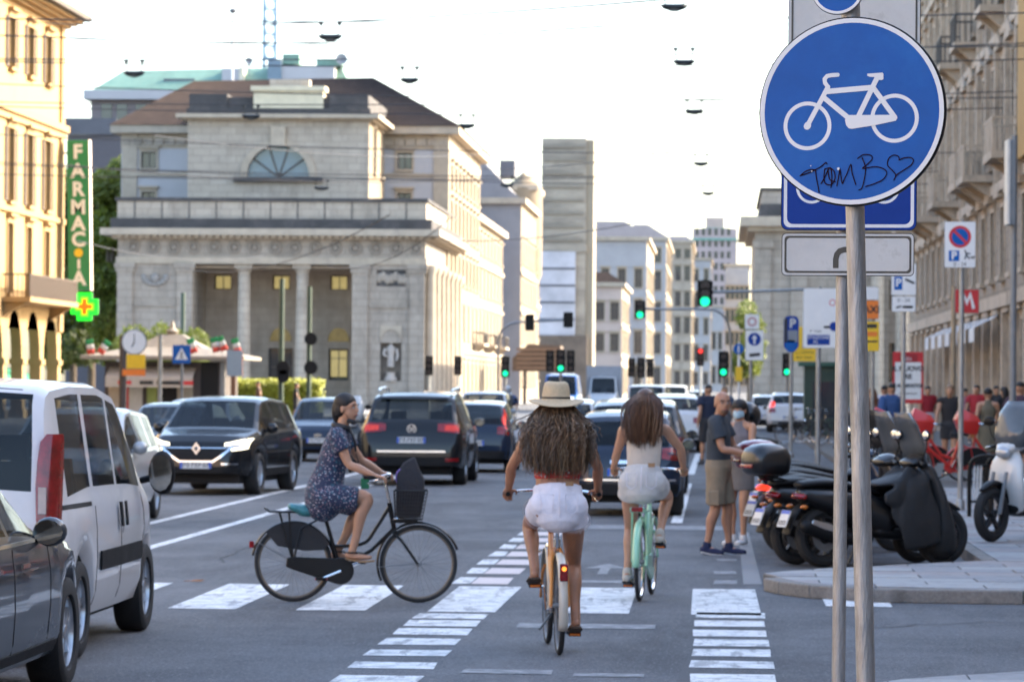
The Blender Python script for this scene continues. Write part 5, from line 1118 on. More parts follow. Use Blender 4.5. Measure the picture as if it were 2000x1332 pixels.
# ---------- white van, second from the corner
xr = gnd(155, 1287).x; yr = gnd(155, 1287).y
van = car('white_van', 'white panel van with tall red rear lamp waiting in front of the grey car', (xr - .87, yr + 1.30), 0, VAN, car_white, 'van')
for s in (1, -1):
    mb = MB(); rg_ = []
    for z_, wi in ((.86, .0), (.95, .02), (1.15, .03), (1.32, .025), (1.45, .01), (1.5, -.03)):
        yl = float(np.interp(z_, [.8, 1.15, 1.45, 1.7], [-2.19, -2.15, -2.1, -2.03])); rg_.append([(s * x, yl + y, z_) for x, y in ((.76 - wi, -.018), (.82, -.02), (.852, .0), (.872, .045), (.884, .09 + wi), (.85, .1 + wi), (.76 - wi, .05))])
    mb.loft(rg_); tl0 = mb.build('tail_lamp', tail_r, van.o, smooth=50)
    mb = MB(); mb.loft([[(s * x, -2.165 - .035 + y, z_) for x, y in ((.755, .0), (.805, -.002), (.805, .03), (.755, .03))] for z_ in (.99, 1.16)]); mb.build('clear_lamp', lensw, tl0, smooth=0)
    sd = 'right' if s > 0 else 'left'
    quad(van, 'side_moulding', -.78, .95, .56, .69, sd, trim_b, off=.02, n=16)
    for yy in ([(-.86, .33), (-.86, 1.0)], [(.1, .33), (.1, 1.0)], [(1.12, .55), (1.16, .8), (1.1, 1.04)]): seam(van, yy, sd)
    seam(van, [(-1.95, 1.005), (-1.0, 1.005)], sd, .03, name='slide_rail')
    for yy in (-.0, .2): quad(van, 'door_handle', yy - .035, yy + .035, .83, 1.0, sd, trim_b, off=.035, n=3)
    for yy in (-1.30, 1.42):
        pass
quad(van, 'rear_bumper', -.86, .86, .3, .52, 'rear', trim_b, off=.03, n=14); plate_on(van, 'rear', -.25, .86)
seam(van, [(.0, .55), (.0, 1.72)], 'rear'); mirrors(van, 1.02, 1.18, .95, trim_b, (.1, .08, .16))
for y0 in (-1.95, -.3): seam(van, [(-.6, y0), (.0, y0), (.6, y0)], 'top', .012, trim_b, 'roof_seam')
# ---------- grey car in the bottom left corner
xg = gnd(145, 1345).x; yg = gnd(145, 1345).y
gc_ = car('grey_car', 'dark grey saloon with a chrome-lined mirror stopped close behind the white van', (xg - .91, yg - 1.4), 0, dict(SEDAN, top=[(-2.27, .5), (-2.26, .75), (-2.18, .98), (-1.75, 1.04), (-1.65, 1.07), (-1.2, 1.33), (-1.0, 1.39), (-.6, 1.42), (-.3, 1.39), (-.15, 1.34), (.62, .98), (.75, .955), (1.95, .84), (2.15, .72), (2.25, .58), (2.27, .42)], wind=(-.15, .62), rear=(-1.65, -1.21), side=[(-1.3, -1.0), (-.93, -.45), (-.38, .45)]), car_grey)
generic(gc_, my=.38)
for sd in ('right', 'left'):
    quad(gc_, 'window_trim', -1.6, .6, .925, .945, sd, chrome, off=.006, n=20, m=1)
    seam(gc_, [(-.42, .3), (-.42, .95)], sd); seam(gc_, [(.62, .35), (.66, .7), (.62, .93)], sd); seam(gc_, [(-1.15, .6), (-.98, .95)], sd)
    for yy in (-.95, -.2): quad(gc_, 'door_handle', yy - .1, yy + .1, .8, .825, sd, chrome, off=.03, n=4, m=1)
    quad(gc_, 'sill_strip', -.9, .95, .27, .33, sd, trim_b, off=.012, n=14)
# ---------- oncoming traffic on the far side of the double line
p = gnd(318, 1012)
sv = car('silver_car', 'silver hatchback with black mirrors passing beyond the white van', (p.x - .88, p.y - 1.2 - .1), math.pi, HATCH, car_silver); generic(sv)
p = gnd(440, 966)
rn = car('dark_crossover', 'black crossover with lit bracket headlamps and diamond badge driving towards the bikes', (p.x - .2, p.y + 1.55), math.pi - R(5), CROSS, car_black)
quad(rn, 'lower_bumper', -.84, .84, .32, .47, 'front', trim_b, off=.015, n=16)
patch(rn, 'grille', [(-.46, .66), (-.3, .58), (0, .56), (.3, .58), (.46, .66)], [(-.52, .8), (-.3, .79), (0, .78), (.3, .79), (.52, .8)], 'front', trim_b, off=.014, n=14)
patch(rn, 'chrome_trim', [(-.6, .77), (-.42, .62), (-.28, .53), (.28, .53), (.42, .62), (.6, .77)], [(-.58, .8), (-.4, .65), (-.27, .565), (.27, .565), (.4, .65), (.58, .8)], 'front', chrome, off=.02, n=24, m=1)
quad(rn, 'chrome_bar', -.5, .5, .765, .78, 'front', chrome, off=.02, n=12, m=1)
for s in (1, -1):
    patch(rn, 'headlamp', [(s * .5, .76), (s * .8, .8)], [(s * .5, .85), (s * .82, .92)], 'front', head_off, off=.013, n=8)
    patch(rn, 'lit_strip', [(s * .46, .805), (s * .8, .86)], [(s * .46, .85), (s * .82, .93)], 'front', head_on, off=.02, n=8, m=1)
    patch(rn, 'lit_strip', [(s * .58, .725), (s * .77, .75)], [(s * .58, .765), (s * .79, .80)], 'front', head_on, off=.02, n=6, m=1)
    patch(rn, 'lit_strip', [(s * .75, .75), (s * .8, .76)], [(s * .77, .92), (s * .83, .93)], 'front', head_on, off=.019, n=3, m=4)
    quad(rn, 'fog_trim', s * .42, s * .68, .5, .525, 'front', chrome, off=.018, n=5, m=1)
    seam(rn, [(.1, .35), (.1, 1.02)], 'right' if s > 0 else 'left')
h, _, _, _ = rn.bvh.ray_cast(Vector((0, 6, .76)), Vector((0, -1, 0)))
mb = MB(); mb.T = Matrix.Translation(h + Vector((0, .035, 0))) @ facing((0, 1, 0)).to_4x4(); ring2d(mb, [(0, .105), (-.075, 0), (0, -.105), (.075, 0)], [(0, .05), (-.035, 0), (0, -.05), (.035, 0)], -.02, .012); mb.build('diamond_badge', chrome, rn.o, smooth=0)
plate_on(rn, 'front', 0, .49); mirrors(rn, .82, 1.08, .86, car_black); generic_done = True
quad(rn, 'sill_cladding', -.9, .9, .3, .42, 'left', trim_b, off=.014, n=10)
p = gnd(322, 935)
c4 = car('dark_grey_saloon', 'dark grey saloon half hidden between the silver hatchback and the black crossover', (at(318, 900, 66).x, 68), math.pi, SEDAN, car_dgrey); generic(c4)
c5 = car('pale_saloon', 'pale blue-grey saloon with only its roof showing behind the dark grey saloon', (at(345, 800, 80).x, 84), math.pi, SEDAN, car_silver); generic(c5)
c6 = car('navy_hatchback', 'navy hatchback facing the camera behind the woman in the dark dress', (at(620, 900, 83).x, 85), math.pi, HATCH, car_navy); generic(c6)
h, _, _, _ = c6.bvh.ray_cast(Vector((0, 6, .62)), Vector((0, -1, 0))); mb = MB(); mb.T = Matrix.Translation(h + Vector((0, .02, 0))) @ facing((0, 1, 0)).to_4x4(); mb.prism([(.1 * math.cos(k * .4), .045 * math.sin(k * .4)) for k in range(16)], -.02, .004); mb.build('oval_badge', chrome, c6.o, smooth=0)
# ---------- traffic moving away
p = gnd(812, 947)
vw = car('black_suv', 'black estate SUV with red rear lamps and a chrome bumper strip seen from behind', (at(816, 900, 66).x, p.y + 1.42 + .3), 0, SUV, car_black)
for s in (1, -1):
    patch(vw, 'tail_lamp', [(s * .47, .985), (s * .93, .94)], [(s * .47, 1.12), (s * .9, 1.14)], 'rear', tail_r, off=.014, n=8)
    patch(vw, 'lamp_core', [(s * .6, 1.0), (s * .86, .985)], [(s * .6, 1.09), (s * .85, 1.1)], 'rear', M('tail_lamp_core', (.55, .04, .025), .2, var=.3, vs=30, emit=(1, .06, .02), es=.03), off=.018, n=6)
    quad(vw, 'reflector', s * .62, s * .86, .44, .5, 'rear', tail_r, off=.03, n=4)
    mb = MB(); mb.tube([(s * .66, -1.5, 1.7), (s * .68, -1.2, 1.735), (s * .69, .0, 1.76), (s * .67, .4, 1.72)], .028, 6); mb.build('roof_rail', M('silver_rail', (.6, .61, .62), .3, .8), vw.o)
quad(vw, 'rear_bumper', -.9, .9, .32, .52, 'rear', trim_b, off=.03, n=14); quad(vw, 'chrome_strip', -.62, .62, .6, .635, 'rear', chrome, off=.02, n=12, m=1)
h, _, _, _ = vw.bvh.ray_cast(Vector((0, -6, 1.02)), Vector((0, 1, 0)))
mb = MB(); mb.T = Matrix.Translation(h + Vector((0, -.02, 0))) @ facing((0, -1, 0)).to_4x4(); ring2d(mb, circ(.085, 28), circ(.072, 28), -.02, .008)
for pa in ([(-.04, .055), (-.013, -.005), (0, .02), (.013, -.005), (.04, .055)], [(-.062, .035), (-.028, -.06), (0, .0), (.028, -.06), (.062, .035)]): stroke(mb, pa, .012, .004)
mb.build('round_badge', chrome, vw.o, smooth=0)
plate_on(vw, 'rear', 0, .82); mirrors(vw, .9, 1.12, .92, car_black); quad(vw, 'rear_spoiler', -.62, .62, 1.565, 1.62, 'rear', car_black, off=.07, n=10)
c9 = car('black_hatchback', 'black hatchback with its high rear lamp lit, ahead of the black SUV', (at(1000, 900, 74).x - .85, 76.1), 0, HATCH, car_navy); generic(c9)
for s in (1, -1): patch(c9, 'brake_lamp', [(s * .66, 1.0), (s * .78, 1.0)], [(s * .63, 1.34), (s * .71, 1.34)], 'rear', tail_on if s > 0 else tail_r, off=.014, n=4, m=5)
c10 = car('silver_people_carrier', 'silver people carrier further up the road past the black SUV', (at(935, 800, 112).x, 115), math.pi, CROSS, car_silver); generic(c10)
c11 = car('navy_city_car', 'small navy city car with a chrome boot handle ahead of the mint bicycle', (at(1224, 900, 50.8).x, gnd(1224, 1006).y + 1.1), 0, MINI, car_navy); generic(c11)
quad(c11, 'boot_handle', -.22, .22, .74, .79, 'rear', chrome, off=.03, n=8, m=1); quad(c11, 'bumper_strip', -.7, .7, .5, .525, 'rear', chrome, off=.03, n=12, m=1)
c12 = car('dark_suv', 'dark grey SUV in front of the small navy city car', (at(1237, 800, 60).x, 62.6), 0, CROSS, car_dgrey); generic(c12)
c13 = car('white_crossover', 'white crossover with dark red rear lamps beside the dashed edge line', (at(1313, 850, 99).x, 101.5), 0, CROSS, car_white); generic(c13)
c14 = car('white_small_car', 'white small car seen between the straw hat and the dark SUV', (at(1105, 800, 86).x, 88), 0, HATCH, car_white); generic(c14)
for i, (px, Y, mt, lb, sp) in enumerate(((1262, 150, car_white, 'white van far up the road ahead of the white crossover', VAN), (1310, 172, car_white, 'white taxi van furthest along the dashed edge line', VAN))):
    q = car('white_van' if i == 0 else 'taxi_van', lb, (at(px, 790, Y).x, Y + 2.2), 0, sp, mt, 'van'); generic(q)
bv = car('blue_delivery_van', 'blue and white high roof van with headlamps lit coming down the street', (at(1094, 760, 190).x, 192.7), math.pi, MVAN, car_blue, 'van'); generic(bv, hl=head_on)
patch(bv, 'white_roof', [(-.98, -2.3), (.98, -2.3)], [(-.98, 1.1), (.98, 1.1)], 'top', car_white, off=.02, n=6, m=6)
quad(bv, 'white_front', -.9, .9, .95, 1.2, 'front', car_white, off=.015, n=8)
bu = car('grey_lorry', 'grey box lorry coming down the street right of the blue van', (at(1177, 760, 235).x, 238), math.pi, MVAN, car_silver, 'lorry'); generic(bu)
MB().box(-1.15, 1.15, -2.9, .6, .9, 3.1).build('cargo_box', M('grey_cargo_box', (.2, .21, .24), .6, vs=2), bu.o, smooth=0)
for i, (px, Y, sp, lb) in enumerate(((1500, 150, HATCH, 'white hatchback parked nose in beside the bike racks'), (1543, 143, CROSS, 'white police estate with red corner lamps parked behind the scooters'), (1362, 260, HATCH, 'white car just visible at the end of the dashed edge line'))):
    q = car('white_hatchback' if i != 1 else 'white_estate', lb, (at(px, 800, Y).x, Y + 2.2), 0, sp, car_white); generic(q)
    if i == 1: tail(q, tail_on, .6, .9, 1.0, 1.25)
# ================================================================== PEOPLE
BAKE = []
def V3(*a): return Vector(a)
def smoothpath(pts, rads, sub=5):
    P = [Vector(p) for p in pts]; Q = []; Rr = []
    rd = [r if isinstance(r, tuple) else (r, r) for r in rads]
    for i in range(len(P) - 1):
        p0 = P[max(0, i - 1)]; p1 = P[i]; p2 = P[i + 1]; p3 = P[min(len(P) - 1, i + 2)]
        for k in range(sub):
            t = k / sub; Q.append(.5 * ((2 * p1) + (p2 - p0) * t + (2 * p0 - 5 * p1 + 4 * p2 - p3) * t * t + (3 * p1 - p0 - 3 * p2 + p3) * t ** 3))
            s_ = t * t * (3 - 2 * t) * .5 + t * .5; Rr.append(tuple(rd[i][j] + (rd[i + 1][j] - rd[i][j]) * s_ for j in (0, 1)))
    Q.append(P[-1]); Rr.append(rd[-1]); return Q, Rr
def limb(mb, pts, rads, side=(1, 0, 0), n=14, sub=5, round0=True, round1=True):
    Q, Rr = smoothpath(pts, rads, sub); rings = []; N = len(Q)
    def ring(c, t, a, b):
        s_ = Vector(side) - t * Vector(side).dot(t)
        if s_.length < .05: s_ = t.orthogonal()
        s_.normalize(); u_ = t.cross(s_)
        return [c + s_ * (a * math.cos(2 * math.pi * k / n)) + u_ * (b * math.sin(2 * math.pi * k / n)) for k in range(n)]
    T = [(Q[min(i + 1, N - 1)] - Q[max(i - 1, 0)]).normalized() for i in range(N)]
    if round0:
        r = min(Rr[0])
        for g in (85, 60, 30): rings.append(ring(Q[0] - T[0] * r * math.sin(R(g)), T[0], Rr[0][0] * math.cos(R(g)), Rr[0][1] * math.cos(R(g))))
    for i in range(N): rings.append(ring(Q[i], T[i], *Rr[i]))
    if round1:
        r = min(Rr[-1])
        for g in (30, 60, 85): rings.append(ring(Q[-1] + T[-1] * r * math.sin(R(g)), T[-1], Rr[-1][0] * math.cos(R(g)), Rr[-1][1] * math.cos(R(g))))
    mb.loft(rings)
def fused(mb, name, mat, parent, vox=.009, it=4, label=None):
    o = mb.build(name, mat, parent, smooth=0)
    r = o.modifiers.new('r', 'REMESH'); r.mode = 'VOXEL'; r.voxel_size = vox; r.use_smooth_shade = True
    if it: s_ = o.modifiers.new('s', 'SMOOTH'); s_.factor = .5; s_.iterations = it
    if label: o['label'] = label
    BAKE.append(o); return o
skin_t = M('tanned_skin', (.36, .17, .095), .5, var=.1, vs=14, sss=.0); skin_f = M('warm_skin', (.43, .225, .135), .5, var=.1, vs=14); skin_m = M('olive_skin', (.38, .19, .115), .5, var=.1, vs=14)
hair_dk = M('black_brown_hair', (.01, .007, .006), .6, var=.3, vs=40); eye_w = M('eye_white', (.5, .48, .46), .3, var=0); eye_d = M('dark_eye', (.012, .008, .006), .2, var=0); lip = M('lip', (.3, .09, .075), .45, var=.1)
def hand(mb, w, d, s=1., grip=None, thumb=(0, 0, 1), curl=.9):
    """palm from wrist w along d, four fingers of different length curling towards -n, thumb from the palm's side"""
    d = Vector(d).normalized(); th = Vector(thumb); th = (th - d * th.dot(d)).normalized(); n_ = d.cross(th).normalized()
    if grip is not None and n_.dot(Vector(grip)) < 0: n_ = -n_          # palm side
    w = Vector(w); pe = w + d * .085 * s
    limb(mb, [w, w + d * .03 * s, pe], [(.026 * s, .02 * s), (.038 * s, .017 * s), (.04 * s, .014 * s)], side=th, n=10, sub=3)
    for k, (off, L) in enumerate(((.03, .07), (.01, .078), (-.011, .072), (-.03, .056))):
        b = pe + th * off * s - d * .006 * s; a1, a2, a3 = curl * .6, curl * 1.35, curl * 2.0
        q = [b]; seg = (.42, .33, .25)
        for f, a in zip(seg, (a1, a2, a3)): q.append(q[-1] + (d * math.cos(a) + n_ * math.sin(a)) * L * f * s)
        limb(mb, q, [.0095 * s, .009 * s, .0085 * s, .0075 * s], n=8, sub=3)
    b = w + d * .025 * s + th * .03 * s
    limb(mb, [b, b + (d * .6 + th * .8).normalized() * .035 * s, b + (d * .6 + th * .8).normalized() * .035 * s + (d * .8 + n_ * .6 + th * .1).normalized() * .032 * s], [.013 * s, .011 * s, .009 * s], n=8, sub=3)
def head(mb, c, f, up=(0, 0, 1), s=1.):
    """skull, jaw, nose, ears; f is where the face looks"""
    f = Vector(f).normalized(); up = Vector(up); up = (up - f * up.dot(f)).normalized(); x = f.cross(up).normalized(); M3 = Matrix((x, f, up)).transposed(); c = Vector(c)
    P = lambda a, b, d: c + M3 @ (Vector((a, b, d)) * s)
    mb.ell(P(0, -.012, .03), (.076 * s, .094 * s, .09 * s), 16, 12, M3)
    mb.ell(P(0, .018, -.03), (.062 * s, .07 * s, .085 * s), 16, 12, M3)
    mb.ell(P(0, .05, -.078), (.032 * s, .03 * s, .028 * s), 10, 8, M3)
    limb(mb, [P(0, .083, .02), P(0, .1, -.012), P(0, .092, -.022)], [.008 * s, .014 * s, .012 * s], side=x, n=8, sub=3)
    mb.ell(P(0, .082, -.05), (.026 * s, .014 * s, .012 * s), 10, 6, M3)
    for e in (-1, 1):
        mb.ell(P(e * .077, -.005, -.005), (.01 * s, .02 * s, .033 * s), 8, 8, M3); mb.ell(P(e * .03, .074, .032), (.026 * s, .014 * s, .009 * s), 10, 6, M3)
    return P, M3, x, f, up
def face(root, P, M3, s=1., brow=hair_dk, mouth=True):
    for e in (-1, 1):
        mb = MB(); mb.ell(P(e * .031, .08, .012), (.015 * s, .008 * s, .0075 * s), 10, 8, M3); o = mb.build('eye', eye_w, root); mb = MB(); mb.ell(P(e * .031, .0845, .012), (.0068 * s, .005 * s, .0068 * s), 8, 6, M3); mb.build('iris', eye_d, o)
        mb = MB(); limb(mb, [P(e * .014, .094, .036), P(e * .033, .091, .041), P(e * .052, .076, .035)], [.0035 * s, .005 * s, .003 * s], n=6, sub=3); mb.build('eyebrow', brow, root)
    if mouth: mb = MB(); limb(mb, [P(-.024, .084, -.05), P(0, .096, -.049), P(.024, .084, -.05)], [(.003 * s, .005 * s), (.007 * s, .01 * s), (.003 * s, .005 * s)], side=(0, 0, 1), n=8, sub=3); mb.build('mouth', lip, root)
def person_body(root, J, skin, s=1., vox=.009, curl=.9, hands=True, name='body', female=True, arms_skin=True):
    """one continuous figure from the joints in J"""
    mb = MB(); hs = Vector(J['hr']) - Vector(J['hl']); side = hs.normalized(); pel = (Vector(J['hr']) + Vector(J['hl'])) / 2; ss = (Vector(J['sr']) - Vector(J['sl'])).normalized(); sh = (Vector(J['sr']) + Vector(J['sl'])) / 2
    neck = Vector(J['neck']); hd = Vector(J['head']); k = s
    wst = pel.lerp(sh, .42); ch = pel.lerp(sh, .78); sd = (side + ss).normalized(); J['wst'], J['ch'], J['pel'], J['sh'], J['sd'] = wst, ch, pel, sh, sd
    limb(mb, [pel - (sh - pel).normalized() * .03 * k, pel, wst, ch, sh + (neck - sh) * .3], [(.15 * k, .105 * k), (.165 * k, .115 * k), (J.get('wrx', .118 if female else .14) * k, (.085 if female else .1) * k), ((.14 if female else .17) * k, .1 * k), (.1 * k, .07 * k)], side=sd, n=20)
    limb(mb, [sh + (neck - sh) * .1, neck, hd + (neck - hd) * .35], [(.075 * k, .06 * k), (.05 * k, .052 * k), (.046 * k, .05 * k)], side=ss, n=14)
    for q in ('l', 'r'):
        S, E, W_ = Vector(J['s' + q]), Vector(J['e' + q]), Vector(J['w' + q]); d = (W_ - E).normalized()
        limb(mb, [sh.lerp(S, .45), S, S.lerp(E, .5), E, E.lerp(W_, .35), W_], [.06 * k, .052 * k, .045 * k, .036 * k, .038 * k, .025 * k], n=12)
        if hands: hd_ = J.get('hd' + q, d); hand(mb, W_ - Vector(hd_).normalized() * .005, hd_, k * .98, J.get('grip' + q), J.get('th' + q, (0, 0, 1)), curl)
        H, Kn, A, T = Vector(J['h' + q]), Vector(J['k' + q]), Vector(J['a' + q]), Vector(J['t' + q])
        bk = J.get('calf', Vector((0, -1, 0)))
        limb(mb, [H, H.lerp(Kn, .45), Kn, Kn.lerp(A, .32) + Vector(bk) * .014, Kn.lerp(A, .7), A], [.092 * k, .077 * k, .054 * k, .054 * k, .037 * k, .034 * k], n=14)
        heel = A - (T - A).normalized() * .035 - Vector((0, 0, .045))
        limb(mb, [heel, A.lerp(T, .4) - Vector((0, 0, .028)), T], [(.03 * k, .028 * k), (.037 * k, .028 * k), (.038 * k, .016 * k)], side=side, n=12)
        limb(mb, [A, A - Vector((0, 0, .04))], [.035 * k, .034 * k], n=10)
    P, M3, *_ = head(mb, hd, J['look'], J.get('up', (0, 0, 1)), k * 1.03)
    fused(mb, name, skin, root, vox, 3); return P, M3
def shirt(root, J, mat, s=1., z_lo=0., sleeve=.0, add=.012, name='shirt', vox=.01, female=True, neckh=.25, low=-.0, it=4, straps=True):
    mb = MB(); k = s; pel, wst, ch, sh, sd = J['pel'], J['wst'], J['ch'], J['sh'], J['sd']; neck = Vector(J['neck']); a = add
    st = pel.lerp(sh, low)
    limb(mb, [st, pel.lerp(sh, max(low + .1, .42)), ch, sh + (neck - sh) * neckh], [((.15 if low < .2 else .125) * k + a, (.105 if low < .2 else .09) * k + a), (J.get('wrx', .122 if female else .148) * k + a, (.088 if female else .108) * k + a), ((.142 if female else .174) * k + a, .102 * k + a), ((.085 if sleeve else .075) * k + a, .066 * k + a)], side=sd, n=20, round0=False)
    if sleeve:
        for q in 'lr':
            S, E = Vector(J['s' + q]), Vector(J['e' + q]); limb(mb, [sh.lerp(S, .35), S, S.lerp(E, sleeve)], [.07 * k + a, .06 * k + a, .056 * k + a * 1.6], n=14, round1=False)
    return fused(mb, name, mat, root, vox, it)
def shorts(root, J, mat, s=1., leg=.35, add=.014, flare=.01, name='shorts', vox=.01, top=.3, it=3):
    mb = MB(); k = s; pel, wst, sd = J['pel'], J['wst'], J['sd']; up = (J['sh'] - pel).normalized(); a = add
    limb(mb, [pel - up * .055 * k, pel - up * .02 * k, pel + up * .03, pel.lerp(wst, .75)], [(.145 * k + a, .1 * k + a), (.16 * k + a, .115 * k + a), (.165 * k + a, .12 * k + a), (J.get('wrx', .128) * 1.05 * k + a, .097 * k + a)], side=sd, n=20, round1=False)
    for q in 'lr':
        H, Kn = Vector(J['h' + q]), Vector(J['k' + q]); limb(mb, [H + up * .02, H.lerp(Kn, leg * .5), H.lerp(Kn, leg)], [.094 * k + a, .088 * k + a, .08 * k + a + flare], n=16, round1=False)
    return fused(mb, name, mat, root, vox, it)
def strands(root, name, mat, heads, n_, wave=.012, r=.0055, seed=1, seg=16, freq=(2.5, 5)):
    """loose locks of hair; heads() yields start, mid, end points"""
    rnd = random.Random(seed); mb = MB()
    for i in range(n_):
        a, b, c_ = heads(rnd); ph = rnd.uniform(0, 6.3); fq = rnd.uniform(*freq); w_ = wave * rnd.uniform(.4, 1.4); ax = Vector((rnd.gauss(0, 1), rnd.gauss(0, 1), 0)).normalized(); ay = Vector((-ax.y, ax.x, 0)); P = []; Rr = []
        for k in range(seg + 1):
            t = k / seg; p = a * (1 - t) ** 2 + b * 2 * t * (1 - t) + c_ * t * t; g = min(1, t * 2.2)
            P.append(p + ax * (math.sin(fq * 6.28 * t + ph) * w_ * g) + ay * (math.cos(fq * 6.28 * t + ph) * w_ * .7 * g)); Rr.append(r * rnd.uniform(.85, 1.1) * (1 if t < .8 else (1 - t) / .2 * .8 + .2))
        mb.tube(P, Rr, 4, caps=False)
    return mb.build(name, mat, root, smooth=80)
# ================================================================== BICYCLES
def bicycle(root, S):
    """Dutch style bicycle standing on the ground; y forward from the rear contact point"""
    r, wb = S['r'], S['wb']; fm, gm = S['frame'], S['guard']; hub_r, hub_f = V3(0, 0, r), V3(0, wb, r)
    bb = V3(0, S.get('bb', .42), S.get('bbz', .28)); st_top = V3(0, bb.y - .15, .76); hb = V3(0, wb - .205, .60); ht = V3(0, wb - .25, .84)
    for hub, nm, turn in ((hub_r, 'rear', 0), (hub_f, 'front', 0)):
        t = MB(); t.lathe([(r - .019 + .019 * math.cos(a), .019 * math.sin(a)) for a in [2 * math.pi * k / 10 for k in range(11)]], 56, axis='X'); w_ = t.build('wheel', rubber, root, loc=hub)
        q = MB(); q.lathe([(r - .034, -.011), (r - .03, -.013), (r - .04, -.012), (r - .048, 0), (r - .04, .012), (r - .03, .013), (r - .034, .011)], 56, axis='X'); q.build('rim', S.get('rim', chrome), w_)
        q = MB(); q.lathe([(.0, -.05), (.012, -.05), (.02, -.03), (.02, .03), (.012, .05), (0, .05)], 14, axis='X'); q.build('hub', steel, w_)
        q = MB()
        for k in range(32):
            a = 2 * math.pi * k / 32; sx = .026 if k % 2 else -.026; b_ = a + (.5 if (k // 2) % 2 else -.5)
            q.tube([(sx, .019 * math.cos(b_), .019 * math.sin(b_)), (0, (r - .045) * math.cos(a), (r - .045) * math.sin(a))], .0012, 4)
        q.build('spokes', steel, w_, kind='stuff')
    f = MB(); fr = S.get('tube', .017)
    f.tube([bb, st_top], fr, 10); f.tube([hb, ht], .02, 12)
    if S.get('style') == 'curved':
        f.tube([hb + (ht - hb) * .1, V3(0, .66, .44), bb + V3(0, .02, .03)], fr, 10); P, _ = smoothpath([ht - (ht - hb) * .12, V3(0, wb - .36, .62), V3(0, .6, .5), V3(0, .43, .47), bb.lerp(st_top, .42)], [1] * 5); f.tube(P, fr * .9, 10)
    else:
        f.tube([hb + (ht - hb) * .1, bb], fr * 1.15, 10); f.tube([ht - (ht - hb) * .2, V3(0, .6, .5), bb.lerp(st_top, .3)], fr, 10)
    for sx in (-1, 1):
        f.tube([bb + V3(sx * .03, -.03, 0), hub_r + V3(sx * .06, 0, 0)], S.get('stay', .009), 8); f.tube([st_top - V3(-sx * .02, 0, .05), V3(sx * .05, .06, .62), hub_r + V3(sx * .06, 0, 0)], S.get('stay', .008), 8)
    f.build('frame', fm, root)
    f = MB(); f.tube([hb - V3(0, 0, 0), hb + V3(0, .02, -.05)], .022, 10)
    for sx in (-1, 1): P, _ = smoothpath([hb + V3(sx * .035, .01, -.03), V3(sx * .05, wb - .13, .5), V3(sx * .052, wb - .03, r + .03), hub_f + V3(sx * .052, 0, 0)], [1] * 4); f.tube(P, .011, 8)
    f.build('fork', fm, root)
    hz = S.get('bar_z', 1.05); hy = S.get('bar_y', wb - .33); hw = S.get('bar_w', .29)
    f = MB(); f.tube([ht - V3(0, -.01, .05), V3(0, wb - .29, hz - .03), V3(0, wb - .27, hz)], .013, 10)
    for sx in (-1, 1): P, _ = smoothpath([V3(0, wb - .27, hz), V3(sx * .09, wb - .25, hz + .012), V3(sx * .2, wb - .27, hz + .015), V3(sx * hw, hy - .02, hz), V3(sx * (hw + .01), hy - .12, hz - .005)], [1] * 5); f.tube(P, .011, 8)
    f.build('handlebar', chrome, root)
    for sx in (-1, 1):
        g = MB(); g.tube([V3(sx * hw, hy - .01, hz), V3(sx * (hw + .01), hy - .13, hz - .005)], .0165, 10); g.build('grip', S.get('grip', black), root)
        g = MB(); g.tube([V3(sx * (hw - .03), hy + .02, hz - .01), V3(sx * (hw - .005), hy - .02, hz - .035), V3(sx * hw, hy - .1, hz - .05)], .005, 6); g.build('brake_lever', chrome, root)
    sz = S.get('saddle', .9); sy = st_top.y - .03
    g = MB(); g.tube([st_top - V3(0, 0, .06), V3(0, sy, sz - .05)], .0135, 10); g.build('seat_post', chrome, root)
    g = MB(); limb(g, [V3(0, sy - .12, sz - .015), V3(0, sy - .05, sz), V3(0, sy + .05, sz + .002), V3(0, sy + .17, sz - .005)], [(.075, .025), (.085, .03), (.045, .026), (.02, .02)], n=14); g.build('saddle', S.get('saddle_m', black), root)
    for hub, a0, a1, nm in ((hub_r, S.get('fr0', -25), S.get('fr1', 165), 'rear'), (hub_f, 20, S.get('ff1', 195), 'front')):
        g = MB(); rw = r + .022; ww = .032; prof = []
        for k in range(31):
            a = R(a0 + (a1 - a0) * k / 30); d = V3(0, math.cos(a), math.sin(a)); prof.append([hub + d * (rw - .012) + V3(-ww, 0, 0), hub + d * rw + V3(-ww * .6, 0, 0), hub + d * (rw + .008), hub + d * rw + V3(ww * .6, 0, 0), hub + d * (rw - .012) + V3(ww, 0, 0)])
        g.loft(prof, closed=False, caps=False); o = g.build('mudguard', gm, root, smooth=60); sm = o.modifiers.new('s', 'SOLIDIFY'); sm.thickness = .003
    for sx in (-1, 1):
        for hub, a in ((hub_r, 150), (hub_f, 185)): g = MB(); d = V3(0, math.cos(R(a)), math.sin(R(a))); g.tube([hub + V3(sx * .05, 0, 0), hub + d * (r + .018) + V3(sx * .03, 0, 0)], .003, 5); g.build('mudguard_stay', steel, root)
    cy, ang = bb.y, R(S.get('crank', -70))
    for sx in (-1, 1):
        a = ang + (math.pi if sx < 0 else 0); d = V3(0, math.cos(a), math.sin(a)); e = bb + d * .17 + V3(sx * .085, 0, 0)
        g = MB(); g.tube([bb + V3(sx * .02, 0, 0), bb + V3(sx * .07, 0, 0), e], [.014, .013, .011], 8); g.build('crank', chrome, root)
        g = MB(); g.cbox(e + V3(sx * .055, 0, 0), (.085, .09, .024)); pd = g.build('pedal', black, root, smooth=0)
        for yy in (-1, 1): g = MB(); g.cbox(e + V3(sx * .055, yy * .047, 0), (.07, .005, .016)); g.build('pedal_reflector', S.get('refl', orange_s), pd, smooth=0)
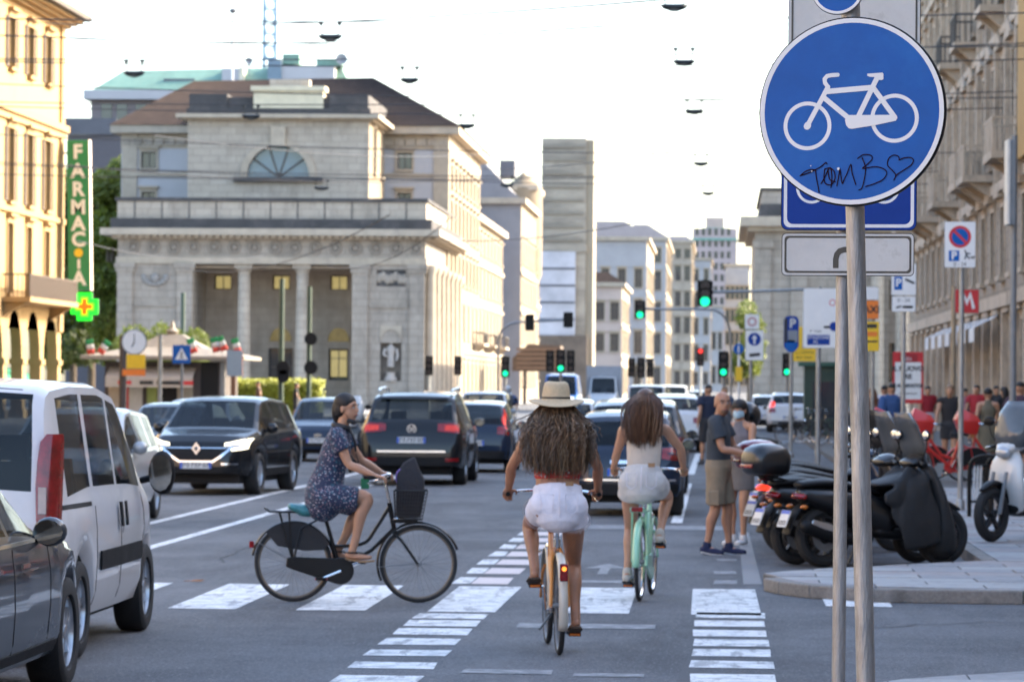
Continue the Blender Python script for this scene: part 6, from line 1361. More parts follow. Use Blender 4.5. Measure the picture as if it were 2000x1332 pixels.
        S['ped' + ('r' if sx > 0 else 'l')] = e + V3(sx * .055, 0, .012)
    if S.get('chaincase'):
        g = MB(); g.T = Matrix.Translation((.045, 0, 0)) @ Matrix(((0, 0, 1, 0), (1, 0, 0, 0), (0, 1, 0, 0), (0, 0, 0, 1)))
        pl = [(bb.y + .115 * math.cos(R(a)), bb.z + .115 * math.sin(R(a))) for a in range(-110, 121, 14)] + [(.02, r + .055), (-.05, r + .045), (-.06, r - .03), (.0, r - .055)]
        g.prism(pl, .0, .028); bevel(g.build('chain_case', S['chaincase'], root, smooth=0), .008)
    else:
        g = MB(); g.lathe([(.0, -.004), (.085, -.004), (.09, 0), (.085, .004), (0, .004)], 32, (.035, bb.y, bb.z), axis='X'); g.build('chainring', steel, root)
        g = MB(); g.tube([V3(.035, bb.y, bb.z + .088), V3(.04, 0, r + .035)], .006, 6); g.tube([V3(.035, bb.y, bb.z - .088), V3(.04, 0, r - .035)], .006, 6); g.build('chain', blackmetal, root)
    if S.get('rack'):
        g = MB(); zr = r * 2 + .1; m_ = S['rack']
        for sx in (-1, 1): g.tube([V3(sx * .06, .16, zr), V3(sx * .06, -.2, zr), V3(sx * .055, -.24, zr + .03)], .008, 8); g.tube([hub_r + V3(sx * .07, 0, 0), V3(sx * .06, -.12, zr)], .006, 6); g.tube([hub_r + V3(sx * .07, 0, 0), V3(sx * .06, -.04, zr)], .006, 6)
        for yy in (.16, .03, -.1, -.2): g.tube([V3(-.06, yy, zr), V3(.06, yy, zr)], .006, 6)
        g.tube([V3(-.055, -.24, zr + .03), V3(.055, -.24, zr + .03)], .008, 8); g.build('rear_rack', m_, root)
    g = MB(); g.tube([bb + V3(-.03, -.08, -.02), V3(-.12, bb.y - .2, .16)], .009, 8); g.build('kickstand', steel, root)
    g = MB(); g.lathe([(0, .05), (.03, .045), (.035, 0), (.02, -.04), (0, -.045)], 14, (0, wb - .17, .7), axis='Y'); g.build('headlamp', chrome, root)
    return dict(bb=bb, ht=ht, hz=hz, hy=hy, hw=hw, sz=sz, sy=sy)
mint = M('mint_green_paint', (.3, .6, .4), .35, var=.05, coat=.6); orange_p = M('orange_bike_paint', (.6, .22, .04), .35, var=.06, coat=.6); cream_p = M('cream_bike_paint', (.55, .5, .42), .4, var=.08, coat=.4)
tan = M('tan_leather', (.3, .17, .08), .6, var=.15); denim_w = M('white_denim', (.74, .72, .78), .85, var=.07, vs=30, bump=.3, bs=160); denim_c = M('off_white_denim', (.52, .5, .48), .85, var=.08, vs=30, bump=.3, bs=160)
for dm in (denim_w, denim_c): overlay(dm, (.42, .41, .46), 9, .55, .75, .5)
def print_fabric(name, base, spots, sc_=26):
    m = M(name, base, .8, var=.15, vs=10); n = m.node_tree.nodes; l = m.node_tree.links; b = n['Principled BSDF']; prev = b.inputs['Base Color'].links[0].from_socket
    for i, (c_, k, th) in enumerate(spots):
        tc = n.new('ShaderNodeTexCoord'); mp = n.new('ShaderNodeMapping'); mp.inputs['Location'].default_value = (i * 3.7, i * 1.3, i * .7); l.new(tc.outputs['Object'], mp.inputs[0])
        v = n.new('ShaderNodeTexVoronoi'); v.inputs['Scale'].default_value = sc_ * k; l.new(mp.outputs[0], v.inputs['Vector']); nz = n.new('ShaderNodeTexNoise'); nz.inputs['Scale'].default_value = 60; l.new(mp.outputs[0], nz.inputs['Vector'])
        ad = n.new('ShaderNodeMath'); ad.operation = 'MULTIPLY_ADD'; ad.inputs[1].default_value = .35; l.new(nz.outputs['Fac'], ad.inputs[0]); l.new(v.outputs['Distance'], ad.inputs[2])
        lt = n.new('ShaderNodeMath'); lt.operation = 'LESS_THAN'; lt.inputs[1].default_value = th; l.new(ad.outputs[0], lt.inputs[0])
        mx = n.new('ShaderNodeMix'); mx.data_type = 'RGBA'; l.new(lt.outputs[0], mx.inputs[0]); l.new(prev, mx.inputs[6]); mx.inputs[7].default_value = tuple(c_) + (1,); prev = mx.outputs[2]
    l.new(prev, b.inputs['Base Color']); return m
red_floral = print_fabric('red_floral_cotton', (.5, .035, .03), [((.6, .5, .5), 1.2, .42), ((.08, .2, .25), 1.6, .4), ((.55, .12, .1), 1.1, .4)])
navy_floral = print_fabric('navy_floral_cotton', (.022, .032, .07), [((.03, .09, .14), .9, .5), ((.5, .46, .5), 1.7, .4), ((.38, .22, .26), 1.5, .36)])
def strip_shoe(root, A, T, mat, nm, s=1., sole=None):
    A, T = Vector(A), Vector(T); mb = MB(); d = (T - A); d.z = 0; d.normalize(); x = d.cross(Vector((0, 0, 1)))
    fwd = (T - A).normalized()
    limb(mb, [A - d * .045 - V3(0, 0, .055), A.lerp(T, .45) - V3(0, 0, .038), T + fwd * .018], [(.04 * s, .034 * s), (.046 * s, .036 * s), (.045 * s, .025 * s)], side=x, n=12)
    limb(mb, [A - V3(0, 0, .0), A - V3(0, 0, .05)], [.044 * s, .046 * s], n=12)
    o = fused(mb, nm, mat, root, .008, 2)
    if sole:
        mb = MB(); limb(mb, [A - d * .05 - V3(0, 0, .086), A.lerp(T, .5) - V3(0, 0, .07), T + fwd * .025 - V3(0, 0, .022)], [(.043 * s, .014), (.048 * s, .014), (.045 * s, .013)], side=x, n=12); mb.build('sole', sole, o)
    return o
def clog(root, A, T, mat, nm='sandal'):
    A, T = Vector(A), Vector(T); x = (T - A).cross(V3(0, 0, 1)).normalized(); mb = MB()
    dn = V3(0, 0, 1)
    limb(mb, [A - (T - A).normalized() * .05 - dn * .078, A.lerp(T, .5) - dn * .062, T + (T - A).normalized() * .02 - dn * .022], [(.04, .012), (.044, .012), (.044, .011)], side=x, n=12)
    limb(mb, [A.lerp(T, .45) - x * .046 - dn * .05, A.lerp(T, .5) + V3(0, 0, .008), A.lerp(T, .45) + x * .046 - dn * .05], [(.035, .006)] * 3, side=(T - A).normalized(), n=10)
    limb(mb, [A.lerp(T, .75) - x * .046 - dn * .03, A.lerp(T, .78) + V3(0, 0, .02), A.lerp(T, .75) + x * .046 - dn * .03], [(.02, .006)] * 3, side=(T - A).normalized(), n=10)
    return mb.build(nm, mat, root)
# ------------------------------------------------------------------ rider with the straw hat
p = gnd(1092, 1280); hd1 = R(7.0)
B1 = thing('orange_bicycle', 'orange bicycle with a cream rear mudguard ridden by the woman in the straw hat', 'bicycle', (p.x, p.y, .006), hd1)
s1 = dict(r=.335, wb=1.06, frame=orange_p, guard=cream_p, crank=-84, saddle=.93, saddle_m=black, tube=.019, stay=.013, fr0=-10, fr1=205, bar_z=1.08, bar_w=.31, rim=steel)
k1 = bicycle(B1, s1)
mb = MB(); mb.tube([k1['bb'].lerp(V3(0, .27, .76), .55), V3(0, .27, .78)], .025, 12); mb.build('seat_tube_sleeve', cream_p, B1)
mb = MB(); mb.box(-.028, .028, -.385, -.35, .52, .64); tl_ = bevel(mb.build('tail_lamp', tail_r, B1, smooth=0), .008)
mb = MB(); mb.lathe([(0, -.392), (.012, -.392), (.016, -.385)], 12, (0, 0, .605), axis='Y'); mb.build('lit_bulb', M('lit_red_bulb', (.6, .1, .02), .3, var=0, emit=(1, .25, .03), es=.35), tl_)
mb = MB(); mb.tube([V3(-.07, wbx, .66) for wbx in (.95, 1.12)], .01, 6); mb.box(-.13, .13, .93, 1.14, .9, .93); mb.build('front_carrier', cream_p, B1)
W1 = thing('person', 'woman in a straw hat with long wavy hair, red floral top and white shorts', 'person', (p.x, p.y, .006), hd1)
hx = .105
J = dict(hl=(-hx, .20, .985), hr=(hx, .20, .985), wrx=.15, sl=(-.185, .37, 1.475), sr=(.185, .37, 1.475), neck=(0, .40, 1.56), head=(0, .44, 1.68), look=(0, 1, -.05),
         el=(-.30, .52, 1.27), er=(.30, .52, 1.27), wl=(-.315, .64, 1.105), wr=(.315, .64, 1.105), hdl=(0, .95, -.25), hdr=(0, .95, -.25), gripl=(0, 0, -1), gripr=(0, 0, -1), thl=(1, 0, 0), thr=(-1, 0, 0))
pl, pr = s1['pedl'], s1['pedr']
J.update(tr=(pr.x, pr.y + .06, pr.z + .03), ar=(pr.x, pr.y - .1, pr.z + .1), tl=(pl.x - .01, pl.y + .06, pl.z + .03), al=(pl.x - .01, pl.y - .1, pl.z + .1))
J.update(kr=(.135, .52, .60), kl=(-.16, .66, .86))
P, M3 = person_body(W1, J, skin_t, 1.0)
shirt(W1, J, red_floral, 1.0, low=.38, add=.012, neckh=.1, name='floral_top')
so1 = shorts(W1, J, denim_w, .99, leg=.2, add=.014, flare=.02)
mb = MB(); rnd = random.Random(3)     # frayed hem
for q in 'lr':
    H, Kn = Vector(J['h' + q]), Vector(J['k' + q]); e = H.lerp(Kn, .2); d = (Kn - H).normalized(); a_ = d.orthogonal().normalized(); b_ = d.cross(a_)
    for k in range(70):
        g = 6.283 * k / 70; o_ = (a_ * math.cos(g) + b_ * math.sin(g)) * .118; mb.tube([e + o_ - d * .01, e + o_ * 1.02 + d * rnd.uniform(.008, .03)], [.003, .001], 4, caps=False)
mb.build('frayed_hem', denim_w, W1, kind='stuff')
seamm = M('white_seam', (.72, .7, .76), .8); pel, wst = J['pel'], J['wst']
mb = MB(); mb.tube([V3(0, .08, 1.15), V3(0, .062, 1.08), V3(0, .055, 1.0), V3(0, .07, .94)], .004, 5); mb.build('centre_seam', seamm, W1)
for e in (-1, 1):
    mb = MB(); mb.tube([V3(e * .04, .066, 1.09), V3(e * .13, .1, 1.09), V3(e * .125, .088, .98), V3(e * .085, .068, .955), V3(e * .045, .06, .98)], .003, 5, closed=True); mb.build('back_pocket', seamm, W1)
mb = MB(); mb.cbox((.07, .092, 1.165), (.055, .008, .03)); mb.build('leather_patch', tan, W1, smooth=0)
for q in 'lr': clog(W1, J['a' + q], J['t' + q], M('brown_clog', (.07, .045, .03), .7, var=.2))
wavy = M('wavy_brown_hair', (.1, .056, .03), .42, var=.45, vs=9, stretch=(3, 3, .4)); overlay(wavy, (.36, .24, .14), 16, .5, .66, .8, stretch=(2.2, 2.2, .12)); overlay(wavy, (.035, .022, .015), 13, .52, .66, .8, stretch=(2, 2, .15))
hc = Vector(J['head'])
def h1(rn_):
    a = rn_.uniform(-2.4, 2.4); b = hc + V3(math.sin(a) * .085, -math.cos(a) * .1, rn_.uniform(-.04, .05)); w_ = abs(math.sin(a)) * (1 if math.sin(a) > 0 else -1)
    lat = math.sin(a) * rn_.uniform(.45, 1.05) * .225 + rn_.gauss(0, .028); yb = .195 + rn_.uniform(-.06, .07) + (abs(lat) > .17) * .06
    end = V3(lat, yb - .03, 1.225 + rn_.uniform(-.06, .2) * (1 if rn_.random() < .8 else 1.5) + abs(lat) * .3)
    return b, V3(lat * 1.08, yb - .04 + .05 * abs(math.sin(a)), 1.58), end
core = MB(); limb(core, [V3(0, .42, 1.69), V3(0, .35, 1.6), V3(0, .25, 1.45), V3(0, .2, 1.28)], [(.08, .08), (.13, .08), (.165, .055), (.13, .03)], n=20); fused(core, 'hair_mass', wavy, W1, .015, 3)
strands(W1, 'hair', wavy, h1, 2000, .014, .0037, 4, seg=20, freq=(1.6, 3.6))
straw = M('straw', (.56, .44, .28), .8, var=.12, vs=60, bump=.5, bs=240)
mb = MB(); n_ = 48; rings = []
for (r_, h_, pin) in ((.205, -.018, 0), (.195, -.012, 0), (.15, -.004, 0), (.112, .0, 0), (.104, .012, 0), (.1, .05, .0), (.094, .09, .06), (.084, .118, .2), (.06, .128, .35), (.025, .108, .2), (.004, .1, 0)):
    rg_ = []
    for k in range(n_):
        a = 2 * math.pi * k / n_; ca, sa = math.cos(a), math.sin(a); rx, ry = r_ * .96, r_ * 1.12
        z_ = h_ + (.022 * ca * ca - .02 * max(0, -sa) - .006 if r_ > .14 else 0) - (pin * .045 * max(0, sa) if r_ < .1 else 0) + (.012 * abs(ca) * pin if r_ < .1 else 0)
        rx *= 1 - pin * .28 * max(0, sa) ; rg_.append(hc + V3(rx * ca, ry * sa, .055 + z_))
    rings.append(rg_)
mb.loft(rings, caps=False); hat = mb.build('straw_hat', straw, None, smooth=60); sm = hat.modifiers.new('s', 'SOLIDIFY'); sm.thickness = .004
hat.parent = W1
mb = MB(); mb.lathe([(.1005, .066), (.1055, .066), (.105, .078), (.101, .079)], 40); [None]
mb.v = [(hc.x + x * .975, hc.y + y * 1.135, hc.z + z) for x, y, z in mb.v]; mb.build('hat_band', ink, hat)
# ------------------------------------------------------------------ rider on the mint bicycle
p = gnd(1249, 1175); hd2 = R(-4.5)
B2 = thing('mint_bicycle', 'mint green bicycle with a rear rack and red reflector', 'bicycle', (p.x, p.y, .006), hd2)
s2 = dict(r=.335, wb=1.06, frame=mint, guard=mint, crank=94, saddle=.93, saddle_m=black, tube=.021, rack=mint, fr0=0, fr1=185, bar_z=1.1, bar_w=.30, chaincase=mint, grip=tan)
bicycle(B2, s2)
mb = MB(); mb.box(-.05, .05, -.275, -.25, .77, .81); bevel(mb.build('reflector', tail_r, B2, smooth=0), .006)
W2 = thing('person', 'woman with long brown hair, cream knitted vest and off-white shorts on the mint bicycle', 'person', (p.x, p.y, .006), hd2)
J = dict(hl=(-hx, .20, .985), hr=(hx, .20, .985), wrx=.135, sl=(-.175, .36, 1.46), sr=(.175, .36, 1.46), neck=(0, .38, 1.55), head=(0, .41, 1.67), look=(0, 1, 0),
         el=(-.255, .5, 1.26), er=(.30, .46, 1.30), wl=(-.3, .63, 1.12), wr=(.315, .62, 1.125), hdl=(0, .95, -.2), hdr=(0, .95, -.2), gripl=(0, 0, -1), gripr=(0, 0, -1), thl=(1, 0, 0), thr=(-1, 0, 0))
pl, pr = s2['pedl'], s2['pedr']
J.update(tr=(pr.x, pr.y + .06, pr.z + .035), ar=(pr.x, pr.y - .1, pr.z + .11), tl=(pl.x, pl.y + .06, pl.z + .035), al=(pl.x, pl.y - .1, pl.z + .11), kl=(-.135, .52, .61), kr=(.17, .66, .87))
person_body(W2, J, skin_f, .98)
knit = M('cream_rib_knit', (.58, .5, .42), .9, var=.06, vs=20); n__ = knit.node_tree.nodes; wv = n__.new('ShaderNodeTexWave'); wv.inputs['Scale'].default_value = 26; bp = n__.new('ShaderNodeBump'); bp.inputs['Strength'].default_value = .7; bp.inputs['Distance'].default_value = .01
tc = n__.new('ShaderNodeTexCoord'); knit.node_tree.links.new(tc.outputs['Object'], wv.inputs['Vector']); knit.node_tree.links.new(wv.outputs['Fac'], bp.inputs['Height']); knit.node_tree.links.new(bp.outputs[0], n__['Principled BSDF'].inputs['Normal'])
shirt(W2, J, knit, .98, low=.3, add=.014, neckh=.15, name='knitted_vest')
shorts(W2, J, denim_c, 1.0, leg=.22, add=.017, flare=.02)
mb = MB(); mb.tube([V3(0, .08, 1.15), V3(0, .062, 1.08), V3(0, .055, 1.0), V3(0, .07, .94)], .004, 5); mb.build('centre_seam', seamm, W2)
for e in (-1, 1):
    mb = MB(); mb.tube([V3(e * .04, .066, 1.09), V3(e * .13, .1, 1.09), V3(e * .125, .088, .98), V3(e * .085, .068, .955), V3(e * .045, .06, .98)], .003, 5, closed=True); mb.build('back_pocket', seamm, W2)
mb = MB(); mb.cbox((.085, .1, 1.16), (.06, .008, .035)); mb.build('leather_patch', tan, W2, smooth=0)
sneak = M('canvas_shoe', (.5, .45, .38), .8, var=.1)
for q in 'lr': strip_shoe(W2, J['a' + q], J['t' + q], sneak, 'shoe', 1.0, black)
br_hair = M('straight_brown_hair', (.085, .042, .024), .38, var=.4, vs=8, stretch=(3, 3, .3)); overlay(br_hair, (.22, .11, .06), 16, .52, .68, .7, stretch=(2.4, 2.4, .1))
hc2 = Vector(J['head'])
def h2(rn_):
    a = rn_.uniform(-2.3, 2.3); el = rn_.uniform(0, 1); b = hc2 + V3(math.sin(a) * .085 * math.cos(el * 1.2), -math.cos(a) * .1 * math.cos(el * 1.2), .03 + .095 * math.sin(el * 1.25))
    lat = math.sin(a) * rn_.uniform(.5, 1.0) * .175 + rn_.gauss(0, .015); yb = .215 + rn_.uniform(-.03, .05)
    return b, V3(lat * 1.15, yb + .02 - .06 * math.cos(a), 1.72), V3(lat * rn_.uniform(.6, 1), yb, 1.31 + abs(lat) * .5 + rn_.uniform(-.06, .1))
core = MB(); limb(core, [hc2 + V3(0, -.01, .06), hc2 + V3(0, -.03, -.02), V3(0, .27, 1.5), V3(0, .245, 1.38)], [(.09, .105), (.11, .1), (.13, .05), (.09, .03)], n=20); fused(core, 'hair_mass', br_hair, W2, .013, 3)
strands(W2, 'hair', br_hair, h2, 1000, .006, .0045, 8, freq=(1, 2.5))
# ------------------------------------------------------------------ rider on the black bicycle, crossing
p = gnd(572, 1176); hd3 = R(-90 + 4)
B3 = thing('black_bicycle', 'old black roadster bicycle with wire basket and skirt guard crossing the zebra', 'bicycle', (p.x, p.y, .006), hd3)
bronze = M('dull_brown_rim', (.16, .13, .1), .5, .6, var=.2)
s3 = dict(r=.328, wb=1.055, frame=blackmetal, guard=blackmetal, crank=-158, saddle=.80, saddle_m=black, style='curved', rack=blackmetal, chaincase=blackmetal, fr0=-12, fr1=170, ff1=205, bar_z=1.06, bar_w=.26, bb=.40, bbz=.265, rim=bronze, refl=red_s)
k3 = bicycle(B3, s3)
sk = M('skirt_guard_cloth', (.016, .016, .018), .8, var=.2)
for sx in (-1, 1):
    mb = MB(); r_ = .345; pl_ = [V3(sx * .04, r_ * math.cos(R(a)), .328 + r_ * math.sin(R(a))) for a in range(28, 135, 8)] + [V3(sx * .045, -.13, .47), V3(sx * .05, .1, .43), V3(sx * .05, .26, .44)]
    mb.add(pl_, [tuple(range(len(pl_)))]); o = mb.build('skirt_guard', sk, B3, smooth=0); sm = o.modifiers.new('s', 'SOLIDIFY'); sm.thickness = .004
mb = MB(); mb.box(-.022, .022, -.372, -.33, .45, .51); bevel(mb.build('tail_lamp', tail_r, B3, smooth=0), .008)
bk = thing('wire_basket', 'black wire basket on the front of the black roadster bicycle', 'basket', B3.location, hd3)
wire = M('black_wire', (.012, .012, .013), .5, var=.1); y0, y1, z0, z1 = .845, 1.13, .70, .945
mb = MB()
for z_ in (z1,): mb.tube([(-.17, y0, z_), (.17, y0, z_), (.17, y1, z_), (-.17, y1, z_)], .006, 6, closed=True)
for k in range(1, 8): z_ = z0 + (z1 - z0) * k / 8; q = 1 - .16 * (1 - k / 8); mb.tube([(-.17 * q, y0 + .01, z_), (.17 * q, y0 + .01, z_), (.17 * q, y0 + (y1 - y0) * q, z_), (-.17 * q, y0 + (y1 - y0) * q, z_)], .003, 4, closed=True)
for k in range(14):
    x_ = -.17 + .34 * k / 13; mb.tube([(x_, y1, z1), (x_ * .84, y0 + (y1 - y0) * .84, z0), (x_ * .84, y0 + .01, z0), (x_, y0, z1)], .003, 4)
for k in range(1, 12):
    y_ = y0 + (y1 - y0) * k / 12; mb.tube([(.17, y_, z1), (.143, y0 + (y_ - y0) * .84, z0), (-.143, y0 + (y_ - y0) * .84, z0), (-.17, y_, z1)], .003, 4)
mb.build('wire_mesh', wire, bk); mb = MB(); mb.box(-.05, .05, y0 - .03, y0 + .2, z0 - .03, z0 - .005); mb.build('bracket', blackmetal, bk, smooth=0)
bgt = thing('bag', 'dark fabric bag with purple straps standing in the wire basket', 'bag', B3.location, hd3)
mb = MB(); mb.loft([[(-.13, .87, .715), (.13, .87, .715), (.13, 1.07, .715), (-.13, 1.07, .715)], [(-.15, .865, .92), (.15, .865, .92), (.15, 1.1, .92), (-.15, 1.1, .92)], [(-.14, .87, 1.05), (.14, .87, 1.08), (.13, 1.1, 1.02), (-.13, 1.1, 1.04)], [(-.07, .9, 1.14), (.07, .92, 1.18), (.05, 1.02, 1.24), (-.05, 1.0, 1.21)]]); bevel(mb.build('bag_body', M('charcoal_fabric', (.02, .019, .023), .85, var=.25, vs=12, bump=.4, bs=30), bgt, smooth=60), .02)
for x_ in (-.1, .1): mb = MB(); P, _ = smoothpath([(x_, .9, .95), (x_ * 1.1, .86, 1.05), (x_, .9, 1.12), (x_ * .9, .98, 1.04)], [1] * 4); mb.tube(P, .006, 6); mb.build('strap', M('purple_strap', (.22, .15, .42), .7), bgt)
W3 = thing('person', 'woman in a navy floral dress with a lowered black face mask riding the black bicycle', 'person', B3.location, hd3)
# near side is +x (the rider's right)
J = dict(hl=(-.1, .27, .90), hr=(.1, .27, .90), sl=(-.175, .40, 1.40), sr=(.175, .36, 1.40), neck=(0, .405, 1.48), head=(.005, .445, 1.625), look=(.55, 1, 0),
         el=(-.22, .56, 1.19), er=(.21, .47, 1.165), wl=(-.25, .73, 1.085), wr=(.25, .685, 1.07), hdl=(0, .95, -.15), hdr=(0, .95, -.15), gripl=(0, 0, -1), gripr=(0, 0, -1), thl=(1, 0, 0), thr=(-1, 0, 0))
pl, pr = s3['pedl'], s3['pedr']     # near pedal forward and up would hide the case: use the photograph's pose
J.update(kr=(.13, .62, .88), ar=(.14, .50, .435), tr=(.145, .655, .385), kl=(-.13, .57, .80), al=(-.14, .37, .43), tl=(-.145, .51, .36))
P, M3 = person_body(W3, J, skin_f, .98, vox=.008); face(W3, P, M3, 1.0)
mb = MB(); k = .98; sd = V3(1, 0, 0)
pel, wst, ch, sh = J['pel'], J['wst'], J['ch'], J['sh']
limb(mb, [pel + V3(0, -.02, -.07), pel + V3(0, -.01, .03), wst + V3(0, -.01, 0), ch, sh + V3(0, .0, .03)], [(.19, .16), (.195, .165), (.155, .13), (.17, .125), (.1, .085)], side=sd, n=20)
for q, sx in (('l', -1), ('r', 1)):
    S, E, H, Kn = (Vector(J[a + q]) for a in 'sehk'); limb(mb, [sh.lerp(S, .35), S, S.lerp(E, .52)], [.075, .072, .075], n=14, round1=False); limb(mb, [H + V3(0, -.02, -.02), H.lerp(Kn, .45) + V3(0, 0, -.01), H.lerp(Kn, .8) + V3(0, 0, -.012)], [(.12, .115), (.115, .11), (.1, .095)], n=16, round1=False)
limb(mb, [V3(0, .32, .84), V3(0, .47, .82), V3(0, .53, .83)], [(.12, .07), (.12, .07), (.11, .06)], n=14); limb(mb, [V3(0, .1 + .1, .86), V3(0, .22, .8), V3(0, .3, .77)], [(.17, .08), (.16, .06), (.14, .04)], n=14)
fused(mb, 'floral_dress', navy_floral, W3, .011, 5)
fold = MB()
hm = MB(); hdP = P
hm.ell(P(0, -.024, .052), (.089, .1, .085), 18, 14, M3); limb(hm, [P(0, -.09, .03), P(0, -.105, -.04), P(0, -.1, -.1)], [(.07, .04), (.06, .035), (.035, .025)], side=M3 @ V3(1, 0, 0), n=12)
hm.ell(P(0, -.045, .0), (.087, .075, .085), 16, 12, M3)
fused(hm, 'hair', hair_dk, W3, .008, 3)
mk = MB(); limb(mk, [P(-.048, .035, -.095), P(0, .07, -.108), P(.048, .035, -.095)], [(.02, .012), (.026, .02), (.02, .012)], side=(0, 0, 1), n=12); fused(mk, 'face_mask', ink, W3, .007, 2)
for e in (-1, 1): mb = MB(); mb.tube([P(e * .05, .05, -.08), P(e * .075, .01, -.03), P(e * .082, -.01, .0)], .002, 4); mb.build('mask_loop', ink, W3)
scf = MB(); limb(scf, [V3(-.07, .4, 1.475), V3(.0, .46, 1.46), V3(.075, .42, 1.47), V3(.05, .34, 1.49), V3(-.05, .34, 1.49), V3(-.07, .4, 1.475)], [.026] * 6, n=10); limb(scf, [V3(.04, .47, 1.45), V3(.06, .51, 1.36), V3(.05, .52, 1.27)], [(.03, .014), (.026, .012), (.02, .01)], n=10); fused(scf, 'black_scarf', ink, W3, .009, 2)
sand = M('dark_sandal_leather', (.025, .018, .014), .6)
for q, sx in (('l', -1), ('r', 1)):
    A, T = Vector(J['a' + q]), Vector(J['t' + q]); x = V3(1, 0, 0); mb = MB(); d = (T - A).normalized(); dn = V3(0, 0, 1)
    limb(mb, [A - d * .05 - dn * .08, A.lerp(T, .5) - dn * .062, T + d * .03 - dn * .02], [(.038, .009), (.042, .009), (.042, .009)], side=x, n=12); sl_ = mb.build('sandal_sole', tan, W3)
    mb = MB(); mb.tube([A + (V3(0, -1, 0) * math.cos(g) + x * math.sin(g)) * .041 - dn * .012 for g in [6.283 * k / 14 for k in range(14)]], .007, 6, closed=True); mb.tube([A - d * .0 + V3(0, .04, -.01), A.lerp(T, .55) + V3(0, 0, .012), T - V3(0, 0, .0)], .007, 6); mb.build('sandal_strap', sand, W3)
tb = thing('plastic_bag', 'crumpled teal plastic bag tied round the saddle of the black bicycle', 'bag', B3.location, hd3)
mb = MB(); limb(mb, [V3(.02, -.02, .80), V3(0, .08, .77), V3(-.02, .18, .76), V3(0, .22, .74)], [(.06, .03), (.1, .055), (.1, .05), (.06, .04)], n=16); o = mb.build('bag_body', M('teal_plastic', (.04, .19, .21), .35, var=.25, vs=20, bump=.9, bs=25), tb); dsp = o.modifiers.new('sub', 'SUBSURF'); dsp.levels = 1; dsp.render_levels = 1
gb_ = thing('green_box', 'small green box hanging in front of the dress on the black bicycle', 'box', B3.location, hd3)
mb = MB(); mb.cbox((.02, .60, 1.0), (.08, .07, .09)); bevel(mb.build('box_body', M('green_card', (.01, .15, .07), .6), gb_, smooth=0), .006); mb = MB(); mb.tube([(.02, .6, 1.045), (.02, .56, 1.12), (.0, .52, 1.25)], .004, 5); mb.build('cord', ink, gb_)
# ================================================================== people on foot
def stand(h=1.72, w_=1., face=(0, 1, 0), step=.0, arm=0.):
    """joints of a standing or strolling figure facing local +y"""
    k = h / 1.72
    J = dict(hl=(-.09, 0, .92), hr=(.09, 0, .92), sl=(-.17 * w_, 0, 1.42), sr=(.17 * w_, 0, 1.42), neck=(0, .01, 1.5), head=(0, .03, 1.615), look=face,
             kl=(-.1, .03 + step * .5, .49), kr=(.1, .03 - step * .4, .49), al=(-.1, step, .095), ar=(.1, -step, .095 + abs(step) * .12), tl=(-.11, .15 + step, .03), tr=(.11, .15 - step, .03),
             el=(-.23 * w_, -.02 - arm, 1.14), er=(.23 * w_, -.02 + arm, 1.14), wl=(-.24 * w_, .08 - arm, .9), wr=(.24 * w_, .08 + arm * 1.6, .9))
    return {a: (tuple(v * k for v in b) if a != 'look' else b) for a, b in J.items()}, k
def cloth(name, c): return M(name, c, .85, var=.14, vs=9, bump=.25, bs=40)
def hair_cap(root, P, M3, mat, long=0., vox=.014):
    mb = MB(); mb.ell(P(0, -.015, .055), (.09, .105, .085), 16, 12, M3)
    if long: limb(mb, [P(0, -.08, .04), P(0, -.11, -.08), P(0, -.1, -.08 - long)], [(.085, .05), (.095, .045), (.07, .03)], side=M3 @ Vector((1, 0, 0)), n=12)
    fused(mb, 'hair', mat, root, vox, 2)
def ped(loc, rz, label, top, bottom, hair, h=1.72, skirt=False, longhair=.0, sleeve=.5, leg=.98, step=.12, skin=skin_f, female=False, bag=None, group=None):
    o = thing('person', label, 'person', loc, rz, group); J, k = stand(h, 1.0 if female else 1.08, step=step, arm=step)
    P, M3 = person_body(o, J, skin, k * (1. if female else 1.06), vox=.02, female=female, curl=.5)
    shirt(o, J, top, k * (1 if female else 1.06), sleeve=sleeve, add=.02, vox=.022, female=female, it=3)
    if skirt:
        mb = MB(); pel = J['pel']; limb(mb, [pel + Vector((0, 0, .12)), pel, pel - Vector((0, 0, .45 * k))], [(.15, .12), (.19, .15), (.22, .19)], n=18, round1=False); fused(mb, 'skirt', bottom, o, .022, 3)
    else: shorts(o, J, bottom, k * (1 if female else 1.06), leg=leg, add=.02, flare=.005, name='trousers' if leg > .7 else 'shorts', vox=.022)
    hair_cap(o, P, M3, hair, longhair, .02)
    for q in 'lr': strip_shoe(o, J['a' + q], J['t' + q], cloth('dark_shoe', (.05, .045, .045)), 'shoe', k)
    return o, J, P
# ------------------------------------------------------------------ the couple at the scooters
p = gnd(1402, 1083)
MN = thing('person', 'bald man in a slate T-shirt and khaki cargo shorts holding keys beside the scooters', 'person', (p.x, p.y, .006), R(-102))
J, k = stand(1.74, 1.12, face=(.85, .5, -.03), step=.1)
J.update(el=(-.24, .12, 1.17), wl=(-.1, .36, 1.08), er=(.25, .1, 1.16), wr=(.19, .37, 1.10), hdl=(.3, 1, .1), hdr=(-.1, 1, -.1), head=(.015, .045, 1.645))
P, M3 = person_body(MN, J, skin_m, 1.1, vox=.0095, female=False, curl=.8); face(MN, P, M3, 1.1, brow=hair_dk)
shirt(MN, J, cloth('slate_jersey', (.035, .045, .058)), 1.1, sleeve=.62, add=.016, female=False, name='t_shirt')
kh = cloth('khaki_cotton', (.24, .185, .125)); shorts(MN, J, kh, 1.1, leg=.88, add=.016, flare=.004)
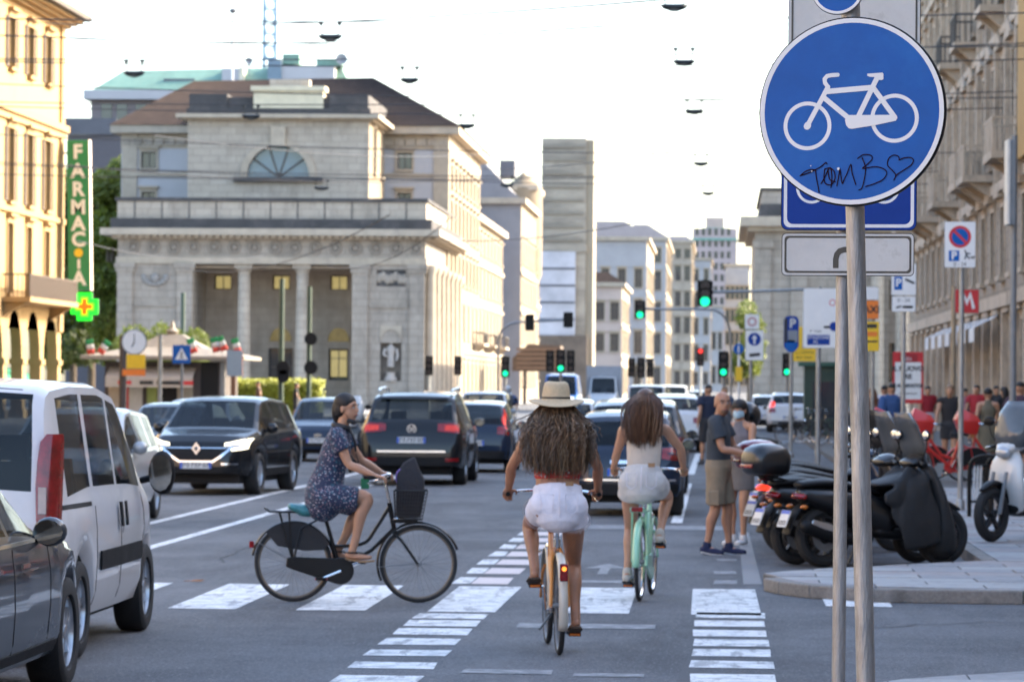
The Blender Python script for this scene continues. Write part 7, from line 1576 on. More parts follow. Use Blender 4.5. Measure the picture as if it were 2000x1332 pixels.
for q, e in (('l', -1), ('r', 1)):
    Kn = Vector(J['k' + q]); H = Vector(J['h' + q]); c_ = H.lerp(Kn, .72); mb = MB(); mb.cbox(c_ + Vector((e * .105, 0, 0)), (.03, .13, .16)); bevel(mb.build('cargo_pocket', kh, MN, smooth=60), .012, 3)
    strip_shoe(MN, J['a' + q], J['t' + q], cloth('navy_mesh', (.012, .018, .06)), 'trainer', 1.12, M('pale_sole', (.5, .5, .5), .7))
st_ = MB(); st_.ell(P(0, .04, -.062), (.05, .062, .042), 14, 10, M3); fused(st_, 'stubble', M('beard_stubble', (.16, .095, .07), .7, var=.2, vs=60), MN, .009, 2)
ky = thing('keys', 'yellow key tag and keys hanging from the hand of the bald man', 'keys', MN.location, R(-102))
mb = MB(); w_ = Vector(J['wr']); mb.cbox(w_ + Vector((.0, .12, -.1)), (.012, .025, .07)); mb.build('key_tag', yellow_s, ky, smooth=0); mb = MB(); mb.tube([w_ + Vector((0, .11, -.02)), w_ + Vector((0, .12, -.07))], .004, 5); mb.cbox(w_ + Vector((.01, .1, -.13)), (.006, .02, .06)); mb.build('key', chrome, ky)
p = gnd(1442, 1068)
WM = thing('person', 'masked woman in a grey vest and short grey skirt standing behind the bald man', 'person', (p.x + .02, p.y + .55, .006), R(150))
J, k = stand(1.66, .95, face=(-.25, 1, -.08)); J.update(el=(-.21, .1, 1.12), wl=(-.06, .3, 1.0), er=(.22, .08, 1.12), wr=(.1, .32, 1.0), hdl=(.2, 1, 0), hdr=(-.2, 1, 0))
J.update(kl=(-.08, .06, .47), al=(-.06, .02, .09), tl=(-.07, .16, .03))
P, M3 = person_body(WM, J, skin_f, .95, vox=.01); face(WM, P, M3, .97, mouth=False)
shirt(WM, J, cloth('grey_jersey', (.16, .15, .165)), .95, low=.1, add=.014, name='vest')
mb = MB(); pel = J['pel']; limb(mb, [pel + Vector((0, 0, .14)), pel + Vector((0, 0, .02)), pel - Vector((0, 0, .26))], [(.135, .105), (.175, .135), (.175, .14)], n=20, round1=False); fused(mb, 'skirt', cloth('taupe_skirt', (.16, .145, .135)), WM, .011, 3)
hair_cap(WM, P, M3, hair_dk, .32, .011)
mk = MB(); limb(mk, [P(-.06, .04, -.035), P(0, .1, -.045), P(.06, .04, -.035)], [(.04, .01), (.05, .02), (.04, .01)], side=(0, 0, 1), n=12); fused(mk, 'surgical_mask', M('pale_blue_mask', (.38, .52, .58), .8, var=.08, vs=30), WM, .008, 2)
for q in 'lr': strip_shoe(WM, J['a' + q], J['t' + q], M('white_trainer', (.6, .6, .6), .6, var=.08), 'trainer', 1.0, M('pale_sole', (.5, .5, .5), .7))
# ------------------------------------------------------------------ passers-by
hb_, hl_, hg_ = hair_dk, M('light_brown_hair', (.2, .12, .06), .5, var=.3, vs=20), M('grey_hair', (.3, .29, .28), .6, var=.2, vs=20)
C_ = lambda n, c: cloth(n + '_cloth', c)
def gp(px, Y, z=.12): q = at(px, 750, Y); return (q.x, Y, z)
ped(gp(1742, 78), R(10), 'man in a blue jacket with a dark shoulder strap walking away past the red bikes', C_('blue', (.03, .075, .2)), C_('dark', (.03, .03, .035)), hb_, 1.78, sleeve=1.0)
ped(gp(1727, 92), R(-10), 'person in a white shirt with black hair in front of the red poster', C_('white', (.55, .52, .56)), C_('dark', (.03, .03, .035)), hb_, 1.74)
ped(gp(1704, 84), R(30), 'woman with auburn hair beside the man in the blue jacket', C_('rust', (.2, .1, .07)), C_('dark', (.03, .03, .035)), M('auburn_hair', (.16, .06, .03), .5, var=.3, vs=20), 1.68, longhair=.22, female=True)
ped(gp(1856, 74), R(170), 'man in a black sleeveless shirt behind the red bikes', C_('black_print', (.018, .016, .018)), C_('dark', (.03, .03, .035)), hl_, 1.76, sleeve=.12, leg=.6)
ped(gp(1812, 100), R(190), 'person in a crimson shirt and white trousers by the poster board', C_('crimson', (.28, .015, .025)), C_('white', (.55, .52, .56)), hb_, 1.74)
ped(gp(1908, 96), R(160), 'person in a red top with arms bare near the metro sign', C_('red', (.35, .02, .03)), C_('dark', (.03, .03, .035)), hb_, 1.78)
o, J, P = ped(gp(1930, 71), R(-5), 'woman in a khaki dress with an orange shoulder bag walking away', C_('khaki_dress', (.14, .12, .08)), C_('khaki_dress', (.14, .12, .08)), hb_, 1.7, skirt=True, female=True, sleeve=.0)
hbg = thing('shoulder_bag', 'orange leather bag at the side of the woman in the khaki dress', 'bag', o.location, R(-5)); mb = MB(); mb.loft([[(-.34, -.1, .75), (-.22, -.1, .75), (-.22, .12, .75), (-.34, .12, .75)], [(-.33, -.12, 1.0), (-.23, -.12, 1.0), (-.23, .14, 1.0), (-.33, .14, 1.0)]]); bevel(mb.build('bag_body', tan if 0 else M('orange_leather', (.4, .12, .03), .6, var=.1), hbg), .02); mb = MB(); mb.tube([(-.28, -.1, 1.0), (-.2, -.02, 1.42), (-.28, .12, 1.0)], .008, 6); mb.build('strap', M('orange_leather', (.4, .12, .03)), hbg)
ped(gp(1962, 82), R(20), 'woman with long black hair and a black jacket near the tall grey post', C_('black', (.014, .014, .016)), C_('grey', (.1, .1, .11)), hb_, 1.74, longhair=.25, female=True, sleeve=1.)
ped(gp(1992, 66), R(-30), 'person in a dark plum top at the edge of the ornate palace', C_('plum', (.05, .025, .04)), C_('dark', (.03, .03, .035)), hb_, 1.82)
ped(gp(1885, 112), R(-160), 'person in a pink top further along the palace wall', C_('pink', (.4, .2, .24)), C_('dark', (.03, .03, .035)), hb_, 1.68, female=True)
ped(gp(1945, 104), R(200), 'man in a charcoal shirt close to the palace shop windows', C_('charcoal', (.04, .042, .045)), C_('grey', (.1, .1, .11)), hb_, 1.76)
q = at(1384, 780, 84); ped((q.x, 84, .006), R(20), 'man in a navy shirt walking along the road edge behind the bald man', C_('navy', (.014, .02, .045)), C_('dark', (.03, .03, .035)), hb_, 1.84)
q = at(1415, 780, 98); ped((q.x, 98, .006), R(-170), 'woman with fair hair and a denim top behind the masked woman', C_('denim', (.08, .12, .2)), C_('grey', (.1, .1, .11)), hl_, 1.8, longhair=.2, female=True)
q = at(505, 780, 168); ped((q.x, 168, .12), R(90), 'person in brown walking in front of the clipped hedge', C_('brown', (.1, .06, .04)), C_('dark', (.03, .03, .035)), hb_, 1.74)
q = at(578, 780, 166); ped((q.x, 166, .12), R(-90), 'person in black standing at the right end of the hedge', C_('black', (.014, .014, .016)), C_('dark', (.03, .03, .035)), hb_, 1.68)
# ================================================================== SCOOTERS
dark_rim = M('dark_wheel_rim', (.05, .05, .053), .4, .6, var=.15)
def moto_wheel(root, c, r, w_, rim=dark_rim):
    t = MB(); h = w_ / 2; t.lathe([(r * .68, -h * .7), (r * .8, -h), (r * .93, -h * .8), (r, -h * .25), (r, h * .25), (r * .93, h * .8), (r * .8, h), (r * .68, h * .7), (r * .66, 0), (r * .68, -h * .7)], 40, axis='X'); o = t.build('wheel', rubber, root, loc=c)
    q = MB(); q.lathe([(r * .7, -h * .6), (r * .62, -h * .5), (r * .6, 0), (r * .62, h * .5), (r * .7, h * .6)], 36, axis='X')
    for k in range(5):
        a = 6.283 * k / 5; q.T = Matrix.Rotation(a, 4, 'X'); q.box(-.022, .022, -.018, .018, .03, r * .64); q.T = Matrix.Identity(4)
    q.lathe([(0, -.06), (.045, -.05), (.045, .05), (0, .06)], 16, axis='X'); q.build('rim', rim, o)
    q = MB(); q.lathe([(r * .22, .055), (r * .48, .055), (r * .48, .062), (r * .22, .062)], 28, axis='X'); q.build('brake_disc', steel, o)
def subs(o, n=2): s_ = o.modifiers.new('sub', 'SUBSURF'); s_.levels = n; s_.render_levels = n; return o
def scooter(name, label, loc, rz, body, S={}, cat='scooter', lean=0.):
    o = thing(name, label, cat, loc, rz); o.rotation_euler = (0, R(lean), rz); r = S.get('r', .29); wb = S.get('wb', 1.45); bm_ = body; dk = black
    moto_wheel(o, (0, 0, r), r, .14); moto_wheel(o, (0, wb, r), r, .115)
    mb = MB(); limb(mb, [V3(0, -.22, .74), V3(0, .05, .68), V3(0, .4, .6), V3(0, .68, .5)], [(.12, .09), (.2, .15), (.22, .2), (.2, .19)], n=18); fused(mb, 'rear_body', bm_, o, .014, 3)
    mb = MB(); limb(mb, [V3(0, -.28, .84), V3(0, .0, .86), V3(0, .3, .82), V3(0, .62, .76)], [(.1, .04), (.15, .05), (.15, .05), (.1, .04)], n=18); fused(mb, 'seat', S.get('seat', black), o, .013, 3)
    mb = MB(); limb(mb, [V3(0, .6, .36), V3(0, .9, .33), V3(0, 1.1, .38)], [(.17, .07), (.18, .06), (.17, .08)], n=16); fused(mb, 'footboard', dk, o, .014, 3)
    mb = MB(); limb(mb, [V3(0, 1.08, .36), V3(0, 1.15, .6), V3(0, 1.13, .85), V3(0, 1.08, 1.02)], [(.2, .06), (.24, .075), (.22, .08), (.12, .06)], n=18); fused(mb, 'front_shield', bm_, o, .014, 3)
    mb = MB(); limb(mb, [V3(0, 1.0, 1.06), V3(0, 1.1, 1.08), V3(0, 1.2, 1.03)], [(.15, .05), (.17, .075), (.1, .05)], n=16); fused(mb, 'headset', bm_, o, .012, 3)
    mb = MB(); limb(mb, [V3(0, wb - .28, .44), V3(0, wb - .16, .62), V3(0, wb, .66), V3(0, wb + .2, .58)], [(.06, .03), (.075, .035), (.075, .03), (.04, .02)], n=14); fused(mb, 'front_mudguard', S.get('mud', bm_), o, .011, 2)
    for sx in (-1, 1): mb = MB(); mb.tube([(sx * .085, wb - .03, r), (sx * .085, wb - .17, .78)], [.03, .022], 10); mb.build('fork_leg', steel, o)
    mb = MB(); mb.tube([(-.37, .98, 1.05), (-.2, 1.04, 1.08), (0, 1.06, 1.08), (.2, 1.04, 1.08), (.37, .98, 1.05)], .013, 8); mb.build('handlebar', dk, o)
    for sx in (-1, 1):
        mb = MB(); mb.tube([(sx * .25, 1.02, 1.065), (sx * .38, .97, 1.05)], .02, 10); mb.build('grip', black, o)
        mb = MB(); mb.tube([(sx * .27, 1.08, 1.06), (sx * .37, 1.03, 1.05)], .007, 6); mb.build('brake_lever', chrome, o)
        mb = MB(); mb.tube([(sx * .2, 1.06, 1.1), (sx * .27, 1.07, 1.22), (sx * .3, 1.05, 1.3)], .007, 6); mb.ell((sx * .31, 1.04, 1.35), (.075, .022, .055), 14, 9); m_ = mb.build('mirror', dk, o); mb = MB(); mb.ell((sx * .31, 1.022, 1.35), (.066, .01, .047), 14, 8); mb.build('mirror_glass', chrome, m_)
    mb = MB(); limb(mb, [V3(.17, .45, .3), V3(.2, .1, .3), V3(.2, -.3, .42)], [.05, .07, .075], n=16); mb.build('muffler', S.get('muf', dk), o); mb = MB(); limb(mb, [V3(.235, .12, .35), V3(.25, -.1, .4), V3(.25, -.26, .45)], [(.01, .05), (.012, .06), (.01, .05)], n=10); mb.build('muffler_guard', S.get('guard', alloy), o)
    mb = MB(); limb(mb, [V3(-.1, .0, .3), V3(-.12, .25, .33), V3(-.08, .5, .4)], [.09, .1, .1], n=14); mb.build('engine_case', dk, o)
    mb = MB(); limb(mb, [V3(0, -.2, .66), V3(0, -.34, .55), V3(0, -.43, .34)], [(.09, .03), (.1, .025), (.09, .012)], n=12); fused(mb, 'rear_mudguard', dk, o, .011, 2)
    mb = MB(); mb.T = Matrix.Translation((0, -.455, .5)) @ Matrix.Rotation(R(-22), 4, 'X') @ facing((0, -1, 0)).to_4x4(); mb.prism(rrect(.18, .18, .01, 2), -.01, 0); pl_ = mb.build('number_plate', plate_w, o, smooth=0)
    mb = MB(); mb.T = Matrix.Translation((0, -.455, .5)) @ Matrix.Rotation(R(-22), 4, 'X') @ facing((0, -1, 0)).to_4x4(); mb.box(-.088, .088, .05, .088, .0006, .0018); mb.build('blue_band', plate_b, pl_, smooth=0)
    mb = MB(); mb.T = Matrix.Translation((0, -.455, .5)) @ Matrix.Rotation(R(-22), 4, 'X') @ facing((0, -1, 0)).to_4x4()
    for i in range(5): mb.box(-.07 + i * .03, -.055 + i * .03, -.07, -.02, .0006, .0016)
    mb.build('plate_characters', ink, pl_, smooth=0, kind='stuff')
    mb = MB(); limb(mb, [V3(-.1, -.27, .72), V3(0, -.31, .73), V3(.1, -.27, .72)], [(.03, .04), (.035, .045), (.03, .04)], side=(0, 0, 1), n=12); mb.build('tail_lamp', S.get('tail', tail_r), o)
    for sx in (-1, 1): mb = MB(); mb.ell((sx * .15, -.3, .62), (.03, .045, .022), 10, 8); mb.build('indicator', M('amber_lens', (.6, .17, .02), .25, var=.1, coat=.4), o)
    mb = MB(); mb.ell((0, 1.22, 1.0), (.1, .05, .07), 16, 10); mb.build('headlamp', head_off, o)
    mb = MB(); mb.tube([(-.12, .5, .3), (-.2, .42, .02)], .013, 8); mb.build('side_stand', steel, o)
    if S.get('case'):
        mb = MB(); rg_ = []
        for z_, a, b in ((.93, .17, .17), (.96, .21, .215), (1.06, .225, .235), (1.13, .22, .23), (1.2, .19, .195), (1.24, .12, .13), (1.255, .03, .04)):
            rg_.append([V3(a * math.copysign(abs(math.cos(g)) ** .6, math.cos(g)), -.36 + b * math.copysign(abs(math.sin(g)) ** .6, math.sin(g)), z_) for g in [6.283 * i / 28 for i in range(28)]])
        mb.loft(rg_); tc_ = mb.build('top_case', S['case'], o, smooth=50)
        mb = MB(); limb(mb, [V3(-.12, -.59, 1.02), V3(0, -.6, 1.02), V3(.12, -.59, 1.02)], [(.02, .01)] * 3, side=(0, 0, 1), n=10); mb.build('case_reflector', tail_r, tc_); mb = MB(); mb.tube([(-.1, -.12, .87), (-.1, -.45, .93)], .01, 6); mb.tube([(.1, -.12, .87), (.1, -.45, .93)], .01, 6); mb.tube([(-.1, -.3, .905), (.1, -.3, .905)], .01, 6); mb.build('case_rack', dk, o)
    if S.get('screen'):
        mb = MB(); n_ = 9; rw = []
        for z_, a, y_ in ((1.06, .2, 1.2), (1.25, .24, 1.16), (1.45, .22, 1.08), (1.58, .14, 1.02)): rw.append([V3(a * math.sin(g), y_ - .12 * (1 - math.cos(g)) * 1.2, z_) for g in [-1.3 + 2.6 * i / (n_ - 1) for i in range(n_)]])
        mb.loft(rw, closed=False, caps=False); sc_ = mb.build('windscreen', S['screen'], o, smooth=60); sm = sc_.modifiers.new('s', 'SOLIDIFY'); sm.thickness = .004
    if S.get('apron'):
        mb = MB(); ap = S['apron']
        for sx in (-1, 1):
            limb(mb, [V3(sx * .05, 1.12, 1.0), V3(sx * .2, 1.0, .85), V3(sx * .25, .95, .6), V3(sx * .24, .98, .38)], [(.12, .04), (.14, .04), (.17, .035), (.15, .02)], side=(0, 1, 0), n=14)
            limb(mb, [V3(sx * .12, 1.0, .95), V3(sx * .22, .8, .74), V3(sx * .23, .62, .7)], [(.05, .12), (.04, .13), (.03, .07)], n=12)
        limb(mb, [V3(0, .95, .93), V3(0, .74, .86), V3(0, .55, .84)], [(.2, .05), (.22, .05), (.18, .03)], n=16); limb(mb, [V3(.22, .85, .66), V3(.245, .84, .5), V3(.24, .88, .42)], [(.02, .22), (.015, .16), (.01, .05)], n=14)
        limb(mb, [V3(0, 1.2, 1.0), V3(0, 1.3, .7), V3(0, 1.36, .42), V3(0, 1.38, .25)], [(.2, .06), (.26, .1), (.25, .16), (.22, .2)], n=16); limb(mb, [V3(.2, .95, .8), V3(.25, 1.0, .5), V3(.24, 1.05, .22)], [(.05, .2), (.04, .26), (.03, .22)], n=16); fused(mb, 'leg_cover', ap, o, .015, 4)
    return o
cloth_b = M('black_waterproof_cloth', (.016, .017, .019), .6, var=.25, vs=6, bump=.6, bs=9)
glossb = M('black_scooter_plastic', (.01, .01, .011), .3, var=.15, coat=.3); tint = M('smoked_screen', (.1, .11, .12), .1, var=.1, spec=.6)
sil_case = M('grey_top_case', (.1, .105, .11), .3, var=.1, coat=.5); redbody = M('dark_red_body', (.2, .012, .02), .3, var=.1, coat=.6)
hdg = R(-62)
def park(px, py, z=.006): q = gnd(px, py, z); return (q.x, q.y, z)
scooter('scooter', 'black scooter with a draped leg cover parked next to the pavement corner', park(1606, 1107), hdg, glossb, dict(apron=cloth_b, r=.31, wb=1.42, guard=alloy, screen=tint))
bxs = gnd(1545, 1090).x
for X_, Y_, da, bd, S_, lb in ((bxs + .02, 37.3, 0, glossb, dict(case=glossb), 'black scooter with a large glossy top case beside the leg-covered scooter'), (bxs + .12, 38.5, -3, glossb, dict(screen=tint), 'black scooter with a smoked windscreen next to the top-case scooter'), (bxs - .05, 39.8, 3, car_navy, dict(case=redbody, tail=tail_on), 'navy scooter with a dark red top case and lit tail lamp'), (bxs + .1, 41.2, -4, cloth_b, dict(apron=cloth_b, screen=cloth_b), 'scooter under a peaked dark rain cover in the middle of the row'), (bxs, 42.8, 2, glossb, dict(case=black, screen=tint), 'black scooter with a matt top case behind the masked woman'), (bxs + .15, 44.6, -2, redbody, dict(screen=tint), 'dark red scooter further along the row'), (bxs + .1, 46.4, 4, car_navy, dict(screen=tint), 'navy scooter with round chrome mirrors at the far end of the row')):
    scooter('scooter', lb, (X_, Y_, .006), hdg + R(da), bd, S_)
q = gnd(1936, 1058, .12); whs = M('white_scooter_paint', (.62, .62, .61), .3, var=.05, coat=.8)
a_ = R(142); d_ = Vector((-math.sin(a_), math.cos(a_)))
scooter('scooter', 'white scooter with a dark nose panel standing on the pavement slabs', (q.x - d_.x * 1.45, q.y - d_.y * 1.45, .122), a_, whs, dict(r=.31, mud=black, screen=tint))
q = gnd(1990, 960, .12)
scooter('scooter', 'grey scooter half out of sight behind the white one', (q.x + 1.1, q.y + .9, .122), R(150), sil_case, dict(r=.3, screen=tint))
mcr = scooter('motorcycle', 'blue motorcycle with its headlamp lit coming down the street', (at(993, 780, 118).x, 118, .006), math.pi, car_blue, dict(screen=tint), cat='motorcycle')
mb = MB(); mb.ell((0, 1.27, 1.0), (.11, .05, .09), 14, 9); mb.build('lit_headlamp', head_on, mcr)
o = thing('person', 'motorcyclist in a blue jacket and pale helmet riding the blue motorcycle', 'person', (at(993, 780, 118).x, 118, .006), math.pi)
J = dict(hl=(-.1, .2, .9), hr=(.1, .2, .9), sl=(-.2, .35, 1.4), sr=(.2, .35, 1.4), neck=(0, .37, 1.48), head=(0, .42, 1.62), look=(0, 1, 0), el=(-.3, .6, 1.2), er=(.3, .6, 1.2), wl=(-.34, .93, 1.08), wr=(.34, .93, 1.08), kl=(-.2, .65, .8), kr=(.2, .65, .8), al=(-.17, .7, .42), ar=(.17, .7, .42), tl=(-.17, .85, .4), tr=(.17, .85, .4))
P, M3 = person_body(o, J, skin_m, 1.05, vox=.02, female=False); shirt(o, J, C_('blue', (.03, .075, .2)), 1.05, sleeve=1., add=.03, vox=.022, female=False); shorts(o, J, C_('dark', (.03, .03, .035)), 1.05, leg=1., add=.02, vox=.022)
mb = MB(); mb.ell(P(0, .0, .02), (.13, .15, .15), 16, 12); mb.build('helmet', car_silver, o)
mcr = scooter('scooter', 'maxi scooter with a tall clear windscreen squeezed beside the black SUV', (at(690, 830, 74).x, 75, .006), math.pi, car_dgrey, dict(screen=M('clear_screen', (.4, .42, .43), .12, var=.1, spec=.7)))
# helmet resting on the row
hl = thing('helmet', 'black full-face helmet resting on the seat behind the masked woman', 'helmet', (0, 0, 0)); q = at(1462, 812, 42.9); mb = MB(); mb.ell(q, (.15, .17, .165), 20, 14); mb.build('helmet_shell', glossb, hl); mb = MB(); mb.ell(q + V3(-.02, -.08, .0), (.125, .11, .075), 16, 10); mb.build('visor', car_glass, hl)
# ================================================================== red hire bikes and racks on the pavement
redb = M('red_hire_bike', (.55, .02, .015), .4, var=.08, coat=.5)
for i, (px, py, a, lb) in enumerate(((1880, 914, 96, 'red hire bicycle with a black skirt guard parked nearest the rack'), (1958, 905, 96, 'red hire bicycle beside the tall grey post'), (1800, 918, 88, 'red hire bicycle behind the mirrors of the parked scooters'))):
    q = at((1902, 1990, 1825)[i], 800, 66 + i * .8); b = thing('hire_bicycle', lb, 'bicycle', (q.x, q.y, .122), R(a))
    S = dict(r=.31, wb=1.06, frame=redb, guard=redb, crank=-60, saddle=.88, tube=.028, bar_z=1.06, chaincase=redb, rim=steel); bicycle(b, S)
    for sx in (-1, 1):
        mb = MB(); pts = [V3(sx * .05, .33 * math.cos(R(g)), .31 + .33 * math.sin(R(g))) for g in range(-5, 176, 12)]; mb.add(pts, [tuple(range(len(pts)))]); oo = mb.build('wheel_cover', black, b, smooth=0); sm = oo.modifiers.new('s', 'SOLIDIFY'); sm.thickness = .006
    mb = MB(); mb.loft([[(-.16, .8, .86), (.16, .8, .86), (.16, 1.1, .88), (-.16, 1.1, .88)], [(-.21, .74, 1.1), (.21, .74, 1.1), (.21, 1.2, 1.14), (-.21, 1.2, 1.14)], [(-.12, .8, 1.22), (.12, .8, 1.22), (.08, 1.1, 1.36), (-.08, 1.1, 1.36)]]); bevel(mb.build('front_basket', redb, b, smooth=60), .02)
q = gnd(1893, 1008, .12)
rk = thing('bike_rack', 'black tubular bike rack with white bars by the grey no-parking post', 'bike rack', (q.x, q.y, .12), R(-35))
for y_ in (0, .45): mb = MB(); P_, _ = smoothpath([(0, y_, 0), (0, y_, .55), (.05, y_, .75), (.25, y_, .82), (.55, y_, .8)], [1] * 5); mb.tube(P_, .03, 10); mb.build('rack_hoop', black, rk)
for k in range(5): mb = MB(); mb.tube([(.03, .05 + k * .085, .2), (.05, .05 + k * .085, .68)], .014, 8); mb.build('rack_bar', white_p if k < 3 else black, rk)
for z_ in (.2, .68): mb = MB(); mb.tube([(.03, 0, z_), (.03, .45, z_)], .018, 8); mb.build('rack_rail', black, rk)
# dark parked bicycles behind the scooters
for i, px in enumerate((1600, 1630, 1655)):
    q = gnd(px, 868, .12); b = thing('parked_bicycle', ('dark bicycle leaning in the rack near the white estate', 'dark bicycle in the middle of the rack near the white estate', 'dark bicycle at the pole end of the rack near the white estate')[i], 'bicycle', (q.x, q.y + i * 1.2, .122), R(75))
    bicycle(b, dict(r=.335, wb=1.05, frame=blackmetal, guard=black, crank=-40, saddle=.9, rack=blackmetal))
# ================================================================== TREES
leaf_lit = M('sunlit_leaf_green', (.12, .15, .03), .6, var=.35, vs=1.2); leaf_dk = M('shaded_leaf_green', (.045, .065, .022), .65, var=.4, vs=.9)  # the same foliage coloured brighter where sunlit, darker where shaded
for lm_, tr in ((leaf_lit, .35), (leaf_dk, .25)):
    n = lm_.node_tree.nodes; l = lm_.node_tree.links; b_ = n['Principled BSDF']; tb_ = n.new('ShaderNodeBsdfTranslucent'); tb_.inputs[0].default_value = (.25, .3, .03, 1); mx = n.new('ShaderNodeMixShader'); mx.inputs[0].default_value = tr
    l.new(b_.outputs[0], mx.inputs[1]); l.new(tb_.outputs[0], mx.inputs[2]); l.new(mx.outputs[0], n['Material Output'].inputs[0])
bark = M('bark', (.1, .075, .055), .9, var=.3, vs=6, bump=.6, bs=20)
def leaves(mb, blobs, n_, sz, rnd, shell=.55):
    vs = []; fs = []; tot = sum(b[1][0] * b[1][1] * b[1][2] for b in blobs)
    for c_, r_ in blobs:
        for _ in range(int(n_ * r_[0] * r_[1] * r_[2] / tot) + 1):
            d = Vector((rnd.gauss(0, 1), rnd.gauss(0, 1), rnd.gauss(0, 1))).normalized() * (shell + (1 - shell) * rnd.random() ** .5) * rnd.uniform(.85, 1.1)
            p = Vector(c_) + Vector((d.x * r_[0], d.y * r_[1], d.z * r_[2])); u = Vector((rnd.gauss(0, 1), rnd.gauss(0, 1), rnd.gauss(0, 1))).normalized(); v = u.orthogonal().normalized(); w_ = sz * rnd.uniform(.6, 1.3); o = len(vs)
            vs += [p - u * w_, p + v * w_ * .5, p + u * w_, p - v * w_ * .5 + u.cross(v) * w_ * .2]; fs.append((o, o + 1, o + 2, o + 3))
    mb.add(vs, fs)
def tree(label, loc, trunk, blobs, n_, sz, mat, seed, name='tree', cat='tree', group=None):
    t = thing(name, label, cat, loc, 0, group); rnd = random.Random(seed); h = trunk[0]
    mb = MB(); mb.tube([(0, 0, 0), (.05, 0, h * .4), (0, .05, h * .8), (.05, 0, h)], [trunk[1], trunk[1] * .8, trunk[1] * .6, trunk[1] * .35], 9)
    for c_, r_ in blobs: mb.tube([(0, 0, h * .55), Vector(c_) * .6 + Vector((0, 0, h * .25)), c_], [trunk[1] * .5, trunk[1] * .3, .03], 6)
    mb.build('trunk', bark, t); mb = MB(); leaves(mb, blobs, n_, sz, rnd); mb.build('crown', mat, t, smooth=0); return t
rnd = random.Random(5)
def blobset(n_, rx, ry, z0, z1, r, seed):
    q = random.Random(seed); return [((q.uniform(-rx, rx), q.uniform(-ry, ry), q.uniform(z0, z1)), (r * q.uniform(.7, 1.2), r * q.uniform(.7, 1.2), r * q.uniform(.6, 1.))) for _ in range(n_)]
for i, (px, Y, top) in enumerate(((142, 292, 300), (178, 286, 330), (214, 280, 282))):
    q = at(px, 700, Y); zt = at(px, top, Y).z
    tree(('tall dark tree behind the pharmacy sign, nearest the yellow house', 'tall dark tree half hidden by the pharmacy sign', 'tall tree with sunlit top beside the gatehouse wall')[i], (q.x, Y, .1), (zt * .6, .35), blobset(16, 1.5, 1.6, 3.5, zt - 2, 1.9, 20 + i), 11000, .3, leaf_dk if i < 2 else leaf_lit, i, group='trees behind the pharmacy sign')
q = at(330, 700, 185); zt = at(330, 640, 185).z
tree('small bright green tree rising behind the newspaper kiosk', (q.x, 185, .12), (2.6, .12), blobset(14, 2.1, 1.2, 2.9, zt - .4, .75, 41), 5000, .12, leaf_lit, 9)
tree('green tree in front of the right gatehouse corner', (at(1462, 700, 225).x, 225, .12), (3.5, .16), blobset(12, .5, .7, 2.8, at(1462, 585, 225).z, .8, 44), 3500, .14, leaf_lit, 11)
# clipped hedge, planter and kiosk plants
for px0, px1, pyt, lb in ((455, 632, 747, 'bright yellow-green clipped hedge in front of the gatehouse steps'),):
    a, b_ = at(px0, 780, 172), at(px1, 780, 172); hg = thing('hedge', lb, 'hedge', ((a.x + b_.x) / 2, 172, .12)); mb = MB(); w_ = b_.x - a.x; zt = at(540, pyt, 172).z - .12; rr_ = random.Random(3); vs = []; fs = []
    for _ in range(11000):
        s_ = rr_.random(); p = Vector((rr_.uniform(-w_ / 2, w_ / 2), rr_.uniform(-.9, .9), rr_.uniform(.1, zt)))
        if s_ < .45: p.y = -.9 + rr_.gauss(0, .07)
        elif s_ < .8: p.z = zt + rr_.gauss(0, .08)
        u = Vector((rr_.gauss(0, 1), rr_.gauss(0, 1), rr_.gauss(0, 1))).normalized(); v = u.orthogonal().normalized(); k_ = .07 * rr_.uniform(.6, 1.4); o = len(vs); vs += [p - u * k_, p + v * k_ * .6, p + u * k_, p - v * k_ * .6]; fs.append((o, o + 1, o + 2, o + 3))
    mb.add(vs, fs); mb.build('foliage', M('sunlit_hedge_leaf', (.3, .32, .03), .6, var=.35, vs=3), hg, smooth=0); MB().box(-w_ / 2 + .1, w_ / 2 - .1, -.8, .8, 0, zt - .1).build('hedge_core', leaf_dk, hg, smooth=0)  # yellow-green leaf colour carries the sun on the hedge
# ================================================================== KIOSK
KY = 158.; ka, kb2 = at(205, 700, KY).x, at(440, 700, KY).x; kz = lambda py: at(320, py, KY).z
kx = (ka + kb2) / 2; kw = kb2 - ka
ko = thing('newspaper_kiosk', 'old newspaper kiosk with a flared hipped roof and striped cream awning', 'kiosk', (kx, KY, .12))
woodk = M('kiosk_dark_wood', (.07, .055, .05), .7, var=.25, vs=2); roofk = M('kiosk_roof_metal', (.27, .235, .19), .6, .2, var=.2, vs=2)
MB().box(-kw / 2, kw / 2, 0, 4.2, 0, kz(706) - .12).build('kiosk_body', woodk, ko, smooth=0)
mb = MB(); e = .95; z0_, z1_, z2_ = kz(702) - .12, kz(684) - .12, kz(652) - .12
mb.loft([[(-kw / 2 - e, -e, z0_), (kw / 2 + e, -e, z0_), (kw / 2 + e, 4.2 + e, z0_), (-kw / 2 - e, 4.2 + e, z0_)], [(-kw / 2 - e, -e, z0_ + .15), (kw / 2 + e, -e, z0_ + .15), (kw / 2 + e, 4.2 + e, z0_ + .15), (-kw / 2 - e, 4.2 + e, z0_ + .15)], [(-kw * .28, 1.0, z1_ + .15), (kw * .28, 1.0, z1_ + .15), (kw * .28, 3.2, z1_ + .15), (-kw * .28, 3.2, z1_ + .15)], [(-kw * .09, 1.8, z2_), (kw * .09, 1.8, z2_), (kw * .09, 2.4, z2_), (-kw * .09, 2.4, z2_)]]); mb.build('kiosk_roof', roofk, ko, smooth=0)
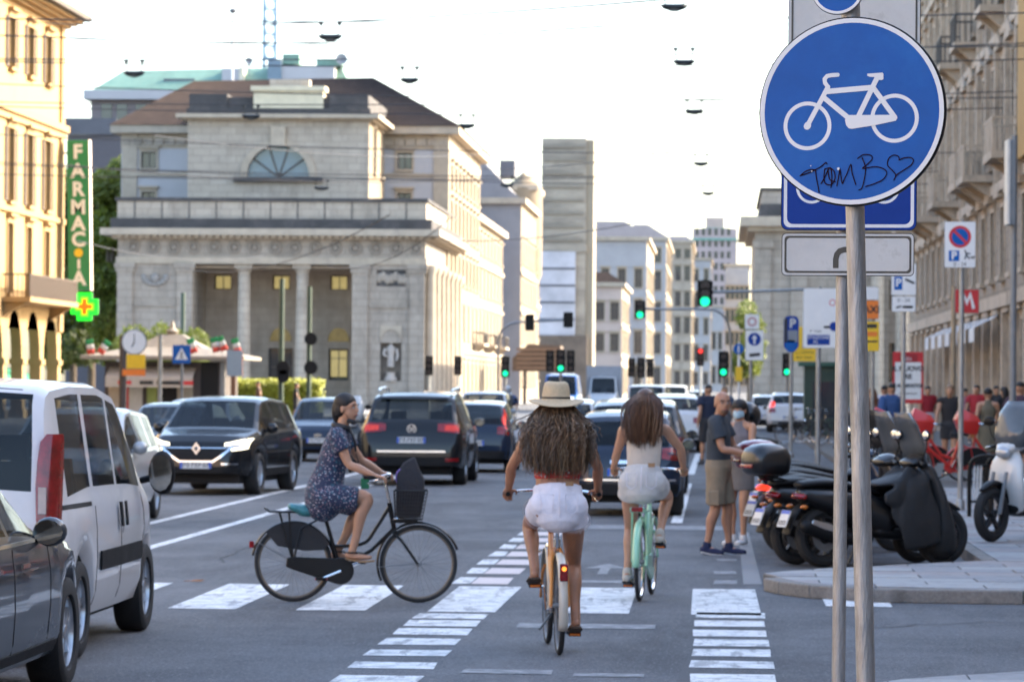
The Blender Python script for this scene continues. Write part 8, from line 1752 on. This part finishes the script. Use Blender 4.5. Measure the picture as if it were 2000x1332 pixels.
mb = MB(); mb.lathe([(.22, z2_), (.3, z2_ + .15), (.12, z2_ + .3), (.05, z2_ + .6), (0, z2_ + .62)], 12, (0, 2.1, 0)); mb.build('finial', roofk, ko)
cr_ = M('cream_awning', (.45, .4, .34), .8, var=.1)
mb = MB(); zz0 = kz(722) - .12; mb.add([(-kw * .46, -.01, zz0 + .1), (kw * .26, -.01, zz0 + .1), (kw * .26, -1.1, zz0 - .35), (-kw * .46, -1.1, zz0 - .35), (kw * .26, -1.1, zz0 - .78), (-kw * .46, -1.1, zz0 - .78)], [(0, 1, 2, 3), (3, 2, 4, 5)]); mb.build('awning', cr_, ko, smooth=0)
mb = MB()
for k_, (c_, x_) in enumerate(((red_s, -.3), (ink, -.12), (ink, .02), (ink, .12), (red_s, .21))):
    mb = MB(); mb.box(kw * x_ - .3, kw * x_ + .3, -1.115, -1.104, zz0 - .66, zz0 - .5); mb.build('awning_print', c_, ko, smooth=0)
for k_, (x_, w_, c_) in enumerate(((-.42, .5, cr_), (-.33, .35, red_s), (-.24, .6, white_s), (-.1, .5, M('magazine_green', (.3, .36, .1), .6)), (.02, .9, black), (.17, .7, M('kiosk_panel', (.3, .26, .2), .6)))):
    MB().box(kw * x_ - w_ / 2, kw * x_ + w_ / 2, -.06, -.004, .25, 2.0).build('display_panel', c_, ko, smooth=0)
mb = MB(); mb.box(kw * .3, kw * .44, -.08, -.005, .1, 2.6); mb.build('kiosk_door', black, ko, smooth=0); mb = MB(); mb.box(kw * .46, kw * .5, -.1, -.006, .1, 2.6); mb.build('steel_post', steel, ko, smooth=0)
gflag, wflag, rflag = M('flag_green', (.02, .25, .08), .7), M('flag_white', (.6, .58, .55), .7), M('flag_red', (.5, .05, .03), .7)
for i, (px, py, a) in enumerate(((176, 676, -8), (204, 677, 35), (375, 674, -20), (420, 672, -14), (433, 670, -24), (461, 674, -16))):
    c_ = at(px, py, KY - .9); f = thing('flag', 'small Italian tricolour flag fixed to the kiosk roof', 'flag', c_, 0, 'tricolour flags on the kiosk roof'); f.rotation_euler = (0, R(a), 0); f.scale = (.75, .75, .8)
    for k_, m_ in enumerate((gflag, wflag, rflag)):
        mb = MB(); y_ = [.03 * math.sin(j * 1.3 + k_) for j in range(5)]; z_ = .38 - k_ * .28
        mb.add([(-.22 + .11 * j - (.0 if 1 else 0), y_[j], z_) for j in range(5)] + [(-.22 + .11 * j, y_[j] + .01, z_ - .275) for j in range(5)], [(j, j + 1, j + 6, j + 5) for j in range(4)]); o = mb.build('flag_stripe', m_, f, smooth=60); sm = o.modifiers.new('s', 'SOLIDIFY'); sm.thickness = .006
    mb = MB(); mb.tube([(-.235, 0, .42), (-.235, 0, -.75)], .012, 6); mb.build('flag_pole', steel, f)
# ================================================================== STREET FURNITURE
def post_thing(name, label, px, Y, ztop, r=.05, mat=galv, cat='road sign', z0=.12, group=None):
    q = at(px, 750, Y); o = thing(name, label, cat, (q.x, Y, z0), 0, group)
    mb = MB(); mb.tube([(0, 0, 0), (0, 0, ztop - z0)], r, 12); mb.lathe([(r * 1.7, 0), (r * 1.7, .12), (r, .16)], 12); mb.build('post', mat, o); return o
def pan(o, px0, py0, px1, py1, Y, mat, **kw): return plate(o, px0, py0, px1, py1, Y - .09, mat, **kw)
def disc(o, F, u, v, r, mat, h=.0014, nm='disc'): mb = MB(); mb.T = F; mb.prism(circ(r, 28, u, v), h - .0012, h); return mb.build(nm, mat, o, smooth=0)
def rect(o, F, u0, u1, v0, v1, mat, h=.0014, nm='field'): mb = MB(); mb.T = F; mb.box(u0, u1, v0, v1, h - .001, h); return mb.build(nm, mat, o, smooth=0)
def label_(o, F, s_, size, u, v, mat, h=.002, bold=.0): return text(s_, size, mat, o, F @ Matrix.Translation((u, v, h)), extrude=.0008, bold=bold)
# no parking sign
o = post_thing('no_parking_sign', 'white no-parking panel with a red-ringed blue disc on a thin grey post', 1877, 51, at(1877, 428, 51).z, .038)
F, w_, h_ = pan(o, 1845, 433, 1905, 523, 51, white_p, r=.02, edge=steel)
disc(o, F, 0, h_ * .17, w_ * .36, red_s, .0014); disc(o, F, 0, h_ * .17, w_ * .27, blue_s, .002); mb = MB(); mb.T = F; stroke(mb, [(-w_ * .2, h_ * .17 + w_ * .2), (w_ * .2, h_ * .17 - w_ * .2)], w_ * .08, .0024, caps=False); mb.build('red_slash', red_s, o, smooth=0)
rect(o, F, -w_ * .36, -w_ * .02, -h_ * .36, -h_ * .13, blue_s); label_(o, F, 'P', .15, -w_ * .19, -h_ * .245, white_p, .0022, .006)
mb = MB(); mb.T = F
for a_ in ([(.07, -.08), (.09, -.14), (.13, -.2)], [(.09, -.14), (.07, -.2)], [(.1, -.12), (.14, -.13)], [(.15, -.18), (.2, -.17), (.18, -.2)]): stroke(mb, a_, .018, .0016)
mb.build('tow_pictogram', ink, o, smooth=0); label_(o, F, '0 - 24', .075, 0, -h_ * .43, ink, .0022)
# second parking sign
o = post_thing('parking_sign', 'white parking panel over a smaller time plate on a thin pale post', 1764, 62, at(1764, 530, 62).z, .04)
F, w_, h_ = pan(o, 1741, 515, 1789, 577, 62, white_p, r=.02, edge=steel); rect(o, F, -w_ * .38, -w_ * .05, -h_ * .33, h_ * .1, blue_s); label_(o, F, 'P', .19, -w_ * .21, -h_ * .11, white_p, .0022, .006)
mb = MB(); mb.T = F; stroke(mb, [(.04, .0), (.1, -.03), (.17, -.06)], .04, .0016); mb.build('car_pictogram', ink, o, smooth=0); disc(o, F, 0, h_ * .42, w_ * .18, red_s)
F, w_, h_ = pan(o, 1742, 579, 1788, 609, 62, white_p, r=.01, edge=steel, name='time_plate'); label_(o, F, '0 - 24', .09, 0, h_ * .24, ink, .0022); mb = MB(); mb.T = F; stroke(mb, [(-.12, -.06), (-.05, -.04)], .03, .0016); stroke(mb, [(.0, -.05), (.14, -.05)], .045, .0016); mb.build('tow_pictogram', ink, o, smooth=0)
# metro sign
o = post_thing('metro_sign', 'red square underground sign with a white letter M on a bronze post', 1862, 76, at(1862, 560, 76).z, .05, M('bronze_post', (.3, .24, .17), .5, .4), 'metro sign')
F, w_, h_ = pan(o, 1864, 564, 1913, 613, 76, M('bronze_frame', (.33, .26, .19), .5), r=.01, edge=steel, name='frame'); rect(o, F, -w_ * .46, w_ * .46, -h_ * .46, h_ * .46, red_s, .004); mb = MB(); mb.T = F
stroke(mb, [(-w_ * .27, -h_ * .3), (-w_ * .13, h_ * .27), (0, -h_ * .06), (w_ * .13, h_ * .27), (w_ * .27, -h_ * .3)], w_ * .13, .0045, caps=False); mb.build('letter_m', white_p, o, smooth=0)
# tall post with the sign seen edge on
o = post_thing('tall_sign_post', 'tall dark grey post with a sign panel seen edge on at the palace side', 1978, 58, at(1978, 265, 58).z, .055, steel)
a = at(1965, 275, 58); b_ = at(1965, 440, 58); lo = a - o.location; l2 = b_ - o.location; bevel(MB().box(lo.x, lo.x + .05, -.3, .3, l2.z, lo.z).build('sign_edge', white_s, o, smooth=0), .01); MB().box(lo.x + .051, lo.x + .13, -.26, .26, l2.z, lo.z).build('sign_back', steel, o, smooth=0)
# big white direction panel
o = post_thing('direction_sign', 'large white direction panel with a blue text box and blue disc behind the poles', 1598, 66, at(1598, 560, 66).z, .045)
F, w_, h_ = pan(o, 1569, 563, 1650, 680, 66, white_p, r=.05, edge=steel); rect(o, F, -w_ * .4, w_ * .14, -h_ * .45, -h_ * .28, blue_d); label_(o, F, 'STAZIONE', .085, -w_ * .13, -h_ * .325, white_p, .003); label_(o, F, 'FS', .085, -w_ * .2, -h_ * .405, white_p, .003)
disc(o, F, w_ * .24, -h_ * .14, .085, blue_d); mb = MB(); mb.T = F; stroke(mb, [(w_ * .02, -h_ * .15), (w_ * .12, -h_ * .15)], .045, .0016); mb.build('arrow_mark', ink, o, smooth=0); disc(o, F, w_ * .2, h_ * .26, .06, red_s, .0016); disc(o, F, w_ * .2, h_ * .26, .045, white_p, .002); label_(o, F, 'P  Viale', .07, -w_ * .2, -h_ * .22, ink, .002)
# taxi sign stack
o = post_thing('taxi_sign', 'stacked taxi rank sign, orange above yellow, half hidden by the front pole', 1704, 72, at(1704, 560, 72).z, .04)
F, w_, h_ = pan(o, 1672, 560, 1716, 586, 72, white_p, r=.06, edge=black, name='top_panel'); F, w_, h_ = pan(o, 1672, 587, 1716, 623, 72, orange_s, r=.02, edge=black, name='orange_panel'); label_(o, F, 'TAXI', .2, .02, 0, ink, .003, .006)
F, w_, h_ = pan(o, 1672, 628, 1717, 686, 72, yellow_s, r=.02, edge=black, name='yellow_panel'); rect(o, F, -w_ * .1, w_ * .4, h_ * .28, h_ * .42, ink); rect(o, F, -w_ * .1, w_ * .42, h_ * .0, h_ * .16, orange_s); rect(o, F, -w_ * .1, w_ * .42, -h_ * .2, -h_ * .14, ink)
# P sign
o = post_thing('parking_totem', 'blue parking totem with a white P and grey price panel on a grey post', 1545, 86, at(1545, 620, 86).z, .045)
F, w_, h_ = pan(o, 1531, 617, 1560, 684, 86, blue_d, r=.12, edge=black, th=.05); label_(o, F, 'P', .3, .03, h_ * .27, white_s, .003, .008); rect(o, F, -w_ * .22, w_ * .42, -h_ * .27, h_ * .08, M('grey_price_panel', (.2, .22, .25), .5)); rect(o, F, -w_ * .46, -w_ * .26, -h_ * .28, h_ * .42, ink); disc(o, F, 0, -h_ * .38, .15, blue_s)
# yellow works panel
o = post_thing('works_sign', 'yellow roadworks panel below the direction panel', 1597, 92, at(1597, 676, 92).z, .04); F, w_, h_ = pan(o, 1549, 680, 1593, 706, 92, yellow_s, r=.01, edge=steel); label_(o, F, 'DEVIAZIONE', .085, 0, .06, ink, .002); label_(o, F, 'BUS TRAM', .085, 0, -.07, ink, .002)
mb = MB(); mb.box(-.62, -.4, -.1, -.05, at(1560, 690, 92).z - .1, at(1560, 640, 92).z - .1); mb.build('yellow_banner', yellow_s, o, smooth=0)
# one-way arrow sign and companions
o = post_thing('straight_on_sign', 'white panel with a blue straight-ahead disc above a black plate mark', 1466, 96, at(1466, 612, 96).z, .045)
F, w_, h_ = pan(o, 1456, 645, 1491, 704, 96, white_p, r=.02, edge=steel); disc(o, F, 0, h_ * .2, w_ * .36, blue_d); mb = MB(); mb.T = F; stroke(mb, [(0, h_ * .04), (0, h_ * .24)], .05, .0018, caps=False); mb.add([(-.075, h_ * .22, .0032), (.075, h_ * .22, .0032), (0, h_ * .35, .0032)], [(0, 1, 2)]); mb.build('up_arrow', white_p, o, smooth=0); mb = MB(); mb.T = F; stroke(mb, [(-.1, -h_ * .33), (.12, -h_ * .3)], .09, .0016); mb.build('lorry_mark', ink, o, smooth=0)
F, w_, h_ = pan(o, 1455, 614, 1483, 643, 96, white_p, r=.02, edge=steel, name='upper_plate'); disc(o, F, 0, 0, .13, M('faded_red', (.5, .3, .3), .5)); disc(o, F, 0, 0, .07, white_p, .002)
o = post_thing('blue_arrow_disc', 'small round blue keep-ahead sign on a white post beside the street lights', 1443, 104, at(1443, 668, 104).z, .04, white_p); F, w_, h_ = pan(o, 1432, 671, 1453, 692, 104, blue_s, r=.155, edge=steel); mb = MB(); mb.T = F; stroke(mb, [(0, -.09), (0, .08)], .045, .0018); mb.build('arrow', white_p, o, smooth=0)
F, w_, h_ = pan(o, 1436, 716, 1450, 745, 104, yellow_s, r=.01, edge=steel, name='yellow_plate')
# red poster board
o = thing('poster_board', 'freestanding red-framed poster with big black Italian lettering', 'poster', (at(1774, 750, 90).x, 90, .12))
for sx in (-.3, .3): MB().box(sx - .03, sx + .03, .0, .06, 0, .6).build('board_leg', steel, o, smooth=0)
F, w_, h_ = plate(o, 1744, 687, 1803, 788, 90 - .05, red_s, r=.04, edge=red_s, name='board', th=.05); rect(o, F, -w_ * .43, w_ * .43, -h_ * .42, h_ * .3, white_p); rect(o, F, -w_ * .3, w_ * .3, h_ * .3, h_ * .46, M('deep_red', (.35, .015, .02), .5), .003); label_(o, F, 'abc', .13, 0, h_ * .37, white_p, .0042)
for s_, v in (('IL NUOVO', .17), ('RE', .02), ('\u00c8 ARRIVATO!', -.16)): label_(o, F, s_, .165 if len(s_) < 9 else .125, 0, h_ * v, ink, .003, .008)
rect(o, F, -w_ * .3, w_ * .3, -h_ * .32, -h_ * .3, ink)
# green booth at the roadside
o = thing('green_booth', 'dark green glazed street booth behind the parked bicycles', 'booth', (at(1615, 750, 128).x, 128, .12))
MB().box(-.8, .8, 0, 1.4, 0, at(1615, 722, 128).z).build('booth_body', greenpost, o, smooth=0); MB().box(-1.0, 1.0, -.2, 1.6, at(1615, 722, 128).z, at(1615, 714, 128).z).build('booth_roof', M('green_roof', (.03, .1, .07), .5), o, smooth=0); MB().box(-.5, .5, -.03, -.004, .6, 1.9).build('booth_pane', glass_win, o, smooth=0)
# ------------------------------------------------------------------ left-hand furniture near the kiosk
o = post_thing('street_clock', 'round white street clock above a yellow sign on a dark post', 240, 150, at(240, 655, 150).z, .16, woodk, 'clock'); c_ = at(262, 668, 150) - o.location
mb = MB(); mb.T = Matrix.Translation(c_) @ facing((.35, -1, 0)).to_4x4(); mb.lathe([(0, -.25), (.52, -.25), (.55, 0), (.5, .02)], 28); mb.build('clock_case', steel, o); mb = MB(); mb.T = Matrix.Translation(c_) @ facing((.35, -1, 0)).to_4x4(); mb.prism(circ(.5, 28), -.01, .012); cf = mb.build('clock_face', white_p, o, smooth=0); mb = MB(); mb.T = Matrix.Translation(c_) @ facing((.35, -1, 0)).to_4x4(); stroke(mb, [(0, 0), (.0, .33)], .04, .016); stroke(mb, [(0, 0), (-.1, -.2)], .05, .018); mb.build('clock_hands', ink, cf, smooth=0)
mb = MB(); mb.tube([(0, 0, c_.z), (c_.x, .1, c_.z)], .05, 8); mb.build('clock_arm', steel, o)
F, w_, h_ = plate(o, 247, 692, 284, 720, 149.6, yellow_s, r=.01, edge=steel, name='yellow_panel'); F, w_, h_ = plate(o, 239, 721, 284, 734, 149.6, orange_s, r=.01, edge=steel, name='orange_panel')
o = post_thing('crossing_sign', 'square blue pedestrian crossing sign with a white triangle by the kiosk', 355, 146, at(355, 672, 146).z, .06, steel); F, w_, h_ = pan(o, 337, 674, 372, 710, 146, blue_s, r=.04, edge=steel); mb = MB(); mb.T = F; mb.add([(-.27, -.22, .0025), (.27, -.22, .0025), (0, .27, .0025)], [(0, 1, 2)]); mb.build('white_triangle', white_p, o, smooth=0); mb = MB(); mb.T = F; stroke(mb, [(-.06, -.18), (.0, -.03), (.05, -.18)], .04, .003); stroke(mb, [(0, -.03), (.0, .09)], .06, .003); mb.build('walker', ink, o, smooth=0)
post_thing('grey_post', 'plain grey post standing in front of the kiosk awning', 312, 148, at(312, 655, 148).z, .09, galv, 'post')
post_thing('short_dark_post', 'slim dark post in front of the gatehouse left pilaster', 356, 205, at(356, 572, 205).z, .13, greenpost, 'post')
for px, top, r, lb in ((549, 545, .12, 'tall dark green tram post at the left of the portico columns'), (603, 560, .11, 'tall green tram post with round sign backs between the columns')):
    o = post_thing('tram_post', lb, px, 165, at(px, top, 165).z, r, greenpost, 'post')
    for dy, rr_ in ((718, .32), (662 if px > 560 else 735, .3)):
        c_ = at(px + 4, dy, 164.7) - o.location; mb = MB(); mb.T = Matrix.Translation(c_) @ facing((0, -1, 0)).to_4x4(); mb.prism(circ(rr_, 20), -.02, .02); mb.build('round_sign_back', black, o, smooth=0)
o = thing('notice_board', 'pale blue notice board with an orange frame right of the kiosk', 'notice board', (at(455, 740, 152).x, 152, .12)); F, w_, h_ = plate(o, 443, 684, 473, 735, 152, M('pale_blue_panel', (.3, .36, .4), .6, var=.05), r=.01, edge=orange_s, th=.1); MB().box(-.1, .1, .02, .15, 0, at(455, 735, 152).z).build('board_leg', M('rust_post', (.22, .1, .05), .7), o, smooth=0)
# ------------------------------------------------------------------ traffic lights
glow_g = M('green_signal', (.0, .3, .15), .3, var=0, emit=(.0, 1., .4), es=.25); glow_r = M('red_signal', (.3, .01, .01), .3, var=0, emit=(1., .04, .03), es=.25); lens_d = M('dark_lens', (.03, .012, .012), .3, var=.1)
def signal(root, c_, w_, h_, lit='green', back=False, dirn=(0, -1, 0)):
    F = Matrix.Translation(c_) @ facing(dirn).to_4x4(); mb = MB(); mb.T = F; mb.prism(rrect(w_, h_, w_ * .12), -.22, 0); bx_ = bevel(mb.build('signal_case', black, root, smooth=0), .01)
    for i, nm in enumerate(('red', 'amber', 'green')):
        v = h_ * (.32 - .32 * i); mb = MB(); mb.T = F @ Matrix.Translation((0, v, 0)); mb.prism(circ(w_ * .3, 20), .0, .012); mb.build('lens', (glow_g if nm == 'green' else glow_r) if (nm == lit and not back) else lens_d, bx_, smooth=0)
        mb = MB(); mb.T = F @ Matrix.Translation((0, v, 0)); mb.lathe([(w_ * .33, .0), (w_ * .36, .16), (w_ * .35, .16), (w_ * .32, 0)], 14, a0=0, a1=math.pi); mb.build('visor', black, bx_)
def mast(label, px, Y, path, sigs, r=.05, mat=galv):
    q = at(px, 750, Y); o = thing('traffic_light', label, 'traffic light', (q.x, Y, .0)); P_ = [at(a, b, Y) - o.location for a, b in path]; P_, _ = smoothpath(P_, [1] * len(P_), 6); mb = MB(); mb.tube([(0, 0, 0)] + P_, r, 10); mb.build('mast_arm', mat, o)
    for (sx, sy, w_, h_, lit, bk) in sigs: c_ = at(sx, sy, Y - .14) - o.location; signal(o, c_, w_ / 7000 * Y, h_ / 7000 * Y, lit, bk, (0, 1, 0) if bk else (0, -1, 0))
mast('traffic light on a long arm, the larger green signal over the road', 1600, 118, ((1600, 700), (1600, 575), (1590, 566), (1560, 566), (1480, 569), (1377, 571)), ((1377, 573, 30, 50, 'green', False),))
mast('traffic light on a curved arm, the smaller green signal over the road', 1428, 140, ((1428, 700), (1424, 640), (1405, 610), (1370, 604), (1310, 604), (1250, 603)), ((1250, 604, 21, 34, 'green', False),))
mast('pair of traffic lights seen from behind on a curved arm left of the road', 973, 150, ((973, 720), (974, 665), (985, 640), (1010, 630), (1060, 627), (1112, 625)), ((1035, 630, 17, 32, '', True), (1110, 625, 19, 30, '', True)))
for px, py, Y, lit, lb in ((987, 716, 160, 'green', 'small traffic light showing green beside the motorcycle'), (1095, 705, 150, 'green', 'cluster traffic light showing green in front of the brown canopy'), (1413, 711, 135, 'green', 'traffic light on a post showing green beyond the navy-shirted man'), (1368, 697, 190, 'red', 'far traffic light showing red in the middle of the street'), (1537, 712, 150, 'green', 'low green traffic light behind the blue parking totem'), (894, 714, 180, '', 'dark traffic light against the gatehouse side columns'), (838, 714, 175, '', 'dark traffic light at the corner of the gatehouse'), (1252, 718, 170, '', 'dark traffic light in the middle of the far street')):
    q = at(px, 750, Y); o = thing('traffic_light', lb, 'traffic light', (q.x, Y, 0)); c_ = at(px, py, Y) - o.location; mb = MB(); mb.tube([(0, .12, 0), (0, .12, c_.z + .5)], .06, 10); mb.build('post', galv, o); signal(o, c_, .38, .95, lit)
    if px in (1095, 1252): signal(o, c_ + Vector((-.45, .1, 0)), .34, .9, ''); signal(o, c_ + Vector((.42, .1, 0)), .34, .9, '')
# ------------------------------------------------------------------ hanging street lamps and tram wires
lampm = M('dark_lamp_housing', (.03, .035, .035), .5, .3, var=.15); wirem = M('overhead_wire', (.05, .05, .055), .6, .3, var=0)
def hang(label, px, py, wpx, zl=10.0, group='lamps hung over the road'):
    q = None; d = ray(px, py); t = (zl - CAM_H) / d.z; c_ = Vector((d.x * t, d.y * t, zl)); w_ = wpx / 7000 * c_.y * .95
    o = thing('hanging_lamp', label, 'street lamp', c_, 0, group); mb = MB(); limb(mb, [V3(-w_ / 2, 0, .03), V3(-w_ * .3, 0, .0), V3(w_ * .3, 0, .0), V3(w_ / 2, 0, .03)], [(.04, .03), (.12, .07), (.12, .07), (.04, .03)], side=(0, 1, 0), n=12); mb.build('lamp_body', lampm, o); mb = MB(); mb.ell((0, 0, -.05), (w_ * .3, .09, .06), 14, 8); mb.build('lamp_glass', M('grey_lamp_glass', (.12, .13, .13), .3), o)
    for sx in (-1, 1): mb = MB(); mb.tube([(sx * w_ * .36, 0, .04), (sx * w_ * .42, 0, .3)], .018, 6); mb.cbox((sx * w_ * .42, 0, .32), (.1, .08, .07)); mb.build('hanger', lampm, o)
    ws = thing('overhead_wire', 'span wire over the street holding the hanging lamp', 'wire', (0, 0, 0), 0, 'lamp span wires'); xl, xr2 = (-31.5, RX) if c_.y < 166 else (-20, 2); P_ = []
    for k in range(25): u = k / 24; x_ = xl + (xr2 - xl) * u; P_.append((x_, c_.y, zl + .36 + .00045 * (x_ - c_.x) ** 2 * 2))
    mb = MB(); mb.tube(P_, .018, 5); mb.build('cable', wirem, ws)
for px, py, wpx in ((1317, 14, 52), (1336, 122, 42), (1356, 218, 36), (1369, 320, 30), (1383, 378, 25)): hang('dark boat-shaped lamp hung over the right lanes', px, py, wpx, group='lamps over the right lanes')
for px, py, wpx in ((645, 73, 46), (800, 157, 36), (912, 246, 32), (990, 362, 26)): hang('dark boat-shaped lamp hung over the left lanes', px, py, wpx, group='lamps over the left lanes')
for px, py, wpx in ((262, 144, 40), (490, 228, 36), (628, 368, 30)): hang('dark boat-shaped lamp hung on the gatehouse side of the road', px, py, wpx, group='lamps on the gatehouse side')
for i, (a, b_, s_, lb) in enumerate((((90, 46, 120), (1345, -4, 60), .25, 'cable crossing high over the whole street'), ((90, 72, 130), (1180, 52, 70), .3, 'second cable crossing just below the high one'), ((110, 320, 150), (1060, 345, 170), .5, 'tram wire passing in front of the half-round window'), ((360, 525, 170), (760, 420, 120), .8, 'slack tram wire sweeping up over the portico'), ((640, 520, 160), (880, 425, 130), .7, 'slack tram wire over the right-hand columns'), ((930, 330, 160), (1560, 250, 90), .3, 'thin cable over the far street right of the tower'), ((150, 470, 150), (520, 500, 200), .5, 'tram wire running from the yellow house to the portico'), ((870, 470, 170), (1420, 395, 110), .4, 'tram wire over the middle of the street'), ((300, 265, 120), (960, 300, 200), .4, 'tram wire crossing the upper storey of the gatehouse'))):
    A_, B_ = at(*a), at(*b_); ws = thing('overhead_wire', lb, 'wire'); mb = MB(); mb.tube([A_.lerp(B_, u / 20) - Vector((0, 0, s_ * 4 * (u / 20) * (1 - u / 20))) for u in range(21)], .02, 5); mb.build('cable', wirem, ws)
# ------------------------------------------------------------------ bake the fused figures
if BAKE:
    bpy.context.view_layer.update(); dg = bpy.context.evaluated_depsgraph_get()
    for o in BAKE:
        me = bpy.data.meshes.new_from_object(o.evaluated_get(dg)); old = o.data; mats = list(old.materials)
        o.modifiers.clear(); o.data = me
        if not me.materials:
            for m_ in mats: me.materials.append(m_)
        me.polygons.foreach_set('use_smooth', [True] * len(me.polygons)); bpy.data.meshes.remove(old)
